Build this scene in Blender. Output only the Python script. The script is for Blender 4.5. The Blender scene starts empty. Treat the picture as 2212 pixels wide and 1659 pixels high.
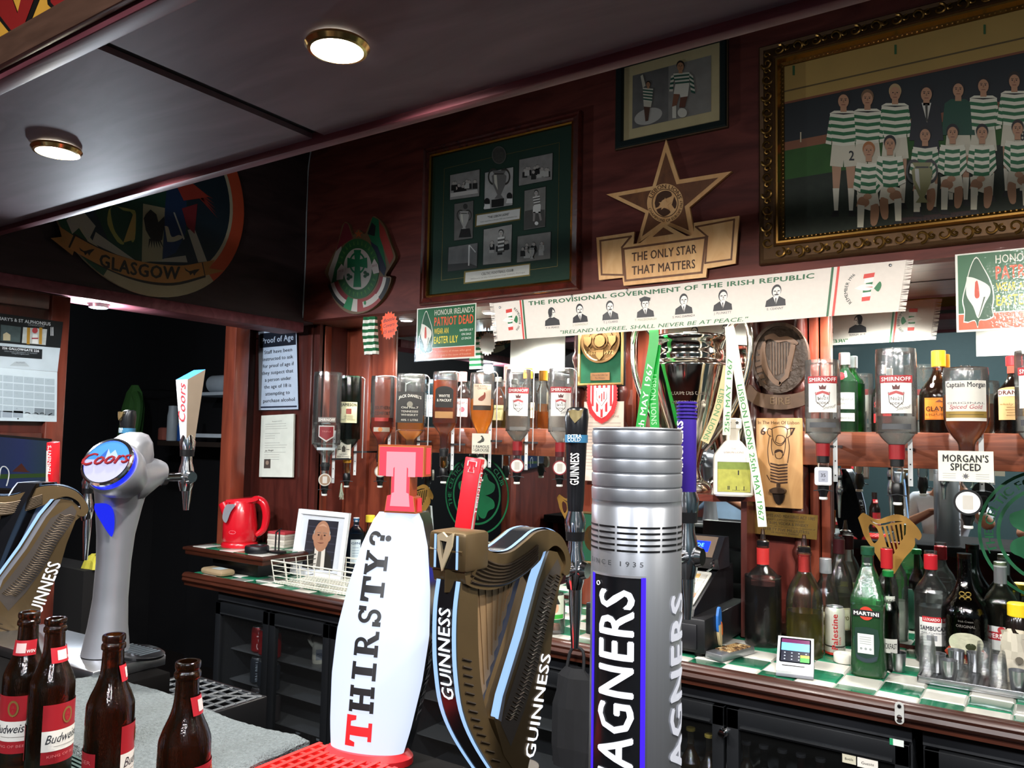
import bpy, bmesh, math, random
from math import sin, cos, pi, radians as R, atan2, sqrt, hypot
from mathutils import Vector as V, Matrix, geometry
random.seed(7)
SC = bpy.context.scene; COL = SC.collection
# ---------------------------------------------------------------- camera
FPX = 1723.4; W0, H0 = 2212, 1659; EYE = 1.57
YAW, PIT, ROL = R(34.122), R(3.909), R(1.066)
fw = V((-sin(YAW)*cos(PIT), cos(YAW)*cos(PIT), sin(PIT)))
r0 = V((cos(YAW), sin(YAW), 0)); u0 = r0.cross(fw)
rt = cos(ROL)*r0 + sin(ROL)*u0; up = cos(ROL)*u0 - sin(ROL)*r0
cam = bpy.data.cameras.new('camera'); cam.sensor_width = 36; cam.lens = FPX/W0*36; cam.clip_start = .02
camo = bpy.data.objects.new('camera', cam); COL.objects.link(camo)
camo.matrix_world = Matrix(((rt.x, up.x, -fw.x, 0), (rt.y, up.y, -fw.y, 0), (rt.z, up.z, -fw.z, EYE), (0, 0, 0, 1)))
SC.camera = camo
# ---------------------------------------------------------------- world, exposure, lamps of the room, added fill
SC.view_settings.view_transform = 'Standard'; SC.view_settings.look = 'None'
SC.view_settings.gamma = 1; SC.view_settings.use_curve_mapping = False
SC.view_settings.exposure = 2.0
cy = SC.cycles; cy.use_denoising = True; cy.max_bounces = 12; cy.transparent_max_bounces = 32
cy.transmission_bounces = 10; cy.glossy_bounces = 6; cy.diffuse_bounces = 3
cy.caustics_reflective = False; cy.caustics_refractive = False; cy.sample_clamp_indirect = 6
wd = bpy.data.worlds.new('world'); SC.world = wd; wd.use_nodes = True
wd.node_tree.nodes['Background'].inputs[0].default_value = (.24, .25, .30, 1)
wd.node_tree.nodes['Background'].inputs[1].default_value = .19
def lamp(kind, loc, power, color=(1, 1, 1), size=.05, aim=None, spot=None, blend=.5, parent=None):
    l = bpy.data.lights.new(kind.lower()+'_light', kind); l.energy = power; l.color = color
    if kind == 'AREA': l.shape = 'DISK'; l.size = size
    else: l.shadow_soft_size = size
    if spot: l.spot_size = R(spot); l.spot_blend = blend
    o = bpy.data.objects.new(kind.lower()+'_light', l); COL.objects.link(o); o.location = loc
    d = V(aim) if aim else V((0, 0, -1)); o.rotation_euler = d.to_track_quat('-Z', 'Y').to_euler()
    if parent: o.parent = parent
    return o
COOL = (1.0, .96, .90)
PUB_FILL = [(-3.2, -1.4), (-.9, -1.6), (1.2, -1.3)]
for lx, ly in PUB_FILL: lamp('AREA', (lx, ly, 3.02), 34, (.95, .96, 1), .5)  # unseen lamps over the pub floor, added as ambient fill
CANOPY_SPOTS = [(-1.928, .915), (-.991, .915), (-.054, .915), (.883, .915)]; ZC = 2.235
for sx, sy in CANOPY_SPOTS: lamp('SPOT', (sx, sy, ZC-.024), 27, COOL, .03, aim=(0, .42, -.91), spot=140, blend=.22)
NICHE_SPOTS = [(-2.45, 2.74), (-1.98, 2.74), (-1.50, 2.74), (-1.08, 2.74), (-.50, 2.74), (-.02, 2.74)]
NICHE_W = [6, 11, 12, 11, 9, 6]
for (sx, sy), pw in zip(NICHE_SPOTS, NICHE_W): lamp('SPOT', (sx, sy, 2.075), pw, (1, .97, .92), .03, spot=150, blend=.5)
lamp('POINT', (-3.02, 1.62, 2.015), 9, (.8, .9, 1), .03)
# ---------------------------------------------------------------- pixel of the photograph -> point on a real plane
def ray(px, py): return rt*(px-W0/2) - up*(py-H0/2) + fw*FPX
def PY(px, py, Y): d = ray(px, py); t = Y/d.y; return V((d.x*t, Y, EYE+d.z*t))
def PX(px, py, X): d = ray(px, py); t = X/d.x; return V((X, d.y*t, EYE+d.z*t))
def PZ(px, py, Z): d = ray(px, py); t = (Z-EYE)/d.z; return V((d.x*t, d.y*t, Z))
def MPP(p): return (V(p)-V((0, 0, EYE))).dot(fw)/FPX      # metres per photo pixel at a point
def face_cam(p): return atan2(-p[0], p[1])
# ---------------------------------------------------------------- materials
def lin(h):
    h = h.lstrip('#'); c = [int(h[i:i+2], 16)/255 for i in (0, 2, 4)]
    return tuple(x/12.92 if x <= .04045 else ((x+.055)/1.055)**2.4 for x in c)+(1,)
MC = {}
def mat(h, r=.5, m=0, var=.10, sc=25, bump=0, es=0, coat=0, tr=0, ior=1.45, st=None, spec=.5, bsc=None):
    key = ('p', h, r, m, var, sc, bump, es, coat, tr, ior, st, spec, bsc)
    if key in MC: return MC[key]
    M = bpy.data.materials.new('surface_'+h.strip('#')); M.use_nodes = True; nt = M.node_tree; b = nt.nodes['Principled BSDF']
    c = lin(h); N = nt.nodes.new; L = nt.links.new
    tc = N('ShaderNodeTexCoord'); mp = N('ShaderNodeMapping'); L(tc.outputs['Object'], mp.inputs[0])
    if st: mp.inputs['Scale'].default_value = st
    nz = N('ShaderNodeTexNoise'); nz.inputs['Scale'].default_value = sc; nz.inputs['Detail'].default_value = 4; L(mp.outputs[0], nz.inputs[0])
    cr = N('ShaderNodeMix'); cr.data_type = 'RGBA'; L(nz.outputs[0], cr.inputs[0])
    cr.inputs[6].default_value = tuple(x*(1-var) for x in c[:3])+(1,); cr.inputs[7].default_value = tuple(min(1, x*(1+var)) for x in c[:3])+(1,)
    L(cr.outputs[2], b.inputs['Base Color'])
    b.inputs['Roughness'].default_value = r; b.inputs['Metallic'].default_value = m; b.inputs['IOR'].default_value = ior
    b.inputs['Transmission Weight'].default_value = tr; b.inputs['Coat Weight'].default_value = coat; b.inputs['Coat Roughness'].default_value = .08
    b.inputs['Specular IOR Level'].default_value = spec
    if es: L(cr.outputs[2], b.inputs['Emission Color']); b.inputs['Emission Strength'].default_value = es
    if bump:
        bp = N('ShaderNodeBump'); bp.inputs['Strength'].default_value = bump; bp.inputs['Distance'].default_value = .01
        n2 = nz
        if bsc: n2 = N('ShaderNodeTexNoise'); n2.inputs['Scale'].default_value = bsc; n2.inputs['Detail'].default_value = 3; L(mp.outputs[0], n2.inputs[0])
        L(n2.outputs[0], bp.inputs['Height']); L(bp.outputs[0], b.inputs['Normal'])
    MC[key] = M; return M
def wood(a, b_, r=.3, st=(1, 8, 8), sc=3, coat=.3, bump=.05):
    key = ('w', a, b_, r, st, sc, coat, bump)
    if key in MC: return MC[key]
    M = bpy.data.materials.new('wood_'+a.strip('#')); M.use_nodes = True; nt = M.node_tree; b = nt.nodes['Principled BSDF']; N = nt.nodes.new; L = nt.links.new
    tc = N('ShaderNodeTexCoord'); mp = N('ShaderNodeMapping'); L(tc.outputs['Object'], mp.inputs[0]); mp.inputs['Scale'].default_value = st
    nz = N('ShaderNodeTexNoise'); nz.inputs['Scale'].default_value = sc; nz.inputs['Detail'].default_value = 8; nz.inputs['Distortion'].default_value = 1.5; L(mp.outputs[0], nz.inputs[0])
    rp = N('ShaderNodeValToRGB'); rp.color_ramp.elements[0].position = .32; rp.color_ramp.elements[1].position = .68
    rp.color_ramp.elements[0].color = lin(a); rp.color_ramp.elements[1].color = lin(b_)
    L(nz.outputs[0], rp.inputs[0]); L(rp.outputs[0], b.inputs['Base Color'])
    b.inputs['Roughness'].default_value = r; b.inputs['Coat Weight'].default_value = coat; b.inputs['Coat Roughness'].default_value = .15
    bp = N('ShaderNodeBump'); bp.inputs['Strength'].default_value = bump; bp.inputs['Distance'].default_value = .01; L(nz.outputs[0], bp.inputs['Height']); L(bp.outputs[0], b.inputs['Normal'])
    MC[key] = M; return M
def glass(h, edge=.35, refl=.9, base=.06, haze=.012):
    """thin clear or tinted glass: straight-through tint, darker towards its edges, with a glossy coat and a haze that imitates refracted light"""
    key = ('g', h, edge, refl, base, haze)
    if key in MC: return MC[key]
    M = bpy.data.materials.new('glass_'+h.strip('#')); M.use_nodes = True; nt = M.node_tree; nt.nodes.clear(); N = nt.nodes.new; L = nt.links.new
    out = N('ShaderNodeOutputMaterial'); t = N('ShaderNodeBsdfTransparent'); g = N('ShaderNodeBsdfGlossy'); g.inputs['Roughness'].default_value = .07
    lw = N('ShaderNodeLayerWeight'); lw.inputs[0].default_value = .22; mx = N('ShaderNodeMix'); mx.data_type = 'RGBA'
    nz = N('ShaderNodeTexNoise'); nz.inputs['Scale'].default_value = 40; bp = N('ShaderNodeBump'); bp.inputs['Strength'].default_value = .12; bp.inputs['Distance'].default_value = .005
    L(nz.outputs[0], bp.inputs['Height']); L(bp.outputs[0], g.inputs['Normal'])
    c = tuple(x**.5 for x in lin(h)[:3])+(1,); mx.inputs[6].default_value = c; mx.inputs[7].default_value = tuple(x*edge for x in c[:3])+(1,)
    L(lw.outputs['Facing'], mx.inputs[0]); L(mx.outputs[2], t.inputs[0])
    fr = N('ShaderNodeFresnel'); fr.inputs[0].default_value = 1.5; ma = N('ShaderNodeMath'); ma.operation = 'MULTIPLY_ADD'; L(fr.outputs[0], ma.inputs[0]); ma.inputs[1].default_value = refl; ma.inputs[2].default_value = base*.5
    ms = N('ShaderNodeMixShader'); df = N('ShaderNodeBsdfDiffuse'); tl = N('ShaderNodeBsdfTranslucent'); hz = N('ShaderNodeMixShader'); hz.inputs[0].default_value = .5; L(df.outputs[0], hz.inputs[1]); L(tl.outputs[0], hz.inputs[2]); L(mx.outputs[2], df.inputs[0]); L(mx.outputs[2], tl.inputs[0]); m0 = N('ShaderNodeMixShader'); m0.inputs[0].default_value = haze; L(t.outputs[0], m0.inputs[1]); L(hz.outputs[0], m0.inputs[2])
    L(ma.outputs[0], ms.inputs[0]); L(m0.outputs[0], ms.inputs[1]); L(g.outputs[0], ms.inputs[2]); L(ms.outputs[0], out.inputs[0])
    MC[key] = M; return M
def liquid(h, k=.62):
    """clear coloured liquid: tinted see-through plus a translucent share imitating the glow of refracted light"""
    key = ('l', h, k)
    if key in MC: return MC[key]
    M = bpy.data.materials.new('liquid_'+h.strip('#')); M.use_nodes = True; nt = M.node_tree; nt.nodes.clear(); N = nt.nodes.new; L = nt.links.new
    out = N('ShaderNodeOutputMaterial'); t = N('ShaderNodeBsdfTransparent'); d = N('ShaderNodeBsdfTranslucent'); g = N('ShaderNodeBsdfGlossy'); g.inputs['Roughness'].default_value = .05
    nz = N('ShaderNodeTexNoise'); nz.inputs['Scale'].default_value = 30; mx = N('ShaderNodeMix'); mx.data_type = 'RGBA'; c = lin(h)
    mx.inputs[6].default_value = tuple(x*.85 for x in c[:3])+(1,); mx.inputs[7].default_value = tuple(min(1, x*1.1) for x in c[:3])+(1,); L(nz.outputs[0], mx.inputs[0])
    L(mx.outputs[2], d.inputs[0]); t.inputs[0].default_value = tuple(x**.45 for x in c[:3])+(1,)
    a = N('ShaderNodeMixShader'); a.inputs[0].default_value = k; L(t.outputs[0], a.inputs[1]); L(d.outputs[0], a.inputs[2])
    fr = N('ShaderNodeFresnel'); fr.inputs[0].default_value = 1.3; b = N('ShaderNodeMixShader'); L(fr.outputs[0], b.inputs[0]); L(a.outputs[0], b.inputs[1]); L(g.outputs[0], b.inputs[2]); L(b.outputs[0], out.inputs[0])
    MC[key] = M; return M
def emit(h, s):
    M = mat(h, .35, 0, .01, 5, es=s); b = M.node_tree.nodes['Principled BSDF']
    for l in list(b.inputs['Base Color'].links): M.node_tree.links.remove(l)
    b.inputs['Base Color'].default_value = tuple(x*.12 for x in lin(h)[:3])+(1,); return M
CHROME = lambda: mat('#d9dbe0', .12, 1, .05)
STEEL = lambda: mat('#b9bbbf', .28, 1, .12, 60)
BLACK = lambda: mat('#0c0c0e', .35, 0, .2)
BLK = '#101012'; WHT = '#eeeeea'; GRN = '#0f6a36'; RED = '#b81d22'
def ink(h): return mat(h, .45, 0, .06)
# ---------------------------------------------------------------- mesh builder
class MB:
    def __init__(s): s.v = []; s.f = []; s.m = []; s.mats = []
    def mi(s, m):
        if m not in s.mats: s.mats.append(m)
        return s.mats.index(m)
    def add(s, vs, fs, m, F=None):
        o = len(s.v); i = s.mi(m); thr = getattr(F, 'curve', 0) if F else 0
        if thr:             # wrap flat shapes round a curved surface: cut long triangles first
            vs = [tuple(v) if len(v) > 2 else (v[0], v[1], 0) for v in vs]; todo = [tuple(f) for f in fs]; fs = []
            while todo:
                f = todo.pop()
                if len(f) == 3:
                    k = max(range(3), key=lambda j: abs(vs[f[j]][0]-vs[f[(j+1) % 3]][0])); a, b, c = f[k], f[(k+1) % 3], f[(k+2) % 3]
                    if abs(vs[a][0]-vs[b][0]) > thr: vs.append(tuple((p+q)/2 for p, q in zip(vs[a], vs[b]))); n = len(vs)-1; todo += [(a, n, c), (n, b, c)]; continue
                fs.append(f)
        s.v += [tuple(F(*v)) if F else tuple(v) for v in vs]
        s.f += [tuple(o+k for k in f) for f in fs]; s.m += [i]*len(fs)
        return s
# frames: (u right, v up, w out of the surface) -> xyz
def fy(x=0, y=0, z=0): return lambda u, v, w=0: (x+u, y-w, z+v)
def fx(x=0, y=0, z=0): return lambda u, v, w=0: (x+w, y+u, z+v)
def fz(x=0, y=0, z=0, a=0): return lambda u, v, w=0: (x+u*cos(a)-v*sin(a), y+u*sin(a)+v*cos(a), z+w)
def fg(O, U, Vv):
    O = V(O); U = V(U).normalized(); Vv = V(Vv).normalized(); Wv = U.cross(Vv)
    return lambda u, v, w=0: tuple(O+U*u+Vv*v+Wv*w)
def fcyl(r, a0=0, z=0, x=0, y=0):
    def F(u, v, w=0): return (x+(r+w)*sin(a0+u/r), y-(r+w)*cos(a0+u/r), z+v)
    F.curve = r*.30; return F
def fpix(Y, o, x0=0, y0=0, s=1):      # photo pixels (of a crop at x0,y0, scale s) on the plane y=Y, local to o
    def F(u, v, w=0): p = PY(x0+u*s, y0+v*s, Y); return (p.x-o[0], Y-w-o[1], p.z-o[2])
    return F
def fpixx(X, o, x0=0, y0=0, s=1):
    def F(u, v, w=0): p = PX(x0+u*s, y0+v*s, X); return (X+w-o[0], p.y-o[1], p.z-o[2])
    return F
def circ(cx, cy, r, n=32, ry=None, a0=0, a1=2*pi):
    ry = ry or r; full = abs(a1-a0-2*pi) < 1e-6
    k = n if full else n+1
    return [(cx+r*cos(a0+(a1-a0)*i/n), cy+ry*sin(a0+(a1-a0)*i/n)) for i in range(k)]
def rect(x0, y0, x1, y1): return [(x0, y0), (x1, y0), (x1, y1), (x0, y1)]
def rrect(x0, y0, x1, y1, r, n=5):
    p = []
    for cx, cy, a in ((x1-r, y1-r, 0), (x0+r, y1-r, 90), (x0+r, y0+r, 180), (x1-r, y0+r, 270)):
        p += [(cx+r*cos(R(a+90*i/n)), cy+r*sin(R(a+90*i/n))) for i in range(n+1)]
    return p
def ringseg(cx, cy, a, b, t0, t1, n=24, k=1):
    t0, t1 = R(t0), R(t1)
    return [(cx+b*cos(t0+(t1-t0)*i/n), cy+b*k*sin(t0+(t1-t0)*i/n)) for i in range(n+1)]+[(cx+a*cos(t1-(t1-t0)*i/n), cy+a*k*sin(t1-(t1-t0)*i/n)) for i in range(n+1)]
def starp(cx, cy, a, b, n=5, rot=pi/2): return [(cx+(a if i % 2 == 0 else b)*cos(rot+i*pi/n), cy+(a if i % 2 == 0 else b)*sin(rot+i*pi/n)) for i in range(2*n)]
def tess(loops):
    return geometry.tessellate_polygon([[V((p[0], p[1], 0)) for p in l] for l in loops])
def flat(mb, pts, m, F, w=0, holes=()):
    loops = [list(pts)]+[list(h) for h in holes]; al = [p for l in loops for p in l]
    return mb.add([(p[0], p[1], w) for p in al], [tuple(t) for t in tess(loops)], m, F)
def prism(mb, pts, d, m, F, w=0, holes=(), back=None):
    """outline extruded from w to w+d"""
    loops = [list(pts)]+[list(h) for h in holes]; al = [p for l in loops for p in l]; n = len(al); t = tess(loops)
    fs = [tuple(x) for x in t]+[tuple(n+k for k in x[::-1]) for x in t]; o = 0
    for l in loops:
        k = len(l); fs += [(o+i, o+(i+1) % k, n+o+(i+1) % k, n+o+i) for i in range(k)]; o += k
    return mb.add([(p[0], p[1], w+d) for p in al]+[(p[0], p[1], w) for p in al], fs, m, F)
def patch(mb, u0, v0, u1, v1, m, F, w=0, nu=12, nv=1):
    vs = [(u0+(u1-u0)*i/nu, v0+(v1-v0)*j/nv, w) for j in range(nv+1) for i in range(nu+1)]
    return mb.add(vs, [(j*(nu+1)+i, j*(nu+1)+i+1, (j+1)*(nu+1)+i+1, (j+1)*(nu+1)+i) for j in range(nv) for i in range(nu)], m, F)
def box(mb, c, s, m, bev=0, T=None, seg=2):
    bm = bmesh.new(); bmesh.ops.create_cube(bm, size=1)
    bmesh.ops.scale(bm, vec=V(s), verts=bm.verts)
    if bev: bmesh.ops.bevel(bm, geom=list(bm.edges), offset=bev, segments=seg, affect='EDGES', profile=.5)
    bmesh.ops.translate(bm, vec=V(c), verts=bm.verts)
    if T is not None: bm.transform(T)
    bm.verts.index_update()
    mb.add([v.co[:] for v in bm.verts], [[v.index for v in f.verts] for f in bm.faces], m); bm.free(); return mb
def lathe(mb, prof, m, n=28, c=(0, 0, 0), sx=1, sy=1, sq=0, T=None, rot=0):
    """profile [(r,z)] turned about z; sq>0 squares the section (superellipse)"""
    vs = []; rows = []
    for r, z in prof:
        if r < 1e-6: rows.append([len(vs)]); vs.append((c[0], c[1], c[2]+z)); continue
        row = []
        for i in range(n):
            a = 2*pi*i/n; k = 1
            if sq: e = 2+sq; k = (abs(cos(a))**e+abs(sin(a))**e)**(-1/e)
            row.append(len(vs)); x, y = r*k*cos(a+0)*sx, r*k*sin(a)*sy
            vs.append((c[0]+x*cos(rot)-y*sin(rot), c[1]+x*sin(rot)+y*cos(rot), c[2]+z))
        rows.append(row)
    fs = []
    for a, b in zip(rows, rows[1:]):
        if len(a) == 1 and len(b) == 1: continue
        for i in range(n):
            j = (i+1) % n
            if len(a) == 1: fs.append((a[0], b[j], b[i]))
            elif len(b) == 1: fs.append((a[i], a[j], b[0]))
            else: fs.append((a[i], a[j], b[j], b[i]))
    if T is not None: vs = [tuple(T @ V(v)) for v in vs]
    return mb.add(vs, fs, m)
def cyl(mb, r, z0, z1, m, c=(0, 0, 0), n=24, bev=0, T=None, r2=None):
    r2 = r if r2 is None else r2
    p = [(0, z0), (r, z0), (r2, z1), (0, z1)] if not bev else [(0, z0), (r-bev, z0), (r, z0+bev), (r2, z1-bev), (r2-bev, z1), (0, z1)]
    return lathe(mb, p, m, n, c, T=T)
def tube(mb, pts, r, m, n=8, closed=False, flatk=1):
    pts = [V(p) for p in pts]; k = len(pts); rs = r if isinstance(r, (list, tuple)) else [r]*k
    vs = []; pv = None
    for i, p in enumerate(pts):
        a = pts[(i-1) % k] if closed or i > 0 else p; b = pts[(i+1) % k] if closed or i < k-1 else p
        t = (b-a).normalized()
        if pv is None: h = V((0, 0, 1)) if abs(t.z) < .9 else V((1, 0, 0)); pv = t.cross(h).normalized()
        q = (pv - t*pv.dot(t)); pv = q.normalized() if q.length > 1e-6 else pv; bn = t.cross(pv)
        vs += [tuple(p+pv*(rs[i]*cos(2*pi*j/n))+bn*(rs[i]*flatk*sin(2*pi*j/n))) for j in range(n)]
    fs = [(i*n+j, i*n+(j+1) % n, ((i+1) % k)*n+(j+1) % n, ((i+1) % k)*n+j) for i in range(k if closed else k-1) for j in range(n)]
    if not closed: fs += [tuple(range(n))[::-1], tuple((k-1)*n+j for j in range(n))]
    return mb.add(vs, fs, m)
def smoothpath(pts, n=6):
    pts = [V(p) for p in pts]; out = []
    for i in range(len(pts)-1):
        p0, p1, p2, p3 = pts[max(i-1, 0)], pts[i], pts[i+1], pts[min(i+2, len(pts)-1)]
        for j in range(n):
            t = j/n; out.append(.5*((2*p1)+(p2-p0)*t+(2*p0-5*p1+4*p2-p3)*t*t+(3*p1-p0-3*p2+p3)*t**3))
    return out+[pts[-1]]
def sp2(pts, n=6): return [(p.x, p.y) for p in smoothpath([(a, b, 0) for a, b in pts], n)]
TXT = {}
def glyphs(s, bold=0, shear=0, sp=1):
    key = (s, bold, shear, sp)
    if key not in TXT:
        c = bpy.data.curves.new('t', 'FONT'); c.body = s; c.size = 1; c.offset = bold; c.shear = shear; c.resolution_u = 2; c.space_character = sp; c.fill_mode = 'FRONT'
        o = bpy.data.objects.new('t', c); me = bpy.data.meshes.new_from_object(o)
        vs = [v.co[:2] for v in me.vertices]; fs = [tuple(p.vertices) for p in me.polygons]
        bpy.data.objects.remove(o); bpy.data.meshes.remove(me); bpy.data.curves.remove(c)
        x0 = min(v[0] for v in vs) if vs else 0; x1 = max(v[0] for v in vs) if vs else 1
        TXT[key] = ([((x-x0), y/.73) for x, y in vs], fs, x1-x0)
    return TXT[key]
def text(mb, s, m, F, p0, p1, h, w=.0006, bold=0, shear=0, up=(0, 1), sp=1, bend=0, d=0):
    """one line of lettering fitted between p0 and p1, cap height h along `up`; bend lifts its middle"""
    if bold and not d:      # heavier strokes: the outline laid down again a little to each side
        b = min(bold, .04); n_ = [(-b, 0), (b, 0)] if bold < .018 or h < .006 and up[1] > 0 else [(-b, 0), (b, 0), (0, b*.7), (0, -b*.7)]
        wd0 = glyphs(s, 0, shear, 1+2.6*b if sp == 1 else sp)[2]; k = hypot(p1[0]-p0[0], p1[1]-p0[1])/max(wd0, 1e-6); tx, ty = (p1[0]-p0[0])/wd0, (p1[1]-p0[1])/wd0
        for q_, (a, c) in enumerate(n_): text(mb, s, m, F, (p0[0]+tx*a+up[0]*h*1.36*c, p0[1]+ty*a+up[1]*h*1.36*c), (p1[0]+tx*a+up[0]*h*1.36*c, p1[1]+ty*a+up[1]*h*1.36*c), h, w+.00005*q_, 0, shear, up, 1+2.6*b if sp == 1 else sp, bend)
        return mb
    vs, fs, wd_ = glyphs(s, 0, shear, sp); dx, dy = p1[0]-p0[0], p1[1]-p0[1]
    def q(x, y): t = x/wd_; k = h*y+bend*4*t*(1-t); return (p0[0]+dx*t+up[0]*k, p0[1]+dy*t+up[1]*k)
    P = [q(*v) for v in vs]
    mb.add([(a, b, w+d) for a, b in P], fs, m, F)
    if d:
        n = len(P); cnt = {}
        for f in fs:
            for i in range(len(f)): e = (f[i], f[(i+1) % len(f)]); cnt[e] = 1
        side = [(b, a, n+a, n+b) for (a, b) in cnt if (b, a) not in cnt]
        mb.add([(a, b, w+d) for a, b in P]+[(a, b, w) for a, b in P], side, m, F)
    return mb
def ctext(mb, s, m, F, cx, y, h, w=.0006, bold=0, maxw=None, shear=0, up=1, sp=1):
    """centred line in a metric frame"""
    wd_ = glyphs(s, 0, shear, 1+2.6*min(bold, .04) if sp == 1 else sp)[2]*h*1.36
    if maxw: wd_ = min(wd_, maxw)
    return text(mb, s, m, F, (cx-wd_/2, y), (cx+wd_/2, y), h, w, bold, shear, (0, up), sp)
def arctext(mb, s, m, F, cx, cy, r, h, a_mid, w=.0006, bold=0, flip=False, ky=1, step=None, yup=1):
    """letters set round a circle, a_mid the middle angle (degrees, counter-clockwise from right)"""
    ws = [(.32 if ch == ' ' else glyphs(ch, 0)[2]+.13)*h*1.36 for ch in s]; tot = sum(ws); sg = 1 if flip else -1
    a = R(a_mid)-sg*tot/r/2
    for ch, cw in zip(s, ws):
        a += sg*cw/r/2
        if ch != ' ':
            vs, fs, gw = glyphs(ch, 0)
            for bx_ in ((-bold, bold) if bold else (0,)):
              P = []
              for x, y in vs:
                x += bx_; X = (x-gw/2)*h*1.36; Yy = y*h
                rr = r-Yy if flip else r+Yy; aa = a+sg*X/r
                P.append((cx+rr*cos(aa), cy+yup*rr*sin(aa)*ky, w))
              mb.add([(p[0], p[1], w+(.00005 if bx_ > 0 else 0)) for p in P], fs, m, F)
        a += sg*cw/r/2
def slab(mb, s, m, F, p0, p1, h, w, up):
    """slab-serif capitals drawn as outlines, fitted from p0 to p1"""
    r = rect; D = {'T': [[(0, 1), (1, 1), (1, .62), (.86, .62), (.80, .82), (.65, .82), (.65, .14), (.80, .14), (.80, 0), (.20, 0), (.20, .14), (.35, .14), (.35, .82), (.2, .82), (.14, .62), (0, .62)]],
     'H': [r(0, 0, .44, .15), r(0, .85, .44, 1), r(.09, .15, .35, .85), r(.56, 0, 1, .15), r(.56, .85, 1, 1), r(.65, .15, .91, .85), r(.35, .42, .65, .58)],
     'I': [r(.16, 0, .84, .15), r(.16, .85, .84, 1), r(.35, .15, .65, .85)],
     'Y': [r(0, .86, .44, 1), r(.58, .86, 1, 1), [(.06, .86), (.36, .86), (.52, .60), (.65, .44), (.35, .44)], [(.70, .86), (.92, .86), (.65, .44), (.50, .52)], r(.35, .14, .65, .45), r(.2, 0, .8, .14)],
     'R': [r(0, 0, .46, .15), r(0, .86, .45, 1), r(.09, .15, .35, .86), ringseg(.45, .72, .13, .28, -90, 90), r(.35, .44, .45, .58), [(.40, .46), (.66, .46), (.86, .15), (1, .15), (1, 0), (.70, 0)]],
     'S': [ringseg(.5, .715, .13, .285, 10, 270, 16, 1), ringseg(.5, .285, .13, .285, -170, 90, 16, 1), r(.70, .66, .88, 1), r(.12, 0, .30, .34)],
     '?': [ringseg(.45, .70, .12, .30, -70, 190, 16), r(.36, .26, .60, .46), circ(.48, .10, .13, 14)]}
    n = len(s); dx, dy = (p1[0]-p0[0])/n, (p1[1]-p0[1])/n
    for i, ch in enumerate(s):
        for k, P in enumerate(D[ch]): flat(mb, [(p0[0]+dx*(i+.03+.94*x)+up[0]*h*y, p0[1]+dy*(i+.03+.94*x)+up[1]*h*y) for x, y in P], m, F, w+.00004*k)
# ---------------------------------------------------------------- objects
def obj(name, mb, parent=None, loc=(0, 0, 0), rz=0, mats=None, smooth=38):
    me = bpy.data.meshes.new(name); me.from_pydata(mb.v, [], mb.f)
    for m in mb.mats: me.materials.append(m)
    me.polygons.foreach_set('material_index', mb.m); me.polygons.foreach_set('use_smooth', [True]*len(mb.f))
    me.update(); me.set_sharp_from_angle(angle=R(smooth))
    o = bpy.data.objects.new(name, me); COL.objects.link(o); o.location = loc; o.rotation_euler = (0, 0, rz)
    if parent: o.parent = parent
    return o
def tag(o, label, cat, group=None):
    o['label'] = label; o['category'] = cat
    if group: o['group'] = group
    return o
def thing(name, label, cat, loc=(0, 0, 0), rz=0, group=None):
    o = bpy.data.objects.new(name, None); o.empty_display_size = .05; COL.objects.link(o); o.location = loc; o.rotation_euler = (0, 0, rz)
    return tag(o, label, cat, group)
def solo(name, mb, label, cat, loc=(0, 0, 0), rz=0, group=None): return tag(obj(name, mb, None, loc, rz), label, cat, group)
def struct(name, mb, loc=(0, 0, 0)): o = obj(name, mb, None, loc); o['kind'] = 'structure'; return o
def dup(root, loc, rz=0, label=None):
    def cp(o, par):
        c = o.copy(); COL.objects.link(c)
        if par: c.parent = par
        for ch in list(o.children): cp(ch, c)
        return c
    r = cp(root, None); r.location = loc; r.rotation_euler = (0, 0, rz)
    if label: r['label'] = label
    return r
# ================================================================ the setting
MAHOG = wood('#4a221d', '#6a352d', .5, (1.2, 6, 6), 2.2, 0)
MAHOG.node_tree.nodes['Principled BSDF'].inputs['Specular IOR Level'].default_value = .18
MAHOGV = wood('#3a1814', '#52241d', .34, (6, 6, 1.0), 2.2, .3)
REDW = wood('#642a1d', '#823e2a', .34, (7, 7, .9), 2.5, .3)
SHELFW = wood('#5a2a1b', '#8a4a30', .4, (.9, 6, 9), 3.5, .2)
NOSE = wood('#2c130b', '#482012', .4, (.8, 6, 6), 3, .12)
CEILW = wood('#6e5f64', '#827278', .6, (1, 4, 4), 2, 0)
TRIMW = wood('#5c2e34', '#7a444c', .5, (.8, 6, 6), 3, 0)
for w_ in (CEILW, TRIMW): w_.node_tree.nodes['Principled BSDF'].inputs['Specular IOR Level'].default_value = .2
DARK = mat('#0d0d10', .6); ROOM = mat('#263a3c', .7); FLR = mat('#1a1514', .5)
def bx(x0, x1, y0, y1, z0, z1, m, mb=None, bev=0):
    return box(mb or MB(), ((x0+x1)/2, (y0+y1)/2, (z0+z1)/2), (abs(x1-x0), abs(y1-y0), abs(z1-z0)), m, bev)
YW, YM, ZH, XL, XR = 2.56, 2.90, 2.11, -2.94, 1.7
struct('floor', bx(-5.6, XR, -3, 3.6, -.1, 0, FLR))
struct('ceiling', bx(-5.6, XR, -3, 3.6, 3.1, 3.2, mat('#1c181a', .7)))
struct('wall_back', bx(XL, XR, YW, YW+.06, ZH, 3.1, MAHOG))
struct('trim_1', bx(-3.6, XR, YW+.06, YM+.05, ZH, ZH+.03, wood('#5b382c', '#7c5040', .3, (1, 6, 6), 2.5, .5)))
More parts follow.
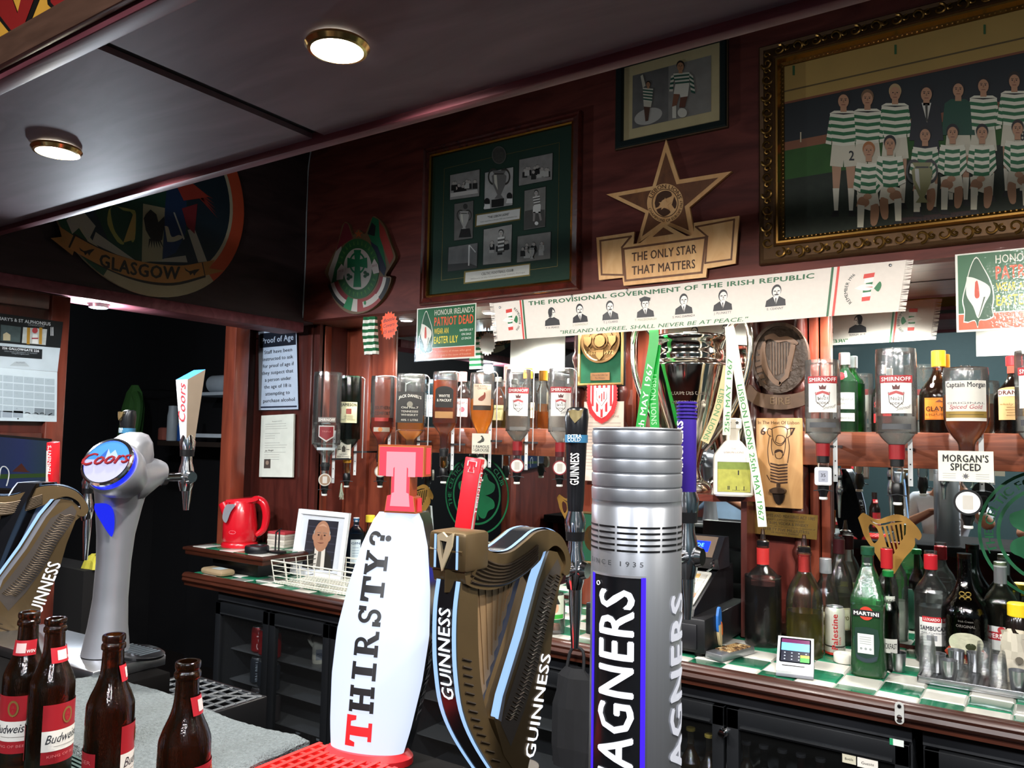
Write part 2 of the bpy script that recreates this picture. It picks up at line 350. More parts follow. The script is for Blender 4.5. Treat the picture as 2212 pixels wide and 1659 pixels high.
struct('wall_niche', bx(-3.0, XR, YM+.006, YM+.05, .0, ZH, MAHOGV))
YPN = 2.68
mb = bx(-3.0, -2.955, YPN+.02, YM+.006, .9, ZH, MAHOGV)
for ya, yb in ((YPN+.03, YPN+.07), (2.86, 2.90)): bx(-2.955, -2.945, ya, yb, .93, ZH-.005, REDW, mb, .003)
struct('wall_niche_left', mb)
mb = bx(-3.445, -2.955, YPN, YPN+.04, .90, ZH, MAHOGV); bx(-3.445, -2.955, YPN, YPN+.04, 0, .90, DARK, mb); bx(-3.03, -2.995, YPN-.012, YPN, .95, ZH, MAHOGV, mb, .004)
struct('wall_back_panel', mb)
mb = bx(-3.41, -3.32, 2.47, 2.555, .99, ZH, REDW, None, .008); bx(-3.445, -3.435, 2.555, YPN, .99, ZH, MAHOGV, mb)
struct('trim_2', mb)
MAHOG_DIM = wood('#281e1f', '#382b2c', .5, (6, 1.2, 6), 2.2, 0)  # same wood as the back wall, its dimmer light put into a darker, greyer colour
MAHOG_DIM.node_tree.nodes['Principled BSDF'].inputs['Specular IOR Level'].default_value = .18
struct('wall_left', bx(XL-.15, XL, -3, YW+.06, 2.10, 3.1, MAHOG_DIM))
mb = bx(XL-.155, XL+.006, -3, YW-.001, 2.055, 2.10, TRIMW, None, .004)
struct('trim_3', mb)
mb = bx(XL-.06, XL-.012, -3, 1.47, 0, 2.055, MAHOGV); bx(XL-.06, XL+.012, 1.405, 1.47, 0, 2.05, wood('#54241b', '#74382b', .3, (6, 6, 1), 2.2, .4), mb, .005); bx(XL-.06, XL+.006, -3, 1.40, 1.995, 2.05, MAHOGV, mb, .004); bx(XL-.06, XL+.006, -3, 1.40, 1.50, 1.56, MAHOGV, mb, .004)
struct('wall_left_lower', mb)
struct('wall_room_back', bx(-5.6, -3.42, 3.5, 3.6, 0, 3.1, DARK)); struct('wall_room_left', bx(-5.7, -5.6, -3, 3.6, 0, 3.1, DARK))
struct('wall_front', bx(-5.6, XR, -3.1, -3, 0, 3.1, ROOM)); struct('wall_right', bx(XR, XR+.1, -3, 3.6, 0, 3.1, mat('#223338', .7)))
# niche pilasters and shelf ledges
def baluster(mb, x, y, z0, z1, r, m):
    h = z1-z0; p = [(0, 0), (r*.9, 0), (r*.9, .04), (r*.6, .05), (r*.75, .07), (r*.6, .09)]; n = 7
    for i in range(n):
        a = .1+(h-.2)*i/n; k = (h-.2)/n
        p += [(r*.62, a), (r*.95, a+k*.18), (r*.95, a+k*.3), (r*.62, a+k*.42), (r*.72, a+k*.6), (r*.62, a+k*.95)]
    p += [(r*.9, h-.05), (r*.9, h), (0, h)]
    lathe(mb, p, m, 16, (x, y, z0))
PIL = MAHOGV
mb = bx(-1.60, -1.35, 2.83, YM+.006, .92, ZH, REDW); bx(-1.345, -1.25, 2.86, YM+.006, .92, ZH, REDW, mb, .004)
for x in (-1.585, -1.39): baluster(mb, x, 2.815, .93, ZH-.005, .026, PIL)
struct('trim_4', mb)
mb = bx(-.89, -.70, 2.83, YM+.006, .92, ZH, wood('#55201a', '#6c2c22', .34, (6, 6, 1), 2.2, .3)); bx(-.695, -.665, 2.86, YM+.006, .92, ZH, REDW, mb, .004); bx(-.66, -.63, 2.87, YM+.006, .92, ZH, REDW, mb, .004)
for x in (-.872, -.715): baluster(mb, x, 2.815, .93, ZH-.005, .028, PIL)
struct('trim_5', mb)
mb = bx(-2.945, -2.80, 2.865, YM+.006, .92, ZH, REDW, None, .004); bx(-2.80, -2.658, 2.885, YM+.006, .92, ZH, REDW, mb)
struct('trim_6', mb)
MIRR = mat('#e4ecea', .015, 1, .0)
for x0, x1, z0, lab in ((-2.655, -1.60, .93, 'long mirror behind the row of upturned bottles left of the silver cup'), (-1.25, -.89, .93, 'narrow mirror behind the silver cup'), (-.63, XR, .93, 'wide mirror behind the green and orange bottles on the right')):
    mb = bx(x0, x1, YM, YM+.005, z0, ZH-.002, MIRR)
    solo('wall_mirror', mb, lab, 'mirror')
for x0, x1, lab in ((-2.70, -1.60, 'brown wooden bottle ledge left of the round plaque'), (-.745, XR, 'brown wooden bottle ledge right of the oval harp plaque')):
    t = thing('bottle_shelf', lab, 'shelf', ((x0+x1)/2, 2.78, 1.50)); h = (x1-x0)/2
    obj('front_board', bx(-h, h, 0, .022, 0, .112, SHELFW, None, .003), t)
    obj('shelf_board', bx(-h, h, .022, .119, .092, .1115, SHELFW), t)
# ---------------------------------------------------------------- canopy over the bar
t = thing('bar_canopy', 'low dark wooden canopy with round spotlights hanging over the bar', 'canopy', (-.6, .94, ZC))
def cbx(x0, x1, y0, y1, z0, z1, m, bev=0): return bx(x0+.6, x1+.6, y0-.94, y1-.94, z0-ZC, z1-ZC, m, None, bev)
obj('panel', cbx(XL+.002, -1.364, .685, 1.205, ZC, ZC+.012, CEILW), t); obj('panel', cbx(-1.326, XR-.01, .685, 1.205, ZC, ZC+.012, CEILW), t)
obj('backing_board', cbx(XL+.002, XR-.01, .665, 1.225, ZC+.013, ZC+.03, DARK), t)
obj('edge_batten', cbx(XL+.002, XR-.01, 1.194, 1.222, ZC-.016, ZC+.05, TRIMW, .003), t)
obj('edge_batten', cbx(XL+.002, XR-.01, .655, .690, ZC-.016, ZC+.02, TRIMW, .003), t)
mb = cbx(XL+.002, XR-.01, .640, .655, ZC-.002, ZC+.055, wood('#4a3428', '#66493a', .4, (.8, 6, 6), 3, .2), .004)
obj('fascia_moulding', mb, t)
mb = bx(XL+.002, XR-.01, .645, .657, ZC+.055, ZC+.42, mat('#d9a03a', .45)); o_ = (0, 0, 0); F = fpix(.645, o_)
for pts in ([(-40, -60), (8, -60), (40, 30), (62, -60), (98, -60), (52, 62), (26, 66), (-40, -20)], [(105, -60), (150, -60), (160, -8), (168, -60), (215, -60), (168, 22), (140, 36), (112, 6)]):
    cx = sum(p[0] for p in pts)/len(pts); cy_ = sum(p[1] for p in pts)/len(pts)
    flat(mb, [(cx+(p[0]-cx)*1.2, cy_+(p[1]-cy_)*1.14) for p in pts], ink('#141210'), F, .001); flat(mb, pts, ink('#8d1f1c'), F, .002)
o = obj('sign_board', mb); o.parent = t; o.matrix_parent_inverse = Matrix.Translation(t.location).inverted()
for i, (sx, sy) in enumerate(CANOPY_SPOTS):
    t = thing('downlight', ['bright round spotlight in the canopy at far left', 'bright round spotlight in the middle of the canopy', 'canopy spotlight right of the seam panel', 'canopy spotlight at the far right end'][i], 'light', (sx, sy, ZC-.001), group='canopy spotlights')
    lathe(mb := MB(), [(.043, 0), (.053, -.001), (.055, -.006), (.050, -.013), (.044, -.014), (.043, 0)], mat('#c9a96a', .2, 1), 32)
    obj('rim', mb, t); lathe(mb := MB(), [(0, -.016), (.030, -.014), (.044, -.009), (.044, -.002), (0, -.002)], emit('#fff6e0', 40), 32); obj('lens', mb, t)
for i, (sx, sy) in enumerate(NICHE_SPOTS):
    t = thing('downlight', 'small white spotlight in the soffit over the bottles, %s' % ['first from the left', 'second from the left', 'above the green and white sign', 'above the silver cup', 'above the oval harp plaque', 'at the right end'][i], 'light', (sx, sy, ZH), group='soffit spotlights')
    lathe(mb := MB(), [(.024, 0), (.034, 0), (.034, -.006), (.026, -.010), (.024, 0)], mat('#e6e6e6', .3), 24); obj('rim', mb, t)
    lathe(mb := MB(), [(0, -.006), (.024, -.006), (.024, -.001), (0, -.001)], emit('#fffdf4', 30), 24); obj('lens', mb, t)
p = PZ(252, 657, 2.05); t = thing('downlight', 'small oval blue-white light under the left header beam', 'light', (-3.02, 1.62, 2.055))
lathe(mb := MB(), [(.03, 0), (.036, -.002), (.034, -.014), (.028, -.016), (.03, 0)], mat('#cfd3d8', .3, 1), 28); obj('rim', mb, t)
lathe(mb := MB(), [(0, -.017), (.030, -.015), (.031, -.003), (0, -.001)], emit('#dcecff', 30), 28); obj('lens', mb, t)
# ================================================================ things on the upper walls
def frame_border(mb, x0, z0, x1, z1, prof, m):
    """mitred picture frame; prof = [(inset, depth)] outside to inside"""
    vs = []; k = len(prof)
    for cx, cz, sx, sz in ((x0, z0, 1, 1), (x1, z0, -1, 1), (x1, z1, -1, -1), (x0, z1, 1, -1)):
        vs += [(cx+sx*i, -d, cz+sz*i) for i, d in prof]
    fs = [(c*k+j, ((c+1) % 4)*k+j, ((c+1) % 4)*k+j+1, c*k+j+1) for c in range(4) for j in range(k-1)]
    return mb.add(vs, fs, m)
def hoops(mb, F, L0, R0, L1, R1, n, w, a='#e8e2c8', b='#1f6b3a', bend=0):
    """a sleeve or shirt between left edge L0-L1 and right edge R0-R1 in n bands"""
    for i in range(n):
        t0, t1 = i/n, (i+1)/n; q = lambda A, B, t: (A[0]+(B[0]-A[0])*t, A[1]+(B[1]-A[1])*t)
        l0, l1, r0_, r1_ = q(L0, L1, t0), q(L0, L1, t1), q(R0, R1, t0), q(R0, R1, t1)
        m0 = ((l0[0]+r0_[0])/2, (l0[1]+r0_[1])/2+bend); m1 = ((l1[0]+r1_[0])/2, (l1[1]+r1_[1])/2+bend)
        flat(mb, [l0, m0, r0_, r1_, m1, l1], ink(b if i % 2 else a), F, w)
def head(mb, F, x, y, r, w, hair='#2a1c12', skin='#c08d68'):
    flat(mb, circ(x, y-.25*r, r*1.02, 20, r*1.2), ink(hair), F, w); flat(mb, circ(x, y+.2*r, r*.86, 20, r*1.12), ink(skin), F, w+.0004)
    flat(mb, [(x-r*.5, y+.95*r), (x+r*.5, y+.95*r), (x+r*.5, y+1.9*r), (x-r*.5, y+1.9*r)], ink(skin), F, w-.0002)
    for sx in (-1, 1): flat(mb, circ(x+sx*.34*r, y+.02*r, r*.13, 8, r*.09), ink('#20150f'), F, w+.0008); flat(mb, rect(x+sx*.34*r-.2*r, y-.26*r, x+sx*.34*r+.2*r, y-.18*r), ink(hair), F, w+.0008)
    flat(mb, [(x-.05*r, y), (x+.05*r, y), (x+.15*r, y+.42*r), (x-.12*r, y+.42*r)], ink('#9a6a48'), F, w+.0008)
    flat(mb, rect(x-.32*r, y+.72*r, x+.32*r, y+.82*r), ink('#7c4034'), F, w+.0008)
def stand(mb, F, x, y, r, w, kit='hoop', hair='#2a1c12', num=None, lower=True):
    L0, R0, L1, R1 = (x-2.2*r, y+2.1*r), (x+2.2*r, y+2.1*r), (x-1.8*r, y+7.2*r), (x+1.8*r, y+7.2*r)
    if lower:
        for sx in (-1, 1):
            flat(mb, [(x+sx*.3*r, y+10*r), (x+sx*1.9*r, y+10*r), (x+sx*1.7*r, y+14.5*r), (x+sx*.7*r, y+14.5*r)], ink('#b98a66'), F, w-.0008)
            flat(mb, [(x+sx*.7*r, y+14.2*r), (x+sx*1.75*r, y+14.2*r), (x+sx*1.5*r, y+18*r), (x+sx*.9*r, y+18*r)], ink('#ddd6bc'), F, w-.0004)
            flat(mb, [(x+sx*.8*r, y+17.8*r), (x+sx*1.6*r, y+17.8*r), (x+sx*2.1*r, y+18.8*r), (x+sx*.8*r, y+18.8*r)], ink('#141210'), F, w-.0003)
        flat(mb, [(x-1.85*r, y+7*r), (x+1.85*r, y+7*r), (x+2.2*r, y+10.6*r), (x+.1*r, y+10.8*r), (x, y+9.6*r), (x-.1*r, y+10.8*r), (x-2.2*r, y+10.6*r)], ink('#d9d0b4' if kit != 'suit' else '#17171b'), F, w)
        if num: text(mb, num, ink('#16161a'), F, (x+.9*r, y+9.7*r), (x+1.7*r, y+9.7*r), 1.6*r, w+.0008, .02, up=(0, -1))
    if kit == 'hoop':
        for sx in (-1, 1): hoops(mb, F, (x+sx*2.15*r, y+2.2*r), (x+sx*1.5*r, y+2.4*r), (x+sx*2.9*r, y+7*r), (x+sx*2.0*r, y+7.2*r), 9, w+.0002)
        hoops(mb, F, L0, R0, L1, R1, 9, w+.0004, bend=.25*r)
        flat(mb, [(x-1.5*r, y+1.7*r), (x+1.5*r, y+1.7*r), L0 and R0, L0], ink('#e8e2c8'), F, w+.0003)
    else:
        c = '#15161a' if kit == 'suit' else '#124a33'
        flat(mb, [(x-2.7*r, y+7.4*r), (x-2.2*r, y+2.3*r), (x-1.2*r, y+1.6*r), (x+1.2*r, y+1.6*r), (x+2.2*r, y+2.3*r), (x+2.7*r, y+7.4*r)], ink(c), F, w+.0003)
        if kit == 'suit':
            flat(mb, [(x-.75*r, y+1.5*r), (x+.75*r, y+1.5*r), (x+.1*r, y+4.6*r)], ink('#d8d2c0'), F, w+.0006); flat(mb, [(x-.2*r, y+1.7*r), (x+.2*r, y+1.7*r), (x+.2*r, y+4.4*r), (x-.05*r, y+4.5*r)], ink('#3d3a2e'), F, w+.0009)
    head(mb, F, x, y, r, w+.0008, hair)
def crouch(mb, F, x, y, r, w, hair='#2a1c12', side=1):
    k = side
    flat(mb, [(x-k*2.0*r, y+7.4*r), (x+k*1.4*r, y+6.6*r), (x+k*1.8*r, y+9.2*r), (x+k*.2*r, y+10*r), (x-k*1.9*r, y+9.4*r)], ink('#d9d0b4'), F, w)
    flat(mb, sp2([(x-k*2.1*r, y+9.3*r), (x-k*1.6*r, y+7.9*r), (x-k*.4*r, y+7.8*r), (x+k*.1*r, y+8.8*r), (x-k*.8*r, y+9.5*r), (x-k*2.1*r, y+9.3*r)], 3), ink('#a87a58'), F, w+.0003); flat(mb, sp2([(x+k*.3*r, y+9.2*r), (x+k*1.5*r, y+8.9*r), (x+k*1.7*r, y+10.6*r), (x+k*1.2*r, y+12.4*r), (x+k*.3*r, y+12.2*r), (x+k*.3*r, y+9.2*r)], 3), ink('#a87a58'), F, w+.0003)
    flat(mb, [(x-k*1.9*r, y+9.0*r), (x-k*.7*r, y+9.2*r), (x-k*.9*r, y+13*r), (x-k*1.9*r, y+13*r)], ink('#ddd6bc'), F, w+.0006)
    flat(mb, [(x-k*1.9*r, y+12.8*r), (x-k*.8*r, y+12.8*r), (x-k*.2*r, y+13.6*r), (x-k*2*r, y+13.6*r)], ink('#141210'), F, w+.0007)
    hoops(mb, F, (x-2*r, y+2.0*r), (x+2*r, y+2.0*r), (x-1.7*r, y+7*r), (x+1.7*r, y+7*r), 8, w+.0008, bend=.3*r)
    hoops(mb, F, (x-k*2.1*r, y+2.4*r), (x-k*1.2*r, y+2.5*r), (x-k*2.6*r, y+6.4*r), (x-k*1.4*r, y+7.0*r), 7, w+.0010); hoops(mb, F, (x+k*2.1*r, y+2.4*r), (x+k*1.2*r, y+2.5*r), (x+k*2.4*r, y+6*r), (x+k*1.2*r, y+7.4*r), 7, w+.0010)
    flat(mb, circ(x-k*.2*r, y+7.7*r, .7*r, 12, .5*r), ink('#b98a66'), F, w+.0012)
    head(mb, F, x, y, r, w+.0014, hair)
def cup2d(mb, F, x, y, h, w, body='#8d8a80', dark='#3a3833'):
    for sx in (-1, 1): flat(mb, ringseg(x+sx*.20*h, y+.22*h, .15*h, .20*h, 0, 360, 24, 1.5), ink(dark), F, w)
    flat(mb, [(x-.24*h, y), (x+.24*h, y), (x+.18*h, y+.12*h), (x+.26*h, y+.2*h), (x+.22*h, y+.5*h), (x+.06*h, y+.86*h), (x+.16*h, y+h), (x-.16*h, y+h), (x-.06*h, y+.86*h), (x-.22*h, y+.5*h), (x-.26*h, y+.2*h), (x-.18*h, y+.12*h)], ink(body), F, w+.0004)
    flat(mb, [(x-.18*h, y+.16*h), (x-.08*h, y+.16*h), (x-.04*h, y+.7*h), (x-.16*h, y+.45*h)], ink('#c9c5b6'), F, w+.0008)
    flat(mb, rect(x-.16*h, y+.1*h, x+.16*h, y+.14*h), ink(dark), F, w+.0008)
# ---- large gilt-framed team painting
x0 = PY(1643, 340, YW).x; zt = PY(1647, 107, YW).z; zb = PY(1638, 576, YW).z; x1 = x0+1.34
loc = (x0, YW, zb); H = zt-zb; Wd = x1-x0
t = thing('framed_painting', 'large painting of a football team in hooped shirts in an ornate gilt frame', 'painting', loc)
GILT = mat('#7d5c2a', .32, .85, .35, 60); GILD = mat('#49321a', .45, .6, .35, 80); GILB = mat('#b98a48', .25, .95, .15, 40)
mb = MB(); frame_border(mb, 0, 0, Wd, H, [(0, 0), (0, .018), (.006, .026), (.016, .022), (.05, .034), (.056, .030)], GILD)
frame_border(mb, 0, 0, Wd, H, [(.056, .030), (.060, .040), (.066, .040), (.072, .022)], GILB)
frame_border(mb, 0, 0, Wd, H, [(.072, .022), (.080, .016), (.080, .008)], GILT)
def curl(mb, cx, cz, r, a0, d, m):
    pts = [(cx+r*(1-.72*i/13)*cos(a0+d*i*.5), -.028-.006*sin(i*.25), cz+r*(1-.72*i/13)*sin(a0+d*i*.5)) for i in range(14)]
    tube(mb, pts, [.0045*(1-.5*i/13) for i in range(14)], m, 5)
def border(n, f, a0):
    for i in range(n): x, z = f((i+.5)/n); curl(mb, x, z, .019, a0+(i % 2)*pi, 1 if i % 2 else -1, GILT); curl(mb, *f((i+1)/n), .010, a0, 1, GILT)
border(12, lambda s: (.031, .04+(H-.08)*s), 0); border(12, lambda s: (Wd-.031, .04+(H-.08)*s), 0)
border(22, lambda s: (.04+(Wd-.08)*s, .031), pi/2); border(22, lambda s: (.04+(Wd-.08)*s, H-.031), pi/2)
for i in range(90): x = .085+(Wd-.17)*i/89; [box(mb, (x, -.017, z), (.004, .005, .004), GILB) for z in (.077, H-.077)]
for i in range(42): z = .085+(H-.17)*i/41; [box(mb, (x, -.017, z), (.004, .005, .004), GILB) for x in (.077, Wd-.077)]
obj('frame', mb, t)
mb = MB(); F = fpix(YW-.008, loc, 1620, 0, .3616); xr = 4200
def strip(za, zb_, m, w=0): flat(mb, [(.07, za), (Wd-.07, za), (Wd-.07, zb_), (.07, zb_)], m, fy(0, -.008, 0), w)
strip(.07, H-.07, ink('#121a1c')); strip(H-.20, H-.07, mat('#b08f4a', .6, 0, .15, 8), .0005); strip(H-.165, H-.160, ink('#5d4a20'), .001); strip(H-.205, H-.198, ink('#7d4526'), .001)
strip(.36, H-.33, ink('#8a5230'), .0005); strip(.20, .365, mat('#2f5a1e', .6, 0, .3, 20), .0007); strip(.07, .27, mat('#232b1c', .6, 0, .5, 60), .0010)
for px_, py_ in ((262, 425), (870, 300), (1402, 180)): flat(mb, rect(px_-7, py_-32, px_+7, py_+25), ink('#2d5c2c'), F, .0015)
flat(mb, rect(300, 790, 308, 850), ink('#c9bd9a'), F, .0015)
for hx, hy, kit, hair, num in ((560, 600, 'hoop', '#181210', '2'), (703, 588, 'hoop', '#7a5a3a', None), (868, 555, 'hoop', '#b89a6a', None), (1245, 535, 'keeper', '#181210', None), (1395, 510, 'hoop', '#181210', None), (1580, 482, 'hoop', '#2a1c12', '8'), (1770, 455, 'hoop', '#2a1c12', '7'), (1950, 430, 'hoop', '#181210', None), (2140, 405, 'hoop', '#4a3420', '3')):
    stand(mb, F, hx, hy, 37, .0020+.0001*(hx/300), kit, hair, num)
stand(mb, F, 1055, 560, 38, .0030, 'suit', '#181210')
for hx, hy, hair, sd in ((712, 900, '#b06a30', 1), (838, 862, '#181210', -1), (1048, 808, '#181210', 1), (1212, 795, '#181210', 1), (1388, 795, '#181210', 1), (1600, 770, '#2a1c12', -1), (1800, 750, '#2a1c12', 1)):
    crouch(mb, F, hx, hy, 36, .0045+.0001*(hx/300), hair, sd)
cup2d(mb, F, 1030, 975, 240, .0075, '#8f8a5a')
flat(mb, [(875, 1305), (1350, 1255), (1350, 1345), (875, 1395)], ink('#3a1f1a'), F, .0025); text(mb, 'LISBON LIONS 1967', ink('#15100e'), F, (910, 1370), (1310, 1325), 55, .0032, .01, up=(0, -1))
obj('painted_canvas', mb, t)
# ---- small twin-picture frame
S3 = (1280, 60, .3496); F = fpix(YW, (0, 0, 0), *S3)
a = PY(1280+152*.3496, 60+757*.3496, YW); b = PY(1280+838*.3496, 60+606*.3496, YW); c_ = PY(1280+836*.3496, 60+22*.3496, YW); loc = (a.x, YW, a.z)
t = thing('framed_picture', 'small dark-framed pair of footballer pictures with a cream mount above the wooden star', 'picture', loc)
Wd = b.x-a.x; H = c_.z-b.z; mb = MB(); frame_border(mb, 0, 0, Wd, H, [(0, 0), (0, .016), (.004, .020), (.022, .018), (.026, .012), (.028, .004)], mat('#15201f', .35, .1, .2)); frame_border(mb, 0, 0, Wd, H, [(-.003, 0), (-.003, .012), (0, .014), (0, 0)], mat('#5d4a35', .4, .5)); obj('frame', mb, t)
mb = MB(); flat(mb, rect(.026, .026, Wd-.026, H-.026), mat('#c9b88a', .7), fy(0, -.004, 0)); u, v = Wd, H
flat(mb, rect(.15*u, .20*v, .86*u, .80*v), ink('#b8b2a4'), fy(0, -.004, 0), .0006)
flat(mb, rect(.15*u, .20*v, .485*u, .80*v), mat('#6d6a66', .6, 0, .5, 18), fy(0, -.004, 0), .001); flat(mb, rect(.485*u, .20*v, .86*u, .80*v), mat('#8d8880', .6, 0, .4, 14), fy(0, -.004, 0), .001)
flat(mb, circ(.3*u, .3*v, .13*u, 24, .09*v), mat('#bdb8ae', .6), fy(0, -.004, 0), .0012)
G = fpix(YW-.006, loc, *S3); kk = dict(w=.002)
hoops(mb, G, (312, 372), (376, 378), (316, 455), (368, 462), 9, .0022, '#ded8c4', '#2c5a48'); flat(mb, [(298, 300), (312, 290), (330, 360), (312, 372)], ink('#d4cdb8'), G, .0022); head(mb, G, 346, 350, 14, .0026)
flat(mb, [(316, 455), (368, 462), (362, 492), (318, 488)], ink('#d4cdb8'), G, .0023); flat(mb, [(318, 488), (356, 492), (344, 575), (328, 578)], ink('#5d4032'), G, .0022)
hoops(mb, G, (500, 285), (600, 275), (515, 360), (598, 352), 7, .0022, '#ded8c4', '#2c5a48'); hoops(mb, G, (596, 280), (622, 300), (610, 400), (636, 408), 8, .0021, '#ded8c4', '#2c5a48'); hoops(mb, G, (486, 300), (508, 290), (475, 395), (497, 395), 7, .0021, '#ded8c4', '#2c5a48')
flat(mb, [(512, 355), (600, 348), (590, 425), (545, 432), (540, 412), (503, 410)], ink('#e2dccb'), G, .0024); flat(mb, [(503, 408), (540, 412), (520, 480), (492, 490)], ink('#8a5a42'), G, .0022); flat(mb, [(545, 430), (588, 425), (572, 492), (536, 494)], ink('#6d4434'), G, .0022)
flat(mb, [(494, 488), (518, 480), (518, 560), (494, 560)], ink('#e2dccb'), G, .0022); flat(mb, circ(556, 527, 29, 20), ink('#dcd6c6'), G, .0028); head(mb, G, 545, 238, 24, .0026)
obj('print', mb, t); obj('glazing', flat(MB(), rect(.026, .026, Wd-.026, H-.026), glass('#f8faf8', .95, .3, 0, 0), fy(0, -.012, 0)), t)
# ---- green mounted photo collage
S2 = (880, 220, .3376); q = lambda x, y: PY(880+x*.3376, 220+y*.3376, YW-.01)
a = q(98, 1300); b = q(1118, 1205); c_ = q(1125, 60); d_ = q(105, 305); loc = ((a.x+d_.x)/2, YW, (a.z+b.z)/2)
t = thing('framed_collage', 'large mahogany frame of black and white football photographs on a green mount', 'picture', loc); Wd = b.x-a.x; H = (c_.z+d_.z)/2-loc[2]
mb = MB(); frame_border(mb, 0, 0, Wd, H, [(0, 0), (0, .02), (.006, .028), (.012, .022), (.026, .03), (.034, .02)], wood('#3a150f', '#5a231a', .25, (3, 3, 3), 4, .5)); frame_border(mb, 0, 0, Wd, H, [(.034, .02), (.037, .024), (.042, .018), (.042, .006)], mat('#c08a3a', .25, 1, .1)); obj('frame', mb, t)
mb = MB(); flat(mb, rect(.04, .04, Wd-.04, H-.04), mat('#123022', .75, 0, .1, 80), fy(0, -.006, 0)); G = fpix(YW-.006, loc, *S2); GOLD = mat('#8a7a4a', .4, .6)
def pline(p, w=2.4): 
    for (xa, ya), (xb, yb) in zip(p, p[1:]):
        L = hypot(xb-xa, yb-ya); nx, ny = -(yb-ya)/L*w/2, (xb-xa)/L*w/2; flat(mb, [(xa+nx, ya+ny), (xb+nx, yb+ny), (xb-nx, yb-ny), (xa-nx, ya-ny)], GOLD, G, .0006)
pline([(545, 355), (237, 428), (218, 1142), (362, 1125)]); pline([(632, 336), (973, 260), (960, 1052), (785, 1075)])
flat(mb, circ(588, 342, 46, 28, 57), mat('#8d8d84', .35, .7, .3, 60), G, .002); flat(mb, circ(588, 342, 40, 28, 50), mat('#6f6f68', .35, .7, .4, 90), G, .0025)
PH = [[(275, 470), (463, 433), (460, 603), (273, 628)], [(498, 455), (678, 418), (673, 660), (493, 690)], [(717, 372), (930, 328), (926, 498), (714, 538)], [(302, 655), (423, 633), (418, 872), (300, 888)], [(751, 570), (886, 543), (882, 798), (747, 820)], [(490, 818), (670, 785), (663, 1025), (485, 1043)], [(265, 932), (450, 903), (445, 1062), (260, 1085)], [(707, 862), (918, 832), (914, 1003), (702, 1028)]]
for k, p in enumerate(PH):
    cx = sum(x for x, y in p)/4; cy_ = sum(y for x, y in p)/4
    flat(mb, [(cx+(x-cx)*1.05, cy_+(y-cy_)*1.04) for x, y in p], ink('#0b1a12'), G, .0005); flat(mb, p, mat(['#8d8a86', '#a8a6a2', '#8a8682', '#66635f', '#7d7a74', '#96938e', '#6e6c6a', '#7c7974'][k], .5, 0, .35, 30), G, .001)
def ppl(p, n, seed):       # little grey figures inside a photo quad
    rnd = random.Random(seed); (ax, ay), (bx_, by_), (cx, cy_), (dx, dy) = p
    for i in range(n):
        s, tt = rnd.uniform(.1, .9), rnd.uniform(.35, .62); x = ax+(bx_-ax)*s+(dx-ax)*tt; y = ay+(by_-ay)*s+(dy-ay)*tt; r = 9
        g = rnd.choice(['#1c1b1a', '#2b2a28', '#b9b6b0', '#161514']); flat(mb, [(x-16, y+48), (x-15, y+12), (x+15, y+10), (x+16, y+46)], ink(g), G, .0014+.00005*i); flat(mb, circ(x, y, r, 10, r*1.25), ink('#b0a8a0'), G, .0016+.00005*i); flat(mb, circ(x, y-5, r, 10, r*.9), ink('#1a1918'), G, .0015+.00005*i)
ppl(PH[0], 9, 1); ppl(PH[2], 12, 2); ppl(PH[5], 7, 3); ppl(PH[7], 11, 4); flat(mb, [(280, 585), (450, 560), (455, 585), (278, 612)], ink('#c4c0ba'), G, .0026)
cup2d(mb, G, 588, 440, 180, .0016, '#6b6966'); flat(mb, [(540, 628), (620, 618), (618, 668), (540, 678)], ink('#1c1b1a'), G, .0024)
for x, y in ((512, 640), (655, 605)): flat(mb, circ(x, y, 18, 14, 24), ink('#1c1b1a'), G, .0024); flat(mb, [(x-22, y+45), (x-14, y+15), (x+20, y+15), (x+20, y+45)], ink('#d8d6d2'), G, .0025)
cup2d(mb, G, 365, 700, 120, .0016, '#a5a29c'); flat(mb, circ(372, 670, 14, 12, 18), ink('#3a3836'), G, .0022); flat(mb, [(330, 870), (345, 815), (400, 810), (410, 865)], ink('#1e1d1c'), G, .0022)
hoops(mb, G, (803, 610), (848, 600), (812, 668), (852, 660), 7, .0016, '#d6d3cc', '#55524e'); flat(mb, [(806, 668), (856, 658), (852, 712), (804, 712)], ink('#d6d3cc'), G, .0018); flat(mb, [(806, 705), (822, 705), (816, 765), (804, 765)], ink('#8a8580'), G, .0018); flat(mb, [(838, 705), (852, 702), (862, 758), (850, 762)], ink('#8a8580'), G, .0018); head(mb, G, 826, 582, 13, .002, '#1a1918', '#b5b0aa'); flat(mb, circ(828, 778, 12, 12), ink('#dddbd6'), G, .002); flat(mb, [(752, 700), (800, 690), (880, 690), (882, 795), (748, 818)], ink('#4c4a46'), G, .0013)
hoops(mb, G, (580, 870), (625, 862), (582, 968), (618, 962), 8, .003, '#d6d3cc', '#55524e'); head(mb, G, 602, 838, 15, .0034, '#1a1918', '#b5b0aa')
flat(mb, [(392, 918), (402, 916), (398, 1048), (390, 1049)], ink('#dedcd6'), G, .0016); flat(mb, [(402, 916), (440, 960), (436, 966), (402, 926)], ink('#cfcdc8'), G, .0017); flat(mb, [(262, 1040), (390, 1030), (446, 1052), (445, 1062), (260, 1085)], ink('#3c3a38'), G, .0013)
cup2d(mb, G, 800, 935, 70, .004, '#b5b2ac')
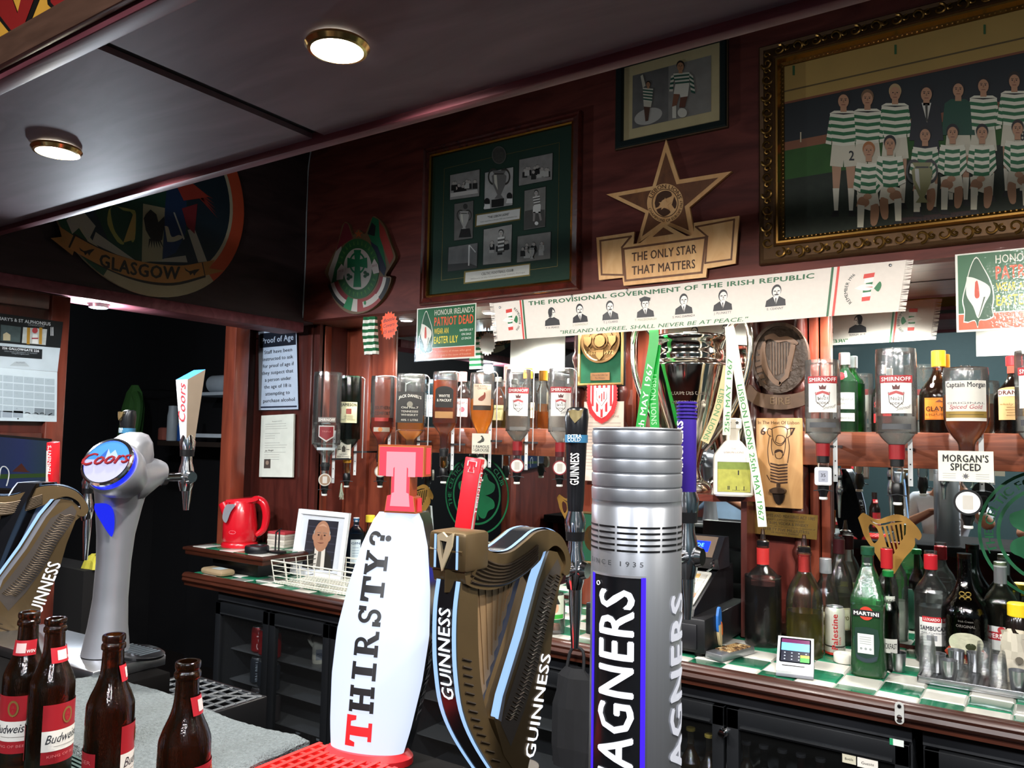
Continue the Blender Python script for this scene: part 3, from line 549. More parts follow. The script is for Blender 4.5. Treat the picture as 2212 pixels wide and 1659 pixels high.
for p, s1, s2, h1 in (([(447, 728), (722, 683), (718, 748), (443, 793)], '"THE LISBON LIONS"', 'Celtic were first in Europe 1967, the Champions Cup', 20), ([(374, 1093), (782, 1041), (780, 1105), (370, 1156)], 'CELTIC FOOTBALL CLUB', 'Winners of the Champions Cup, Lisbon, Portugal', 22)):
    flat(mb, [(p[0][0]-10, p[0][1]-8), (p[1][0]+5, p[1][1]-8), (p[2][0]+5, p[2][1]+8), (p[3][0]-10, p[3][1]+10)], GOLD, G, .0007); flat(mb, p, ink('#d4d2cc'), G, .0012); x0_, x1_ = p[0][0], p[1][0]; L = x1_-x0_; sl = (p[1][1]-p[0][1])/L
    ln = lambda a_, b_, dy: ((x0_+a_*L, p[0][1]+a_*L*sl+dy), (x0_+b_*L, p[0][1]+b_*L*sl+dy)); text(mb, s1, ink('#4a4a48'), G, *ln(.25, .75, 31), h1*.8, .0018, .01, up=(0, -1)); text(mb, s2, ink('#8a8a86'), G, *ln(.08, .93, 50), 9, .0018, up=(0, -1))
obj('photo_mount', mb, t); obj('glazing', flat(MB(), rect(.036, .036, Wd-.036, H-.036), glass('#f8faf8', .95, .3, 0, 0), fy(0, -.016, 0)), t)
# ---- wooden star plaque
loc = tuple(PY(1440, 600, YW)); G = fpix(YW-.001, loc, *S3); WL = wood('#dda263', '#f0c083', .45, (5, 5, 2), 3, .15, .02); WD = wood('#5e3417', '#7a4a24', .5, (5, 5, 3), 4, .1); BR = ink('#4a2a12')
STA = [(463, 697), (545, 945), (868, 893), (608, 1115), (640, 1300), (455, 1218), (280, 1345), (335, 1150), (95, 1035), (380, 985)]
RIB = [(42, 1305), (275, 1270), (268, 1345), (640, 1290), (643, 1215), (921, 1172), (897, 1465), (722, 1495), (716, 1548), (210, 1600), (203, 1550), (58, 1566)]
sc_ = lambda P, k, c: [(c[0]+(x-c[0])*k, c[1]+(y-c[1])*k) for x, y in P]
t = thing('wooden_star_plaque', 'cut-out pale wooden star plaque with a ribbon scroll under it', 'plaque', loc)
mb = MB(); prism(mb, STA, .012, WL, G, .001); flat(mb, sc_(STA, .80, (458, 1090)), WD, G, .0136)
flat(mb, circ(459, 1090, 112, 40, 120), WL, G, .0145); flat(mb, ringseg(459, 1090, 78, 82, 0, 360, 36, 1.07), BR, G, .0150)
flat(mb, sp2([(395, 1090), (410, 1040), (450, 1015), (490, 1020), (500, 1045), (470, 1060), (440, 1075), (420, 1110), (400, 1120)], 4), BR, G, .0152); flat(mb, sp2([(405, 1130), (440, 1118), (480, 1130), (490, 1150), (450, 1172), (415, 1150)], 4), BR, G, .0152); flat(mb, sp2([(515, 1050), (530, 1090), (520, 1125), (500, 1100)], 4), BR, G, .0152)
flat(mb, starp(459, 1098, 42, 17, 5, -pi/2), WL, G, .0157)
arctext(mb, 'LISBON LIONS', BR, G, 459, 1090, 85, 24, 88, .0153, .01, ky=1.07, yup=-1); arctext(mb, 'CHAMPIONS OF EUROPE 1967', BR, G, 459, 1090, 108, 17, 282, .0153, .008, flip=True, ky=1.07, yup=-1)
obj('star', mb, t)
mb = MB(); prism(mb, RIB, .009, WL, G, .0145)
def edge_band(P, wpx, m, w, closed=True):
    n = len(P)
    for i in range(n if closed else n-1):
        (xa, ya), (xb, yb) = P[i], P[(i+1) % n]; L = hypot(xb-xa, yb-ya); ex, ey = (xb-xa)/L*wpx/2, (yb-ya)/L*wpx/2
        flat(mb, [(xa-ex-ey, ya-ey+ex), (xb+ex-ey, yb+ey+ex), (xb+ex+ey, yb+ey-ex), (xa-ex+ey, ya-ey-ex)], m, G, w+.00002*i)
edge_band([(66, 1325), (255, 1298), (200, 1365), (210, 1535), (75, 1532)], 11, WD, .0240); edge_band([(655, 1240), (890, 1195), (872, 1440), (712, 1462), (725, 1300)], 11, WD, .0240)
edge_band([(208, 1375), (715, 1305), (690, 1520), (222, 1570)], 13, WD, .0243); flat(mb, [(395, 1302), (455, 1245), (518, 1283)], WD, G, .0242)
flat(mb, [(300, 1350), (455, 1218), (610, 1303)], WL, G, .0241); flat(mb, [(388, 1302), (455, 1243), (520, 1283)], WD, G, .0246)
flat(mb, [(215, 1365), (275, 1310), (270, 1355)], WL, G, .0246); flat(mb, [(650, 1245), (712, 1295), (655, 1300)], WL, G, .0246)
text(mb, 'THE ONLY STAR', BR, G, (262, 1452), (658, 1400), 55, .0248, .018, up=(0, -1)); text(mb, 'THAT MATTERS', BR, G, (262, 1535), (650, 1492), 55, .0248, .018, up=(0, -1))
obj('ribbon', mb, t)
# ---- painted roundel on the left wall
S1 = (0, 0, .42194); loc = (XL+.008, 1.768, 2.52); G = fpixx(XL+.008, loc, *S1); Rr = .418
t = thing('painted_roundel', 'large round painted city crest with a GLASGOW scroll on the left wall', 'crest', loc)
mb = MB(); F = fx(0, 0, 0); prism(mb, circ(0, 0, Rr, 64), .012, mat('#a2967a', .6), F); c = '#a8442a'
flat(mb, ringseg(0, 0, .36, Rr, -48, 70, 24), ink(c), F, .0125); flat(mb, ringseg(0, 0, .36, Rr, 150, 243, 20), ink('#0f3a26'), F, .0125); flat(mb, ringseg(0, 0, .345, .36, 0, 360, 60), ink('#a09a84'), F, .0128)
flat(mb, circ(0, 0, .345, 60), ink('#12222c'), F, .0128)
flat(mb, [(480, 1090), (490, 1000), (720, 900), (950, 900), (950, 1200), (880, 1300), (715, 1345), (560, 1270)], ink('#0e3226'), G, .0136)
flat(mb, [(722, 1045), (834, 1068), (820, 1335), (715, 1345)], ink('#8f8a70'), G, .0142); flat(mb, [(834, 1068), (850, 900), (950, 900), (940, 1200), (890, 1295), (822, 1330)], ink('#142a4a'), G, .0142)
flat(mb, sp2([(545, 1080), (540, 1150), (590, 1240), (625, 1250), (580, 1190), (560, 1120), (558, 1060), (600, 1062), (660, 1075), (685, 1095), (680, 1225), (660, 1230), (668, 1100), (620, 1080), (570, 1045)], 3), ink('#8d8a4a'), G, .0146)
flat(mb, [(620, 1245), (672, 1095), (685, 1100), (680, 1228)], ink('#a58a52'), G, .0147)
eag = [(760, 1075), (790, 1100), (800, 1140), (830, 1110), (832, 1150), (820, 1230), (800, 1240), (760, 1225), (735, 1180), (725, 1120), (735, 1100)]
flat(mb, eag, ink('#101010'), G, .0147)
for i in range(6): flat(mb, [(752+9*i, 1225), (764+9*i, 1225), (748+16*i, 1275)], ink('#101010'), G, .0148)
flat(mb, [(876, 1090), (884, 1090), (935, 1225), (928, 1230)], ink('#a5a39a'), G, .0148); flat(mb, sp2([(832, 1160), (850, 1165), (868, 1215), (905, 1205), (925, 1220), (880, 1240), (845, 1240)], 3), ink('#a8a08a'), G, .0148)
flat(mb, [(330, 1130), (395, 1060), (480, 1160), (440, 1240), (405, 1160), (360, 1200)], ink('#9a968a'), G, .0134); flat(mb, [(380, 1050), (430, 1020), (470, 1030), (470, 1120)], ink('#12283c'), G, .0133)
flat(mb, [(895, 960), (960, 930), (1060, 1010), (1000, 1020), (930, 1030)], ink('#8a3026'), G, .0150); flat(mb, [(920, 1070), (1000, 1045), (985, 1200), (945, 1160)], ink('#6a1f26'), G, .0150); flat(mb, [(950, 1180), (985, 1170), (1050, 1340), (1005, 1345)], ink('#9a968a'), G, .0136); flat(mb, [(460, 1245), (480, 1190), (690, 1340), (640, 1330)], ink('#9a968a'), G, .0137); flat(mb, [(730, 1340), (940, 1310), (950, 1345)], ink('#9a968a'), G, .0137)
for i in range(5): flat(mb, [(980, 960), (1080+6*i, 1020+25*i), (975, 980)], ink('#7a2a24'), G, .0149)
rib = sp2([(345, 1275), (375, 1212)], 1)+sp2([(375, 1212), (520, 1285), (715, 1342), (900, 1362), (1020, 1345)], 5)+sp2([(1020, 1345), (1035, 1412)], 1)+sp2([(1035, 1412), (870, 1450), (690, 1430), (500, 1360), (345, 1275)], 5)
flat(mb, [(290, 1160), (390, 1225), (360, 1310), (248, 1222), (305, 1215)], ink('#9a6a3a'), G, .0152); flat(mb, [(1000, 1350), (1090, 1332), (1060, 1375), (1140, 1388), (1030, 1415)], ink('#9a6a3a'), G, .0152)
cx, cy_ = 690, 1335; flat(mb, [(cx+(x-cx)*1.02, cy_+(y-cy_)*1.12) for x, y in rib], ink('#141210'), G, .0156); flat(mb, rib, ink('#a8733f'), G, .0162)
text(mb, 'GLASGOW', ink('#17140f'), G, (498, 1362), (905, 1430), 66, .0168, .035, up=(.05, -1), bend=-18)
for x, y in ((432, 1290), (970, 1392)): flat(mb, sp2([(x-40, y-22), (x-15, y-2), (x+10, y-8), (x+40, y-12), (x+20, y+8), (x+12, y+22), (x+4, y+8), (x-8, y+20), (x-14, y+6), (x-32, y-4)], 2), ink('#17140f'), G, .0168)
obj('painted_disc', mb, t)
# ---- shield plaque with a ringed cross
S6 = (690, 440, .15677); loc = tuple(PY(782, 675, YW)); G = fpix(YW-.001, loc, *S6)
OUT = sp2([(390, 262), (440, 290), (500, 440), (560, 370), (600, 380), (660, 430), (700, 350), (770, 190), (850, 220), (940, 330), (1020, 560), (1085, 740), (1030, 860), (950, 1000), (1028, 1030), (960, 1230), (830, 1400), (640, 1510), (440, 1515), (270, 1380), (160, 1150), (200, 1110), (110, 960), (190, 780), (270, 620), (310, 480), (350, 310)], 3)
mb = MB(); prism(mb, OUT, .016, mat('#5a452c', .5), G, .001); Z = .0175; I = lambda P, h, dz=0: flat(mb, P, ink(h), G, Z+dz)
I([(385, 275), (430, 290), (500, 490), (380, 560), (270, 660), (320, 480)], '#5c1a22'); I([(340, 595), (360, 700), (260, 1000), (200, 1105), (160, 980), (180, 900), (265, 670)], '#8d867c', .0003); I([(350, 620), (400, 660), (280, 1080), (205, 1110), (250, 900)], '#14502f', .0006)
I([(770, 195), (850, 230), (960, 880), (935, 1000), (870, 780), (700, 420)], '#0f5030'); I([(860, 260), (930, 350), (1010, 560), (1060, 740), (1005, 850), (900, 560), (870, 470)], '#7d2820', .0003); I([(700, 430), (760, 270), (815, 320), (800, 460)], '#101214', .0003); I([(740, 530), (840, 600), (960, 900), (930, 1010), (850, 900)], '#141a2a', .0005)
I(starp(580, 430, 62, 26, 5, -pi/2), '#8a4420', .001); I(ringseg(570, 905, 190, 290, 0, 360, 40, 1.42), '#1d4a26', .0012)
for i in range(28): a = 2*pi*i/28; I([(570+230*cos(a-.04), 905+230*1.42*sin(a-.04)), (570+280*cos(a), 905+280*1.42*sin(a)), (570+230*cos(a+.07), 905+230*1.42*sin(a+.07))], '#39602c', .0018)
I(circ(570, 910, 195, 40, 285), '#9a9288', .0022)
flat(mb, [(520, 650), (620, 650), (603, 780), (700, 755), (705, 900), (603, 880), (618, 1160), (512, 1160), (533, 880), (430, 900), (430, 755), (533, 780)], ink('#0f5a36'), G, Z+.0035); flat(mb, ringseg(568, 830, 92, 112, 0, 360, 30, 1.35), ink('#0f5a36'), G, Z+.0033)
for x, y in ((455, 1020), (685, 985)): [I(circ(x+22*cos(a), y+28*sin(a), 24, 10), '#1a3f28', .0034) for a in (0, 2.1, 4.2)]
I([(350, 840), (400, 900), (370, 1050), (280, 1065), (290, 930)], '#a89a92', .003); I([(800, 768), (850, 850), (870, 960), (790, 980), (755, 870)], '#a89a92', .003)
text(mb, '1912', ink('#6a3a3a'), G, (305, 960), (375, 945), 30, Z+.0036, up=(0, -1)); text(mb, '2012', ink('#6a3a3a'), G, (765, 890), (840, 870), 30, Z+.0036, up=(0, -1))
arc_ = lambda t0, t1, a, b, h, dz: I(ringseg(575, 960, a, b, t0, t1, 10, 1.22), h, dz)
for t0, t1, a, b, h in ((118, 162, 400, 440, '#161412'), (118, 162, 350, 400, '#a8a096'), (118, 162, 300, 350, '#6e2226'), (103, 118, 300, 440, '#15663a'), (92, 103, 300, 440, '#a8a096'), (80, 92, 300, 440, '#7d2a26'), (45, 80, 300, 335, '#7d2a26'), (45, 80, 335, 400, '#a8a096'), (45, 80, 400, 440, '#7d2a26'), (8, 45, 300, 345, '#6e2226'), (8, 45, 345, 390, '#a8a096'), (8, 45, 390, 440, '#161412')): arc_(t0, t1, a, b, h, .0008)
I(circ(668, 1375, 16, 10, 28), '#1d6a3a', .002)
solo('shield_plaque', mb, 'painted shield plaque with a green ringed cross and wreath between flags', 'plaque', loc)
# ================================================================ signs, banner, cables
def fquad(o, tl, tr, br, bl, wave=None):
    o, tl, tr, br, bl = map(V, (o, tl, tr, br, bl)); N_ = (tr-tl).cross(bl-tl).normalized()*-1
    def F(u, v, w=0):
        p = (bl*(1-u)+br*u)*(1-v)+(tl*(1-u)+tr*u)*v
        return tuple(p-o+N_*(-w-(wave(u, v) if wave else 0))*-1)
    return F
WP = mat('#e9e6de', .55); CLOTH = mat('#ddd4cb', .85, 0, .06, 60, .1)
# ---- banner scarf
YB = 2.535
TL, TR, BR_, BL = PY(1066, 655, YB), PY(1957, 561, YB), PY(1940, 673, YB), PY(1076, 737, YB)
LB = (TR-TL).length; HB = ((TL-BL).length+(TR-BR_).length)/2
wv = lambda u, v: .003*sin(u*23)+.005*sin(u*9)*(1-v)
def sag(F): return lambda u, v, w=0: F(u/LB, v/HB, w)
Ff = fquad(TL, TL, TR, BR_, BL, wv); NB = V(Ff(.5, .5, .01))-V(Ff(.5, .5, 0))
front = sag(Ff); back = lambda u, v, w=0: Ff(1-u/LB, v/HB, -w)
def fluffy(mb, F, u0, u1):
    for i in range(60):
        v0 = HB*(i+.2)/60; flat(mb, [(u0, v0), (u0, v0+HB*.012), (u1, v0+HB*.010+random.uniform(-.004, .004)), (u1, v0+random.uniform(-.004, .003))], CLOTH, F, .0002)
def emblem(mb, F, cx, cy_, s, fl=1):
    for i, c in enumerate(('#c8382e', '#ece6df', '#1d6a3a')): flat(mb, [(cx+fl*(-.1+.1*i-.15)*s, cy_+(.95-.32*i)*s), (cx+fl*(.42-.02*i)*s, cy_+(1.0-.32*i)*s), (cx+fl*(.40-.03*i)*s, cy_+(.70-.32*i)*s), (cx+fl*(-.12+.08*i-.15)*s, cy_+(.64-.32*i)*s)], ink(c), F, .0007)
    for i, c in enumerate(('#1d6a3a', '#ece6df', '#c8382e')): flat(mb, [(cx+fl*(-.2)*s, cy_+(-.05-.3*i)*s), (cx+fl*.35*s, cy_+(-.02-.3*i)*s), (cx+fl*.33*s, cy_+(-.31-.3*i)*s), (cx+fl*(-.18)*s, cy_+(-.34-.3*i)*s)], ink(c), F, .0007)
    flat(mb, sp2([(cx-.75*s*fl, cy_), (cx-.3*s*fl, cy_+.22*s), (cx+.3*s*fl, cy_+.2*s), (cx+.55*s*fl, cy_), (cx+.2*s*fl, cy_-.2*s), (cx-.3*s*fl, cy_-.16*s), (cx-.75*s*fl, cy_)], 4), ink('#e9e4da'), F, .0010)
    flat(mb, sp2([(cx+.5*s*fl, cy_-.1*s), (cx+.8*s*fl, cy_+.35*s), (cx+.95*s*fl, cy_+.05*s), (cx+.8*s*fl, cy_-.35*s), (cx+.5*s*fl, cy_-.1*s)], 3), ink('#1d6a3a'), F, .0012)
    flat(mb, [(cx-.1*s*fl, cy_+.05*s), (cx+.4*s*fl, cy_+.03*s), (cx+.4*s*fl, cy_-.03*s)], ink('#c8382e'), F, .0014)
def bust(mb, F, x, y, s, kind):
    K = ink('#15131a'); P = ink('#e6ded6')
    flat(mb, [(x-.5*s, y), (x-.46*s, y+.3*s), (x-.15*s, y+.48*s), (x+.15*s, y+.48*s), (x+.46*s, y+.3*s), (x+.5*s, y)], K, F, .0007)
    if kind: flat(mb, [(x-.14*s, y+.47*s), (x+.14*s, y+.47*s), (x+.02*s, y+.1*s)], P, F, .0010); flat(mb, [(x-.03*s, y+.4*s), (x+.03*s, y+.4*s), (x+.03*s, y+.14*s), (x, y+.1*s)], K, F, .0012)
    flat(mb, circ(x, y+.76*s, .235*s, 18, .31*s), K, F, .0008); flat(mb, circ(x+.02*s, y+.70*s, .19*s, 16, .25*s), P, F, .0012)
    if kind == 0: flat(mb, [(x-.2*s, y+.95*s), (x+.1*s, y+1.02*s), (x+.05*s, y+.8*s), (x-.02*s, y+.5*s), (x-.2*s, y+.5*s)], K, F, .0014); flat(mb, [(x+.19*s, y+.75*s), (x+.28*s, y+.64*s), (x+.18*s, y+.62*s)], P, F, .0014)
    for k in (-1, 1): flat(mb, rect(x+.02*s+k*.09*s-.055*s, y+.72*s, x+.02*s+k*.09*s+.055*s, y+.765*s), K, F, .0015)
    flat(mb, [(x, y+.72*s), (x+.05*s, y+.72*s), (x+.07*s, y+.6*s), (x, y+.6*s)], ink('#8a837c'), F, .0014)
    if kind in (1, 2, 5): flat(mb, [(x-.1*s, y+.58*s), (x+.02*s, y+.6*s), (x+.14*s, y+.58*s), (x+.11*s, y+.53*s), (x-.07*s, y+.53*s)], K, F, .0016)
    else: flat(mb, rect(x-.05*s, y+.535*s, x+.09*s, y+.555*s), K, F, .0016)
    if kind == 3: flat(mb, [(x-.26*s, y+.86*s), (x+.28*s, y+.86*s), (x+.32*s, y+1.02*s), (x, y+1.12*s), (x-.32*s, y+1.02*s)], K, F, .0018)
def banner_print(mb, F):
    for u, c in ((.125, '#c8382e'), (.136, '#1d5a34')): flat(mb, rect(u, 0, u+.007, HB), ink(c), F, .0006)
    for u, c in ((LB-.205, '#1d5a34'), (LB-.188, '#c8382e')): flat(mb, rect(u, 0, u+.007, HB), ink(c), F, .0006)
    text(mb, 'THE PROVISIONAL GOVERNMENT OF THE IRISH REPUBLIC', ink('#1d5a34'), F, (.165, HB-.024), (LB-.255, HB-.028), .0165, .0008, .03)
    text(mb, '"IRELAND UNFREE, SHALL NEVER BE AT PEACE."', ink('#2d6b40'), F, (.295, .009), (LB-.455, .006), .0140, .0008, .012, shear=.2)
    nm = ['P. H. PEARSE', 'J. CONNOLLY', 'T. J. CLARKE', 'T. MACDONAGH', 'S. MAC DIAMADA', 'J. PLUNKETT', 'E. CEANNT']
    ks = [0, 1, 2, 3, 4, 6, 5]
    for i, n in enumerate(nm):
        u = .262+(LB-.60)*[0, .140, .285, .440, .605, .765, .965][i]; y0 = .047-.003*(i == 0); bust(mb, F, u, y0, .066, ks[i])
        ctext(mb, n, ink('#3a3a3e' if i not in (1, 3) else '#9aa07a'), F, u, y0-.0115, .0078, .0008, .002)
    emblem(mb, F, .068, HB*.52, .044); arctext(mb, 'REMEMBER 1916', ink('#1a2a24'), F, .062, HB*.52, .052, .010, 0, .0008, .01)
    emblem(mb, F, LB-.098, HB*.52, .044); arctext(mb, 'REMEMBER 1916', ink('#1a2a24'), F, LB-.095, HB*.52, .056, .010, 180, .0008, .01)
mb = MB(); patch(mb, 0, 0, LB, HB, CLOTH, front, 0, 60, 4); fluffy(mb, front, 0, -.02); fluffy(mb, front, LB, LB+.02)
t = thing('banner', 'long white fringed scarf banner with seven printed portraits pinned along the header', 'banner', tuple(TL))
obj('cloth', mb, t); mb = MB(); banner_print(mb, front); obj('front_print', mb, t); mb = MB(); banner_print(mb, back); obj('back_print', mb, t)
for k, (u, v) in enumerate(((.03, HB-.02), (.355, HB-.004), (.58, HB-.004), (LB-.04, HB-.012))):
    mb = MB(); p = front(u, v, 0); lathe(mb, [(0, .006), (.004, .004), (.005, 0), (0, 0)], mat('#b0b2b5', .2, 1), 12, T=Matrix.Translation(V(p)-V((0, .001, 0))) @ Matrix.Rotation(R(90), 4, 'X')); obj('drawing_pin', mb, t)
# ---- green easter lily signs
def lily_sign(tl, label, a=0, old=False):
    loc = tuple(tl); w, h = .312, .222; t = thing('poster_sign', label, 'sign', loc, a, group='green lily signs')
    F = fy(0, 0, -h); mb = MB(); prism(mb, rect(0, 0, w, h), .003, WP, F, -.003); obj('board', mb, t); mb = MB()
    flat(mb, rect(.006, .052, w-.004, h-.004), mat('#0c5a30', .4), F, .0006); flat(mb, rect(.006, .006, w-.004, .050), mat('#c8552a', .4), F, .0006); flat(mb, rect(.006, .049, w-.004, .052), WP, F, .0009)
    O = sp2([(.020, .030), (.022, .06), (.018, .09), (.026, .13), (.038, .18), (.052, .206), (.066, .180), (.084, .135), (.090, .095), (.086, .06), (.088, .04), (.070, .032), (.056, .032), (.052, .012), (.046, .032), (.030, .028)], 3)
    cx, cy_ = .053, .11; flat(mb, [(cx+(x-cx)*1.08, cy_+(y-cy_)*1.04) for x, y in O], WP, F, .0011); flat(mb, O, mat('#0a4a28', .4), F, .0014)
    flat(mb, sp2([(.028, .155), (.046, .150), (.078, .128), (.084, .105), (.070, .075), (.054, .036), (.042, .070), (.026, .105), (.028, .155)], 4), WP, F, .0018); flat(mb, sp2([(.048, .138), (.054, .140), (.058, .100), (.052, .092), (.046, .1), (.048, .138)], 3), ink('#c8452a'), F, .0022)
    flat(mb, [(.054, .04), (.0555, .04), (.072, .095), (.068, .095)], ink('#4a5a4a'), F, .0022)
    X = .098; text(mb, "HONOUR IRELAND'S", ink('#dcd9cc'), F, (X, .186), (w-.012, .186), .024, .0012, .01); text(mb, 'PATRIOT DEAD', ink('#d8572f'), F, (X, .142), (w-.012, .142), .037, .0012, .03)
    text(mb, 'WEAR AN', ink('#e0c03a'), F, (X, .108), (X+.075, .108), .024, .0012, .02); text(mb, 'EASTER LILY', ink('#e6d23a'), F, (X, .068), (X+.125, .068), .030, .0012, .02)
    for i, s in enumerate(('EASTER LILY', 'ON SALE', '£3 EACH')): ctext(mb, s, ink('#e8e8e0'), F, w-.046, .112-.017*i, .009, .0012, .01, maxw=.07)
    text(mb, 'In memory of those who gave', ink('#e8b090'), F, (.105, .031), (w-.02, .031), .008, .0012); text(mb, 'their lives in the cause of freedom', ink('#e8b090'), F, (.105, .015), (w-.02, .015), .008, .0012)
    obj('print', mb, t); obj('plastic_sleeve', flat(MB(), rect(-.004, -.004, w+.004, h+.006), glass('#f8faf8', .95, .4, 0, 0), F, .004), t)
lily_sign(PY(901, 667, 2.545), 'green and orange lily sign left of the white scarf banner', 0)
lily_sign(PY(2063, 550, 2.545), 'green and orange lily sign at the right edge beyond the banner', 0)
# ---- orange starburst price tag and hooped bottle cover
loc = tuple(PY(840, 703, 2.535)); m_ = MPP(loc); F = fy(0, 0, 0); mb = MB()
prism(mb, [((.053 if i % 2 else .044)*cos(2*pi*i/36+.1), (.062 if i % 2 else .052)*sin(2*pi*i/36+.1)) for i in range(36)], .002, WP, F, -.002); flat(mb, [((.053 if i % 2 else .044)*cos(2*pi*i/36+.1), (.062 if i % 2 else .052)*sin(2*pi*i/36+.1)) for i in range(36)], mat('#f2531f', .5), F, .0005)
for s, y in (('Bottle', .014), ('Covers', -.010), ('£5 each', -.036)): text(mb, s, ink('#3a1510'), F, (-.032, y), (.034, y+.008), .016, .001, .0, .25)
solo('price_tag', mb, 'orange starburst price tag with handwriting under the shield plaque', 'tag', loc)
loc = tuple(PY(803, 685, 2.52)); mb = MB(); n = 12; F = fy(0, 0, 0)
for i in range(n):
    z0, z1 = -.165*i/n, -.165*(i+1)/n; x0, x1 = -.037+.002*i*.3, .028+.0015*i; m = mat('#0f5a32' if i % 2 == 0 else '#dedcd2', .85, 0, .12, 80)
    for k in range(6):
        wv2 = lambda j: .006*sin(j*1.9+.4*i)
        ua, ub = x0+(x1-x0)*k/6, x0+(x1-x0)*(k+1)/6; mb.add([(ua, -.014-wv2(k), z0), (ub, -.014-wv2(k+1), z0), (ub, -.014-wv2(k+1), z1), (ua, -.014-wv2(k), z1)], [(0, 1, 2, 3)], m)
        mb.add([(ua, .006, z0), (ub, .006, z0), (ub, .006, z1), (ua, .006, z1)], [(0, 1, 2, 3)], m)
    for xx, kk_ in ((x0, 0), (x1, 6)): mb.add([(xx, -.014-wv2(kk_), z0), (xx, .006, z0), (xx, .006, z1), (xx, -.014-wv2(kk_), z1)], [(0, 1, 2, 3)], m)
tag(obj('bottle_cover', mb, None, loc), 'green and white hooped cloth bottle cover hanging left of the orange tag', 'cover')
# ---- proof of age sign and paper notice on the left panel
YP = YPN-.012
tl, tr, br, bl = PY(559, 717, YP), PY(641, 708, YP), PY(645, 884, YP), PY(560, 886, YP); F = fquad(tl, tl, tr, br, bl); mb = MB()
t = thing('notice_sign', 'laminated age notice with bold black lettering on the left panel', 'sign', tuple(tl))
flat(mb, rect(0, 0, 1, 1), mat('#c9d3de', .35), F, .002); flat(mb, rect(.04, .79, .98, .975), mat('#141a26', .4), F, .0028); flat(mb, rect(.05, .025, .97, .045), mat('#1a2438', .4), F, .0028)
text(mb, 'Proof of Age', ink('#c8d0da'), F, (.10, .84), (.92, .855), .075, .0034, .02)
for i, (s, a, b) in enumerate((('Staff have been', .16, .88), ('instructed to ask', .12, .90), ('for proof of age if', .12, .92), ('they suspect that', .09, .90), ('a person under', .17, .84), ('the age of 18 is', .15, .84), ('attempting to', .18, .80), ('purchase alcohol', .12, .92))): text(mb, s, ink('#20242c'), F, (a, .705-.0875*i), (b, .715-.0875*i), .047, .0034, .01)
obj('printed_sheet', mb, t); obj('plastic_sleeve', flat(MB(), rect(-.03, -.02, 1.03, 1.05), glass('#eef3fa', .9, .6, .03, .01), F, .006), t)
tl, tr, br, bl = PY(568, 898, YP), PY(638, 894, YP), PY(635, 1031, YP), PY(563, 1030, YP); F = fquad(tl, tl, tr, br, bl); mb = MB()
prism(mb, rect(0, 0, 1, 1), .010, mat('#cfd2c6', .6), F, 0); rnd = random.Random(3)
text(mb, 'Premises Licence', ink('#5a5a58'), F, (.35, .885), (.65, .89), .018, .0104)
for i in range(16):
    if i not in (3, 7, 11): flat(mb, rect(.14, .85-.038*i, rnd.choice([.45, .78, .82, .6]), .855-.038*i), ink('#8a8c86'), F, .0104)
flat(mb, rect(.14, .14, .34, .29), ink('#4a423c'), F, .0104); flat(mb, circ(.24, .23, .05, 12, .035), ink('#8d7a6a'), F, .0107); text(mb, 'Jan. Morgan', ink('#2a2a2a'), F, (.15, .41), (.42, .42), .03, .0106, 0, .3)
solo('paper_notice', mb, 'typed white paper notice below the age notice on the left panel', 'notice', tuple(tl))
# ---- cables
mb = MB(); yc = YW-.005
tube(mb, smoothpath([PY(*p, yc) for p in ((790, 284), (840, 268), (880, 260), (930, 245), (990, 222), (1090, 192), (1170, 168), (1278, 141), (1400, 106), (1560, 60), (1780, -3), (1900, -38))], 5), .0032, mat('#9aa0a2', .5), 6); solo('cable', mb, 'thin grey cable strung along the top of the wall behind the canopy edge', 'cable')
mb = MB(); tube(mb, smoothpath([PY(*p, yc) for p in ((679, 300), (671, 330), (665, 380), (662, 470), (660, 560), (656, 640), (654, 680), (648, 701), (630, 702), (600, 704), (560, 707), (525, 711), (500, 716))], 5), .0032, mat('#9aa0a2', .5), 6); solo('cable', mb, 'thin grey cable hanging down the wall corner above the age notice', 'cable')
# ---- calendar and monitor on the left wall
XC = XL+.010; S = (0, 600, .27735); loc = tuple(PX(60, 760, XC)); G = fpixx(XC, loc, *S)
t = thing('wall_calendar', 'wall calendar with a dark picture page over a pale month grid', 'calendar', loc); mb = MB()
prism(mb, [(-110, 262), (487, 345), (443, 733), (-110, 690)], .004, mat('#aab9c4', .5), G); flat(mb, [(-110, 262), (487, 345), (465, 548), (-110, 498)], mat('#0e1418', .4), G, .0046)
text(mb, "ST MARY'S & ST ALPHONSUS", ink('#c8ced2'), G, (-72, 322), (388, 374), 26, .0052, .02, up=(0, -1)); text(mb, 'LONDON ROAD', ink('#9aa2a6'), G, (215, 372), (340, 384), 12, .0052, up=(0, -1))
flat(mb, [(0, 365), (158, 385), (150, 505), (-2, 490)], mat('#3a4a4c', .5, 0, .5, 40), G, .005); flat(mb, [(175, 385), (362, 402), (350, 525), (165, 508)], mat('#a8b0b0', .5, 0, .4, 60), G, .005)
for a in (205, 300): flat(mb, [(a, 388), (a+24, 390), (a+20, 520), (a-4, 517)], mat('#a07a2a', .5), G, .0056)
flat(mb, circ(266, 412, 22, 14), ink('#a03a40'), G, .0056); flat(mb, [(250, 440), (285, 442), (290, 515), (244, 512)], ink('#d0d4d4'), G, .0056); flat(mb, rect(240, 468, 292, 478), ink('#8a2a36'), G, .006); flat(mb, [(18, 440), (45, 425), (75, 445), (74, 490), (18, 488)], ink('#b0a88a'), G, .0056)
for a in (388, 402): flat(mb, rect(a, 385, a+7, 452), ink('#c8d0d4'), G, .0056)
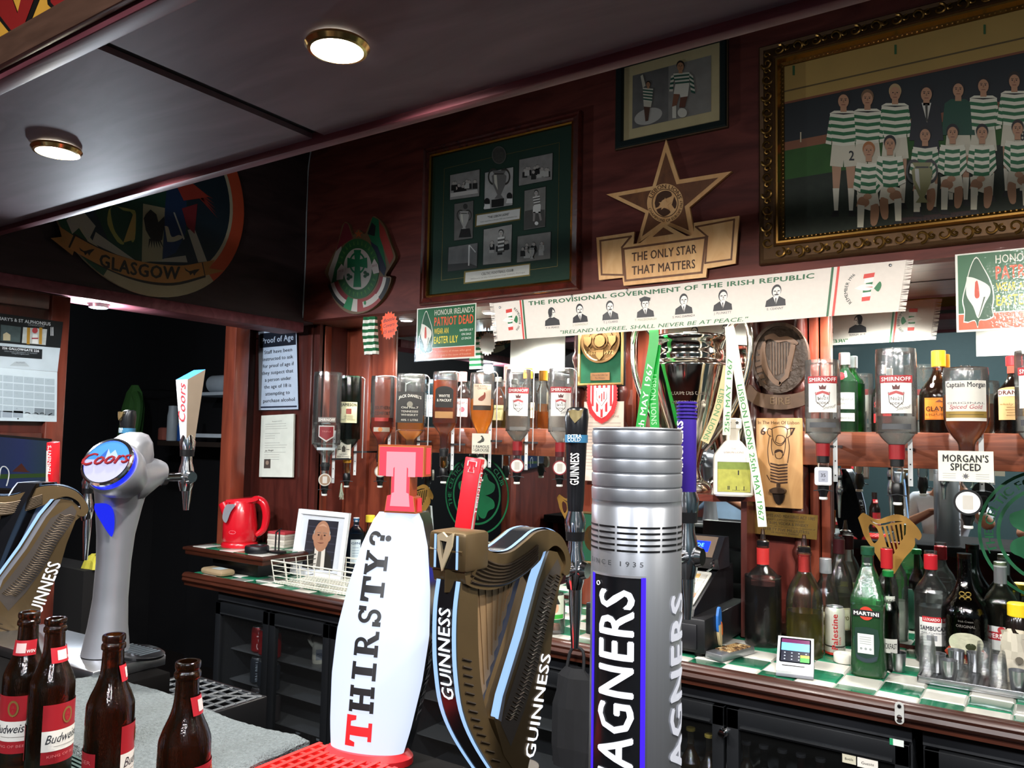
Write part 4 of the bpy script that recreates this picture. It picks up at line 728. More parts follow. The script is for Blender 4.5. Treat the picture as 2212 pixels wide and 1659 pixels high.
flat(mb, [(-10, 530), (325, 558), (322, 634), (-10, 610)], mat('#11171c', .4), G, .0046); text(mb, '226 GALLOWGATE 226', ink('#d0d8de'), G, (12, 555), (298, 580), 18, .0052, .03, up=(0, -1)); text(mb, 'OPEN FROM WEDNESDAY TO SUNDAY', ink('#8a969e'), G, (28, 576), (285, 595), 9, .0052, up=(0, -1)); text(mb, '226gallowgate.com', ink('#8a969e'), G, (85, 592), (220, 602), 10, .0052, up=(0, -1))
flat(mb, [(70, 685), (110, 655), (190, 655), (225, 692)], ink('#98a4ac'), G, .0046); text(mb, 'GALLOWGATE', ink('#5a666e'), G, (118, 664), (185, 668), 12, .0052, up=(0, -1)); obj('picture_page', mb, t); mb = MB()
prism(mb, [(-110, 690), (443, 735), (438, 1122), (-110, 1112)], .003, mat('#b3c3cd', .5), G)
for r in range(5):
    for c in range(6):
        xa = -60+81*c; yb = 752+59*r+8*c*.8; dk = (r == 4 and c >= 4); flat(mb, [(xa, yb), (xa+76, yb+5), (xa+75, yb+55), (xa-1, yb+50)], ink('#6d7a84' if dk else '#97a7b2'), G, .0036)
        if not dk: text(mb, str((r*7+c) % 30+1), ink('#8a98a2'), G, (xa+18, yb+22), (xa+32, yb+23), 10, .004, up=(0, -1))
for c in range(3): xa = -70+84*c; flat(mb, [(xa, 1036), (xa+78, 1039), (xa+77, 1090), (xa-1, 1087)], ink('#8593a0'), G, .0036)
text(mb, '2026', ink('#b0bec8'), G, (190, 1088), (415, 1096), 44, .0036, up=(0, -1)); flat(mb, circ(136, 1098, 6, 10), ink('#202428'), G, .004); obj('month_page', mb, t)
loc = tuple(PX(40, 1000, XC)); G = fpixx(XC, loc); t = thing('monitor', 'wide screen on the left wall with a dim blue and green picture', 'screen', loc)
mb = MB(); prism(mb, [(-160, 925), (106, 948), (100, 1062), (-160, 1050)], .02, BLACK(), G); obj('bezel', mb, t); mb = MB()
SCM = mat('#0d2238', .3, 0, .3, 6, es=.35); MC_ = bpy.data.materials.new('screen_picture'); MC_.use_nodes = True; nt = MC_.node_tree; b = nt.nodes['Principled BSDF']; tc = nt.nodes.new('ShaderNodeTexCoord'); se = nt.nodes.new('ShaderNodeSeparateXYZ'); rp = nt.nodes.new('ShaderNodeValToRGB'); mp = nt.nodes.new('ShaderNodeMapRange')
nt.links.new(tc.outputs['Object'], se.inputs[0]); nt.links.new(se.outputs[1], mp.inputs[0]); mp.inputs[1].default_value = -.12; mp.inputs[2].default_value = .12; nt.links.new(mp.outputs[0], rp.inputs[0])
rp.color_ramp.elements[0].color = lin('#10304a'); rp.color_ramp.elements[1].color = lin('#124a24'); e = rp.color_ramp.elements.new(.5); e.color = lin('#14306a'); nt.links.new(rp.outputs[0], b.inputs['Emission Color']); b.inputs['Emission Strength'].default_value = .10; b.inputs['Base Color'].default_value = (.01, .01, .02, 1); b.inputs['Roughness'].default_value = .2
flat(mb, [(-155, 930), (99, 953), (94, 1058), (-155, 1046)], MC_, G, .0205); flat(mb, [(-60, 1025), (96, 1022), (94, 1030), (-60, 1036)], emit('#3a5a28', .08), G, .021); flat(mb, [(20, 1018), (40, 1000), (52, 1016), (60, 1020)], emit('#5a2a20', .08), G, .021); obj('screen', mb, t)
mb = MB(); tube(mb, smoothpath([PX(*p, XC+.03) for p in ((-2, 1035), (2, 1012), (10, 1008), (18, 1016), (19, 1030), (14, 1050))], 5), .002, mat('#a8acb0', .5), 6); tag(obj('cable', mb), 'small looped white cable in front of the screen on the left wall', 'cable')
# ================================================================ bottles and the niche
NECKS = {   # outline of a standing bottle: (radius fraction, height fraction)
 'spirit': [(0, 0), (.90, 0), (1, .02), (1, .58), (.97, .63), (.80, .69), (.50, .75), (.36, .80), (.33, .86), (.33, .96), (.38, .97), (.38, 1), (0, 1)],
 'litre':  [(0, 0), (.92, 0), (1, .02), (1, .70), (.96, .74), (.70, .81), (.40, .865), (.32, .89), (.31, .97), (.36, .975), (.36, 1), (0, 1)],
 'round':  [(0, 0), (.90, 0), (1, .03), (1, .44), (.97, .54), (.86, .63), (.62, .72), (.42, .78), (.36, .83), (.35, .95), (.40, .96), (.40, 1), (0, 1)],
 'wine':   [(0, 0), (.92, 0), (1, .02), (1, .55), (.95, .62), (.66, .70), (.40, .76), (.34, .82), (.32, .96), (.37, .965), (.37, 1), (0, 1)],
 'cone':   [(0, 0), (.93, 0), (1, .02), (1, .06), (.93, .30), (.98, .54), (1, .57), (.94, .62), (.55, .78), (.36, .85), (.33, .90), (.33, .965), (.36, .97), (.36, 1), (0, 1)],
 'bell':   [(0, 0), (.92, 0), (1, .02), (1, .40), (.96, .50), (.80, .58), (.50, .67), (.34, .75), (.30, .82), (.30, 1), (0, 1)],
 'pour':   [(0, 0), (.92, 0), (1, .015), (1, .635), (.98, .66), (.62, .735), (.34, .78), (.28, .82), (.28, .93), (.33, .94), (.33, 1), (0, 1)],
}
def bottle(label, loc, h, r, shape='spirit', gl='#fafcfb', liq=None, fill=.5, inv=False, sq=0, sy=1, rz=None, cap=None, labels=(), group=None, name='bottle', extra=None, edge=.35, refl=.9, hz=None):
    a0 = face_cam(loc) if rz is None else rz
    t = thing(name, label, 'bottle', loc, a0, group); P = NECKS[shape]
    P3 = [(a*r, b*h) for a, b in P]; 
    sm = [(p.x, p.y) for p in smoothpath([(a, b, 0) for a, b in P3[1:-1]], 3)]
    flip = (lambda q: [(a, h-b) for a, b in q][::-1]) if inv else (lambda q: q)
    obj('glass_body', lathe(MB(), flip([(0, 0)]+sm+[(0, h)]), glass(gl, edge, refl, .06, hz or (.035 if inv and gl > '#e' else .012)), 36, sq=sq, sy=sy), t)
    if liq:
        k = .93; zt = h*fill; q = []
        if not inv:
            for (a, b), (c, d) in zip(sm, sm[1:]):
                if b < .004: continue
                if b >= zt: break
                q.append((a*k, b))
            ra = next((a+(c-a)*(zt-b)/max(d-b, 1e-6) for (a, b), (c, d) in zip(sm, sm[1:]) if b <= zt < d), q[-1][0] if q else r)
            q = [(0, .005), (q[0][0]*.97, .005)]+[p for p in q if p[1] > .007]+[(ra*k, zt), (0, zt)]
        else:           # liquid sits in the neck end
            S = flip(sm); q = [p for p in [(a*k, b) for a, b in S] if .012 < p[1] < zt]
            ra = next((a+(c-a)*(zt-b)/max(d-b, 1e-6) for (a, b), (c, d) in zip(S, S[1:]) if b <= zt < d), r)
            q = [(0, .012), (q[0][0], .012)]+q+[(ra*k, zt), (0, zt)]
        obj('liquid', lathe(MB(), q, liquid(liq), 32, sq=sq, sy=sy), t)
    F = (fy(0, -r*sy-.0006, 0) if sq else fcyl(r+.0010)) if True else None
    for k, fn in enumerate(labels):
        mb = MB(); fn(mb, F, r, h); obj('label', mb, t)
    if cap and not inv:
        cz, ch, cr = cap[1]*h, cap[2], cap[3]; obj('cap', cyl(MB(), cr, cz, cz+ch, mat(cap[0], .3, .2 if len(cap) < 5 else cap[4]), bev=.0015), t)
    if extra: extra(t, r, h)
    return t
def lab(w, y0, y1, bg, lines, cx=0, frame=None, more=None, arch=0, base=None):
    """printed label: w, y0, y1 in metres; lines = (string, colour, y fraction, height fraction, bold, shear, width fraction)"""
    def fn(mb, F, r, h):
        H = y1-y0
        patch(mb, cx-w/2, y0, cx+w/2, y1, mat(bg, .55, 0, .04, 40), F, 0, 12)
        if arch: 
            pts = [(cx+w/2*cos(pi*i/12), y1+arch*sin(pi*i/12)) for i in range(13)]; flat(mb, pts, mat(bg, .55, 0, .04, 40), F, .0001)
        if frame:
            for ya in (y0+.03*H, y1-.05*H): patch(mb, cx-w*.47, ya, cx+w*.47, ya+.02*H, ink(frame), F, .0004, 12)
        for l in lines:
            s, c, fy_, fh = l[:4]; b = l[4] if len(l) > 4 else 0; sh = l[5] if len(l) > 5 else 0; fwid = l[6] if len(l) > 6 else .88
            wd_ = min(glyphs(s, b, sh)[2]*fh*H*1.36, fwid*w)
            if len(l) > 6: wd_ = fwid*w
            text(mb, s, ink(c), F, (cx-wd_/2, y0+fy_*H), (cx+wd_/2, y0+fy_*H), fh*H, .0007, b, sh)
        if more: more(mb, F, y0, H, w)
    return fn
def greek(n, c, ya, yb, wf=.7):      # small unreadable lines of print
    def f(mb, F, y0, H, w):
        rnd = random.Random(n)
        for i in range(n):
            y = y0+H*(ya+(yb-ya)*i/max(n-1, 1)); k = w*wf*rnd.uniform(.6, 1)/2; patch(mb, -k, y, k, y+H*.016, ink(c), F, .0006, 6)
    return f
def vodka_label(r):
    def crest(mb, F, y0, H, w):
        patch(mb, -w/2-.002, y0+H*1.0, w/2+.002, y0+H*1.0+.022, mat('#a3262b', .45), F, .0012, 12); text(mb, 'SMIRNOFF', ink('#efe8e2'), F, (-w*.45, y0+H+.005), (w*.45, y0+H+.006), .012, .0018, .02)
        s = w*.24; S = [(-s, y0+H*.70), (-s*.6, y0+H*.66), (0, y0+H*.72), (s*.6, y0+H*.66), (s, y0+H*.70), (s*.9, y0+H*.36), (0, y0+H*.16), (-s*.9, y0+H*.36)]
        flat(mb, S, ink('#6a6460'), F, .0005); flat(mb, [(x*.88, y0+H*.44+(y-y0-H*.44)*.88) for x, y in S], mat('#ece9e4', .5), F, .0008)
        flat(mb, [(-s*1.05, y0+H*.66), (0, y0+H*.74), (s*1.05, y0+H*.66), (s*.8, y0+H*.58), (0, y0+H*.65), (-s*.8, y0+H*.58)], ink('#b0484a'), F, .0010)
        flat(mb, [(-s*.4, y0+H*.78), (s*.4, y0+H*.78), (s*.5, y0+H*.93), (s*.2, y0+H*.87), (0, y0+H*.95), (-s*.2, y0+H*.87), (-s*.5, y0+H*.93)], ink('#5a2a2a'), F, .001)
        ctext(mb, 'No21', ink('#55504c'), F, 0, y0+H*.43, H*.11, .0012, .01); ctext(mb, 'VODKA', ink('#55504c'), F, 0, y0+H*.28, H*.08, .0012, .02)
        text(mb, 'Smirnoff', ink('#8a8682'), F, (0, y0+H*.08), (w*.46, y0+H*.18), H*.12, .0010, -.005, .4)
    return lab(r*1.75, .135, .225, '#e6e4df', [], more=crest)
OPT = []
def optic(label, top, badge='#e6e3dc', ring='#2a2a2c', txt=None, square=False, card=None, collar='#141416', cup='#d8dcdc', rz=None, br=.026, wide=1, arm=None):
    """spirit measure hanging under an upturned bottle; top = the bottle's neck end"""
    loc = tuple(top); a0 = face_cam(loc) if rz is None else rz; t = thing('spirit_optic', label, 'optic', loc, a0, 'spirit optics under the bottles')
    mb = MB(); cyl(mb, .019, -.022, .014, mat(collar, .35), bev=.002); obj('collar', mb, t)
    obj('measure_chamber', lathe(MB(), [(0, -.022), (.016, -.022), (.017, -.028), (.017, -.062), (.013, -.070), (0, -.070)], glass(cup, .6, .8), 20), t)
    mb = MB(); lathe(mb, [(0, -.070), (.014, -.070), (.017, -.078), (.017, -.105), (.012, -.118), (.009, -.135), (0, -.135)], BLACK(), 20); lathe(mb, [(.0092, -.126), (.0125, -.128), (.0125, -.134), (.0092, -.136)], mat('#dcdcd8', .4), 16); obj('nozzle', mb, t)
    mb = MB(); tube(mb, [(-.028, -.012, -.108), (0, -.018, -.103), (.028, -.012, -.108)], .0018, mat('#4a4c50', .35, .8), 6); obj('push_bar', mb, t)
    if badge:
        mb = MB(); zc = -.062; T = Matrix.Translation((0, -.028, zc)) @ Matrix.Rotation(R(90), 4, 'X')
        if square: box(mb, (0, -.026, zc), (.050, .010, .056), mat(ring, .35), .006); F = fy(0, -.0313, zc); flat(mb, rrect(-.021, -.024, .021, .024, .005), mat(badge, .4), F, .0003); flat(mb, rrect(-.014, -.018, .014, .018, .003), mat('#9ea2b0', .3), F, .0006)
        else: cyl(mb, br, -.005, .005, mat(ring, .35), n=32, T=T); F = fy(0, -.0335, zc); flat(mb, circ(0, 0, br*.84, 28), mat(badge, .4), F, .0003); flat(mb, rrect(-br*.36, -br*.55, br*.36, br*.55, .003), mat('#b9b4ac' if not txt else '#8a6a42', .4), F, .0006)
        if txt: ctext(mb, txt, ink('#1c1c20'), F, 0, -.002, .011, .001, .01); ctext(mb, 'ml', ink('#1c1c20'), F, 0, -.013, .006, .001)
        obj('badge', mb, t)
    if card:
        w, h, x, z, fn = card; mb = MB(); F = fy(x, -.034, z); prism(mb, rect(-w/2, 0, w/2, h), .002, mat('#e0dccb', .5), F, -.002); fn(mb, F, w, h); obj('name_card', mb, t)
    mb = MB(); xr = .036*wide; box(mb, (xr, .030, .04), (.013, .002, .24), mat('#c9ccce', .35, .5)); 
    for k in range(5): box(mb, (xr, .0286, -.06+.045*k), (.004, .001, .004), BLACK())
    ya = (arm or (2.7815 if loc[1] > 2.5 else 2.68))-loc[1]; R_ = Matrix.Rotation(-a0, 4, 'Z'); box(mb, (0, 0, 0), (.010, ya-.02, .008), mat('#3a3c40', .4, .5), 0, R_ @ Matrix.Translation((.02, .02+(ya-.02)/2, .03)))
    obj('wall_bracket', mb, t); return t
def hook(t, x, h, r):       # chrome wire over the upturned base
    mb = MB(); tube(mb, smoothpath([(x, .034, .0), (x, .034, h-.03), (x, .030, h+.0), (x*.75, .01, h+.012), (0, -.004, h+.012), (-r*.5, -.008, h+.008)], 4), .0028, mat('#d6d9db', .25, .6), 6); obj('retaining_wire', mb, t)
YO = 2.665
def upt(px, py, Y=YO): return PY(px, py, Y)
def optic_bottle(label, px, ytop, yneck, wpx, Y=YO, wire=True, **k):
    a, b = upt(px, ytop, Y), upt(px, yneck, Y); h = a.z-b.z; r = wpx*MPP(((a.x+b.x)/2, Y, a.z))/2
    loc = ((a.x+b.x)/2, Y, b.z); 
    t = bottle(label, loc, h, r/(k.get('wk', 1)), inv=True, **{q: v for q, v in k.items() if q not in ('wk', 'opt')})
    if wire: hook(t, r+.012, h, r)
    return t, loc, h, r
GRP = 'upturned spirit bottles on optics'
def CL(s, c='#1c1a18', y=.5, hh=.3, b=.02, sh=0, wf=.88): return (s, c, y, hh, b, sh, wf)
# left bank, from the wall corner towards the cup
t, l, h, r = optic_bottle('upturned empty clear vodka bottle with a red shield label, leftmost on the bank', 706, 812, 1008, 60, 2.54, wire=False, shape='litre', gl='#eef2f0', group=GRP, labels=[lab(.082, .20, .222, '#7a7672', [CL('SMIRNOFF', '#d8d2cc', .2, .6, .03)]), lambda mb, F, r, h: (flat(mb, [(-.036, .185), (.036, .185), (.036, .135), (0, .112), (-.036, .135)], ink('#b8b4b0'), F, .0002), flat(mb, [(-.031, .180), (.031, .180), (.031, .138), (0, .119), (-.031, .138)], ink('#7d1f26'), F, .0006), text(mb, 'TRIPLE', ink('#b06a6a'), F, (-.02, .155), (.02, .155), .007, .001)), lab(.085, .075, .087, '#aab4b8', [])])
optic('spirit optic with a brown round badge under the empty vodka bottle by the corner', (l[0], l[1], l[2]+.004), badge='#8a6f58', ring='#b8b4aa', br=.028, arm=2.68)
mb = MB(); F = fy(0, 0, 0); box(mb, (-.052, .02, -.02), (.008, .012, .30), mat('#c9ccca', .4, .3)); tube(mb, [(-.052, .02, .13), (-.052, .0, .155), (.03, -.03, .155)], .006, mat('#d6d8d4', .4), 6, flatk=.6); solo('bottle_bracket', mb, 'pale metal bracket holding the leftmost empty vodka bottle', 'bracket', (l[0], l[1]+.02, l[2]+.04))
def jam_card(mb, F, w, h): text(mb, 'JAMESON', ink('#2a2418'), F, (-w*.42, h*.78), (w*.42, h*.80), h*.11, .0006, .03, bend=h*.05); flat(mb, rrect(-w*.12, h*.35, w*.12, h*.62, .003), ink('#3a3426'), F, .0006); flat(mb, [(-w*.1, h*.6), (0, h*.72), (w*.1, h*.6)], ink('#3a3426'), F, .0006); flat(mb, rect(-w*.4, h*.46, -w*.18, h*.50), ink('#3a3426'), F, .0006); flat(mb, rect(w*.18, h*.46, w*.4, h*.50), ink('#3a3426'), F, .0006); text(mb, 'Triple Distilled', ink('#3a3426'), F, (-w*.3, h*.19), (w*.3, h*.19), h*.07, .0006, 0, .3); text(mb, 'IRISH WHISKEY', ink('#2a2418'), F, (-w*.42, h*.07), (w*.42, h*.07), h*.07, .0006, .02)
t, l, h, r = optic_bottle('upturned dark green whiskey bottle with a cream label', 753, 819, 990, 52, 2.68, shape='litre', gl='#2c5a38', liq='#3a2410', fill=.52, edge=.25, group=GRP, labels=[lab(.082, .165, .262, '#d9d2a8', [CL('JAMESON', '#2a2c20', .80, .15, .03), CL('IRISH WHISKEY', '#5a5646', .12, .06, 0)], more=lambda mb, F, y0, H, w: (flat(mb, rrect(-.012, y0+H*.42, .012, y0+H*.68, .003), ink('#8a3a30'), F, .0008), greek(4, '#7a745a', .2, .34)(mb, F, y0, H, w)))])
optic('spirit optic with a cream whiskey name card on a golden collar', l, badge=None, collar='#c98f2e', cup='#d0a050', arm=2.867, card=(.066, .086, -.018, .0, jam_card))
mb = MB(); [tube(mb, smoothpath([(0, 0, 0), (.004*sin(k), -.002, -.02), (.012*cos(2.4*k), .008*sin(2.4*k), -.055-.01*(k % 3))], 3), .0022, mat('#8f9682', .8), 5) for k in range(9)]; solo('ribbon_tassel', mb, 'grey-green cloth tassel hanging from the optic under the green whiskey bottle', 'tassel', (l[0], l[1]-.03, l[2]-.115))
t, l, h, r = optic_bottle('upturned clear liqueur bottle half full of red-brown spirit, right of the green bottle', 825, 818, 988, 50, shape='spirit', gl='#fafbf8', liq='#e0622c', fill=.50, group=GRP, labels=[lab(.078, .115, .135, '#b9aa98', []), lambda mb, F, r, h: [text(mb, s, ink('#2c2826'), F, (-.034, y), (.038, y), .016, .0008, .03) for s, y in (('SOUTHERN', .215), ('COMFORT', .190))]+[flat(mb, [(-.034, .178), (.03, .178), (.03, .162), (-.034, .162)], ink('#b03a34'), F, .0006)], lambda mb, F, r, h: flat(mb, circ(-.006, .125, .010, 14), ink('#c87a3a'), F, .0008)])
optic('spirit optic with a pale oval badge left of the glowing letter', l, badge='#dcd6cc', ring='#9a958c')
t, l, h, r = optic_bottle('upturned square whiskey bottle with a black label', 888, 815, 968, 60, shape='litre', gl='#fafbf8', liq='#eca23a', fill=.46, sq=5, sy=1, wk=1.0, rz=.62, group=GRP, labels=[lambda mb, F, r, h: (flat(mb, rect(-r*.95, .11, r*.95, .245), mat('#14120f', .4), F, .0002), text(mb, "JACK DANIEL'S", ink('#dcd8cc'), F, (-r*.8, .212), (r*.8, .212), .013, .0008, .02, bend=.010), flat(mb, circ(0, .190, .013, 16), ink('#8a8678'), F, .0006), [text(mb, s, ink('#d0ccc0'), F, (-r*.6, y), (r*.6, y), .009, .0008, .015) for s, y in (('TENNESSEE', .155), ('WHISKEY', .140), ('Old No.7', .172), ('40% 1 LITRE', .118))]), lambda mb, F, r, h: (lambda G: (flat(mb, rect(-r*.9, .11, r*.9, .245), mat('#1a1713', .4), G, .0002), [flat(mb, rect(-r*.7, .13+.012*i, r*(.2+.1*(i*7 % 5)), .133+.012*i), ink('#8a867a'), G, .0006) for i in range(8)], flat(mb, circ(r*.4, .19, .010, 12, .02), ink('#b9b5a8'), G, .0006)))(fg((r*1.0+.0006, 0, 0), (0, 1, 0), (0, 0, 1)))])
optic('spirit optic with a black collar under the square black-label bottle', l, badge=None)
t, l, h, r = optic_bottle('upturned bottle of amber whisky with a black arched label', 961, 809, 975, 53, shape='spirit', gl='#fafbf8', liq='#e8822c', fill=.92, sq=1.5, rz=.60, group=GRP, labels=[lab(.076, .185, .255, '#15120f', [CL('WHYTE', '#d8d4ca', .62, .17, .03, 0, .6), CL('& MACKAY', '#d8d4ca', .36, .17, .03, 0, .8)], arch=.02), lab(.076, .140, .168, '#a87a48', [])])
optic('spirit optic with a black collar and amber chamber under the black arched label', l, badge=None, collar='#1a1a1c', cup='#d09040')
def grouse_card(mb, F, w, h):
    B = ink('#3a3a34'); flat(mb, sp2([(-.004, h*.52), (.002, h*.56), (.010, h*.60), (.012, h*.72), (.006, h*.86), (.001, h*.90), (-.003, h*.86), (.002, h*.80), (-.002, h*.68), (-.014, h*.58), (-.016, h*.54), (-.004, h*.52)], 3), B, F, .0006)
    text(mb, 'FAMOUS', B, F, (-w*.28, h*.27), (w*.42, h*.27), h*.15, .0006, .03); text(mb, 'GROUSE', B, F, (-w*.34, h*.10), (w*.42, h*.10), h*.15, .0006, .03); text(mb, 'THE', B, F, (-w*.36, h*.12), (-w*.36, h*.42), h*.08, .0006, .01, up=(-1, 0)); flat(mb, rect(-w*.4, h*.05, w*.4, h*.06), B, F, .0006)
t, l, h, r = optic_bottle('upturned whisky bottle with a small red bird on its cream label', 1041, 808, 968, 52, shape='round', gl='#fafbf8', liq='#eca038', fill=.66, group=GRP, labels=[lab(.080, .175, .262, '#d8c3ab', [CL('THE FAMOUS', '#7a5a4a', .86, .09, .01), CL('GROUSE', '#7a5a4a', .74, .10, .01, 0, .5)], more=lambda mb, F, y0, H, w: flat(mb, sp2([(-.014, y0+H*.22), (.0, y0+H*.2), (.012, y0+H*.34), (.013, y0+H*.55), (.008, y0+H*.62), (.006, y0+H*.5), (-.004, y0+H*.42), (-.016, y0+H*.3), (-.014, y0+H*.22)], 3), ink('#8a3a26'), F, .0008)), lab(.082, .155, .174, '#3a3026', [])])
optic('spirit optic carrying a cream name card with a printed bird', l, badge='#dcd8d0', ring='#b9b5ac', card=(.076, .082, .0, -.022, grouse_card))
for px_, yt, yn, lb, ob in ((1119, 805, 972, 'upturned vodka bottle with a red-banded white label, left one of the pair by the plaque', 'spirit optic with a red-rimmed round badge under the left vodka bottle'), (1211, 803, 975, 'upturned vodka bottle with a red-banded white label, just left of the plaque', 'spirit optic half hidden behind the tall black tap handle')):
    t, l, h, r = optic_bottle(lb, px_, yt, yn, 53, shape='litre', gl='#fafbf8', liq='#f2f0ea', fill=.52, group=GRP, labels=[vodka_label(.05), lab(.070, .078, .092, '#6d6a66', [])])
    obj('neck_band', cyl(MB(), r*.40, -.002, .034, mat('#8a1a20', .35)), t); optic(ob, l, badge='#d8d4ce', ring='#7a1f26', collar='#4a1418', br=.028)
mb = MB()
# right bank
for px_, yt, yn, wp, lb, ob, sqr in ((1777, 786, 985, 72, 'upturned vodka bottle right of the opener board, above a square badge', 'spirit optic with a square 35 ml badge beside the opener board', True), (1936, 763, 992, 81, 'upturned large vodka bottle in front of the orange-capped bottle', 'spirit optic with a plain 35 ml chamber under the large vodka bottle', False), (2240, 766, 990, 80, 'upturned vodka bottle cut off by the right edge of the picture', 'spirit optic beyond the right edge of the picture', False)):
    t, l, h, r = optic_bottle(lb, px_, yt, yn, wp, 2.62, wire=False, shape='litre', gl='#fafbf8', liq='#e9ecea', fill=.40, group=GRP, labels=[vodka_label(.052), lab(.085, .088, .104, '#4a4c50', [])])
    obj('neck_band', cyl(MB(), r*.40, .0, .045, mat('#8a1a20', .35)), t); obj('base_knob', lathe(MB(), [(0, h+.012), (.012, h+.010), (.014, h+.004), (.034, h+.001), (.034, h-.001), (0, h-.001)], glass('#e8eeee', .6), 20), t)
    optic(ob, l, badge='#dadade' if sqr else None, ring='#e4e4e6', txt='35' if sqr else None, square=sqr)
def morgan_card(mb, F, w, h):
    B = ink('#1e1e20'); text(mb, "MORGAN'S", B, F, (-w*.41, h*.64), (w*.41, h*.64), h*.24, .0006, .04); text(mb, 'SPICED', B, F, (-w*.27, h*.36), (w*.27, h*.36), h*.24, .0006, .04); flat(mb, starp(0, h*.18, h*.12, h*.05, 8), ink('#5a5a5e'), F, .0006)
    for x in (-.3, .3): [flat(mb, rect(x*w-w*.12, h*(.10+.07*i), x*w+w*.12, h*(.115+.07*i)), ink('#9a9a98'), F, .0006) for i in range(3)]
t, l, h, r = optic_bottle('upturned spiced rum bottle full of amber rum with a white label', 2087, 797, 1000, 88, 2.62, wire=False, shape='round', gl='#fafbf8', liq='#dc8434', fill=.72, group=GRP, labels=[lab(.118, .118, .232, '#d8d4cc', [CL('Captain Morgan', '#26262c', .84, .13, .02, 0, .92), CL('ORIGINAL', '#6a6a6a', .42, .05, 0), CL('Spiced Gold', '#a8414a', .30, .11, 0, .3, .75)], more=lambda mb, F, y0, H, w: (patch(mb, -w/2, y0+H*.08, w/2, y0+H*.24, mat('#9a7f3e', .4, .3), F, .0005), patch(mb, -w*.4, y0+H*.15, w*.4, y0+H*.165, ink('#5a4a24'), F, .0009)))])
obj('base_knob', lathe(MB(), [(0, h+.012), (.012, h+.010), (.014, h+.004), (.034, h+.001), (.034, h-.001), (0, h-.001)], glass('#e8eeee', .6), 20), t)
optic('spirit optic with a white name card above a large round badge', l, badge='#e2e2e0', ring='#161618', card=(.136, .086, -.004, -.052, morgan_card), br=.036)
for o in [x for x in COL.objects if x.get('label', '').startswith('spirit optic with a white name card')]:
    for c in o.children:
        if c.name.startswith('badge'): c.location = (0, .0, -.048)
        if c.name.startswith('nozzle'): c.location = (0, 0, -.05)
# standing bottles on the ledges
ZL = 1.6125; YS = 2.838
def ledge(label, px, ytop, wpx, **k):
    p = PY(px, ytop, YS); h = p.z-ZL; r = wpx*MPP((p.x, YS, 1.7))/2; return bottle(label, (p.x, YS, ZL), h, r, **k)
GS = 'bottles standing on the ledges'
ledge('pale blue gin bottle standing on the ledge between the black-label bottles', 933, 822, 26, shape='litre', gl='#9fd4e6', liq='#a8dcea', fill=.7, sq=4, rz=.6, group=GS, cap=('#7aa8b8', .93, .02, .012), labels=[lab(.036, .05, .15, '#c6dbe2', [CL('GIN', '#2a4a5a', .8, .1)], more=greek(6, '#5a7a8a', .2, .7))])
ledge('pink gin bottle with a rose cap on the ledge', 1000, 806, 38, shape='spirit', gl='#f6d6d0', liq='#e8a090', fill=.55, group=GS, cap=('#e2a49c', .84, .045, .019), labels=[lab(.050, .05, .13, '#e8dcd8', [CL('GIN', '#8a4a4a', .7, .14)], more=lambda mb, F, y0, H, w: flat(mb, circ(0, y0+H*.4, .012, 16), ink('#d0505a'), F, .0006))])
ledge('clear tequila bottle with an olive label on the ledge', 1077, 818, 36, shape='round', gl='#fafbf8', liq='#c8b05a', fill=.35, group=GS, cap=('#6a6a66', .93, .022, .015), labels=[lab(.050, .035, .10, '#a8a070', [CL('REPOSADO', '#4a4a2a', .7, .12)], more=greek(4, '#5a5a3a', .2, .5))])
ledge('clear liqueur bottle with an orange cap on the ledge behind the left vodka bottle', 1141, 798, 44, shape='round', gl='#fafbf8', liq='#d88a4a', fill=.30, group=GS, cap=('#f09a2c', .84, .045, .020), labels=[lab(.062, .045, .11, '#e8cfa8', [CL('LIQUEUR', '#8a5a2a', .5, .18)])])
ledge('blue vodka bottle on the ledge beside the plaque', 1232, 822, 34, shape='litre', gl='#6a9ad8', liq='#5a88cc', fill=.8, group=GS, cap=('#c8ccd0', .93, .022, .013))
ledge('green gin bottle with a ribbed silver cap and white label', 1824, 762, 52, shape='spirit', gl='#58cc70', hz=.09, liq='#48c05c', fill=.85, group=GS, edge=.2, cap=('#c4c8cc', .84, .042, .018, .9), labels=[lab(.066, .075, .130, '#dfe0d8', [CL('Tanqueray', '#4a544c', .55, .22, 0, .3), CL('LONDON DRY GIN', '#6a746c', .28, .12, 0)]), lab(.066, .035, .062, '#dfe0d8', [CL('imported', '#6a746c', .3, .3, 0, .3)]), lambda mb, F, r, h: flat(mb, circ(-.012, .185, .013, 16), ink('#b8353a'), F, .001)])
ledge('clear black-spirit bottle with a red and black label left of the large vodka bottle', 1905, 798, 44, shape='round', gl='#e4e6e4', liq='#1a0e0c', fill=.30, group=GS, cap=('#c8ccd0', .92, .03, .014, .8), labels=[lab(.058, .03, .115, '#1a1214', [CL('SAMBUCA', '#c83a34', .6, .2)], more=lambda mb, F, y0, H, w: (patch(mb, -w/2, y0, w/2, y0+H*.35, ink('#b82a2a'), F, .0005), flat(mb, starp(-.01, y0+H*.75, .016, .006, 6), ink('#c83a34'), F, .0008)))])
ledge('squat whisky liqueur bottle with an orange cap and orange label', 2027, 762, 78, shape='bell', gl='#b06a34', liq='#7a3410', fill=.62, edge=.3, group=GS, cap=('#ee8f1e', .82, .052, .0205), labels=[lab(.090, .04, .108, '#e8862a', [CL('GLAYVA', '#4a1e0c', .40, .22, .02), CL('LIQUEUR', '#7a3a14', .2, .1, 0)], frame='#c9661a', more=lambda mb, F, y0, H, w: flat(mb, [(-.012, y0+H*.8), (.012, y0+H*.8), (0, y0+H*.92)], ink('#7a3a14'), F, .0007))])
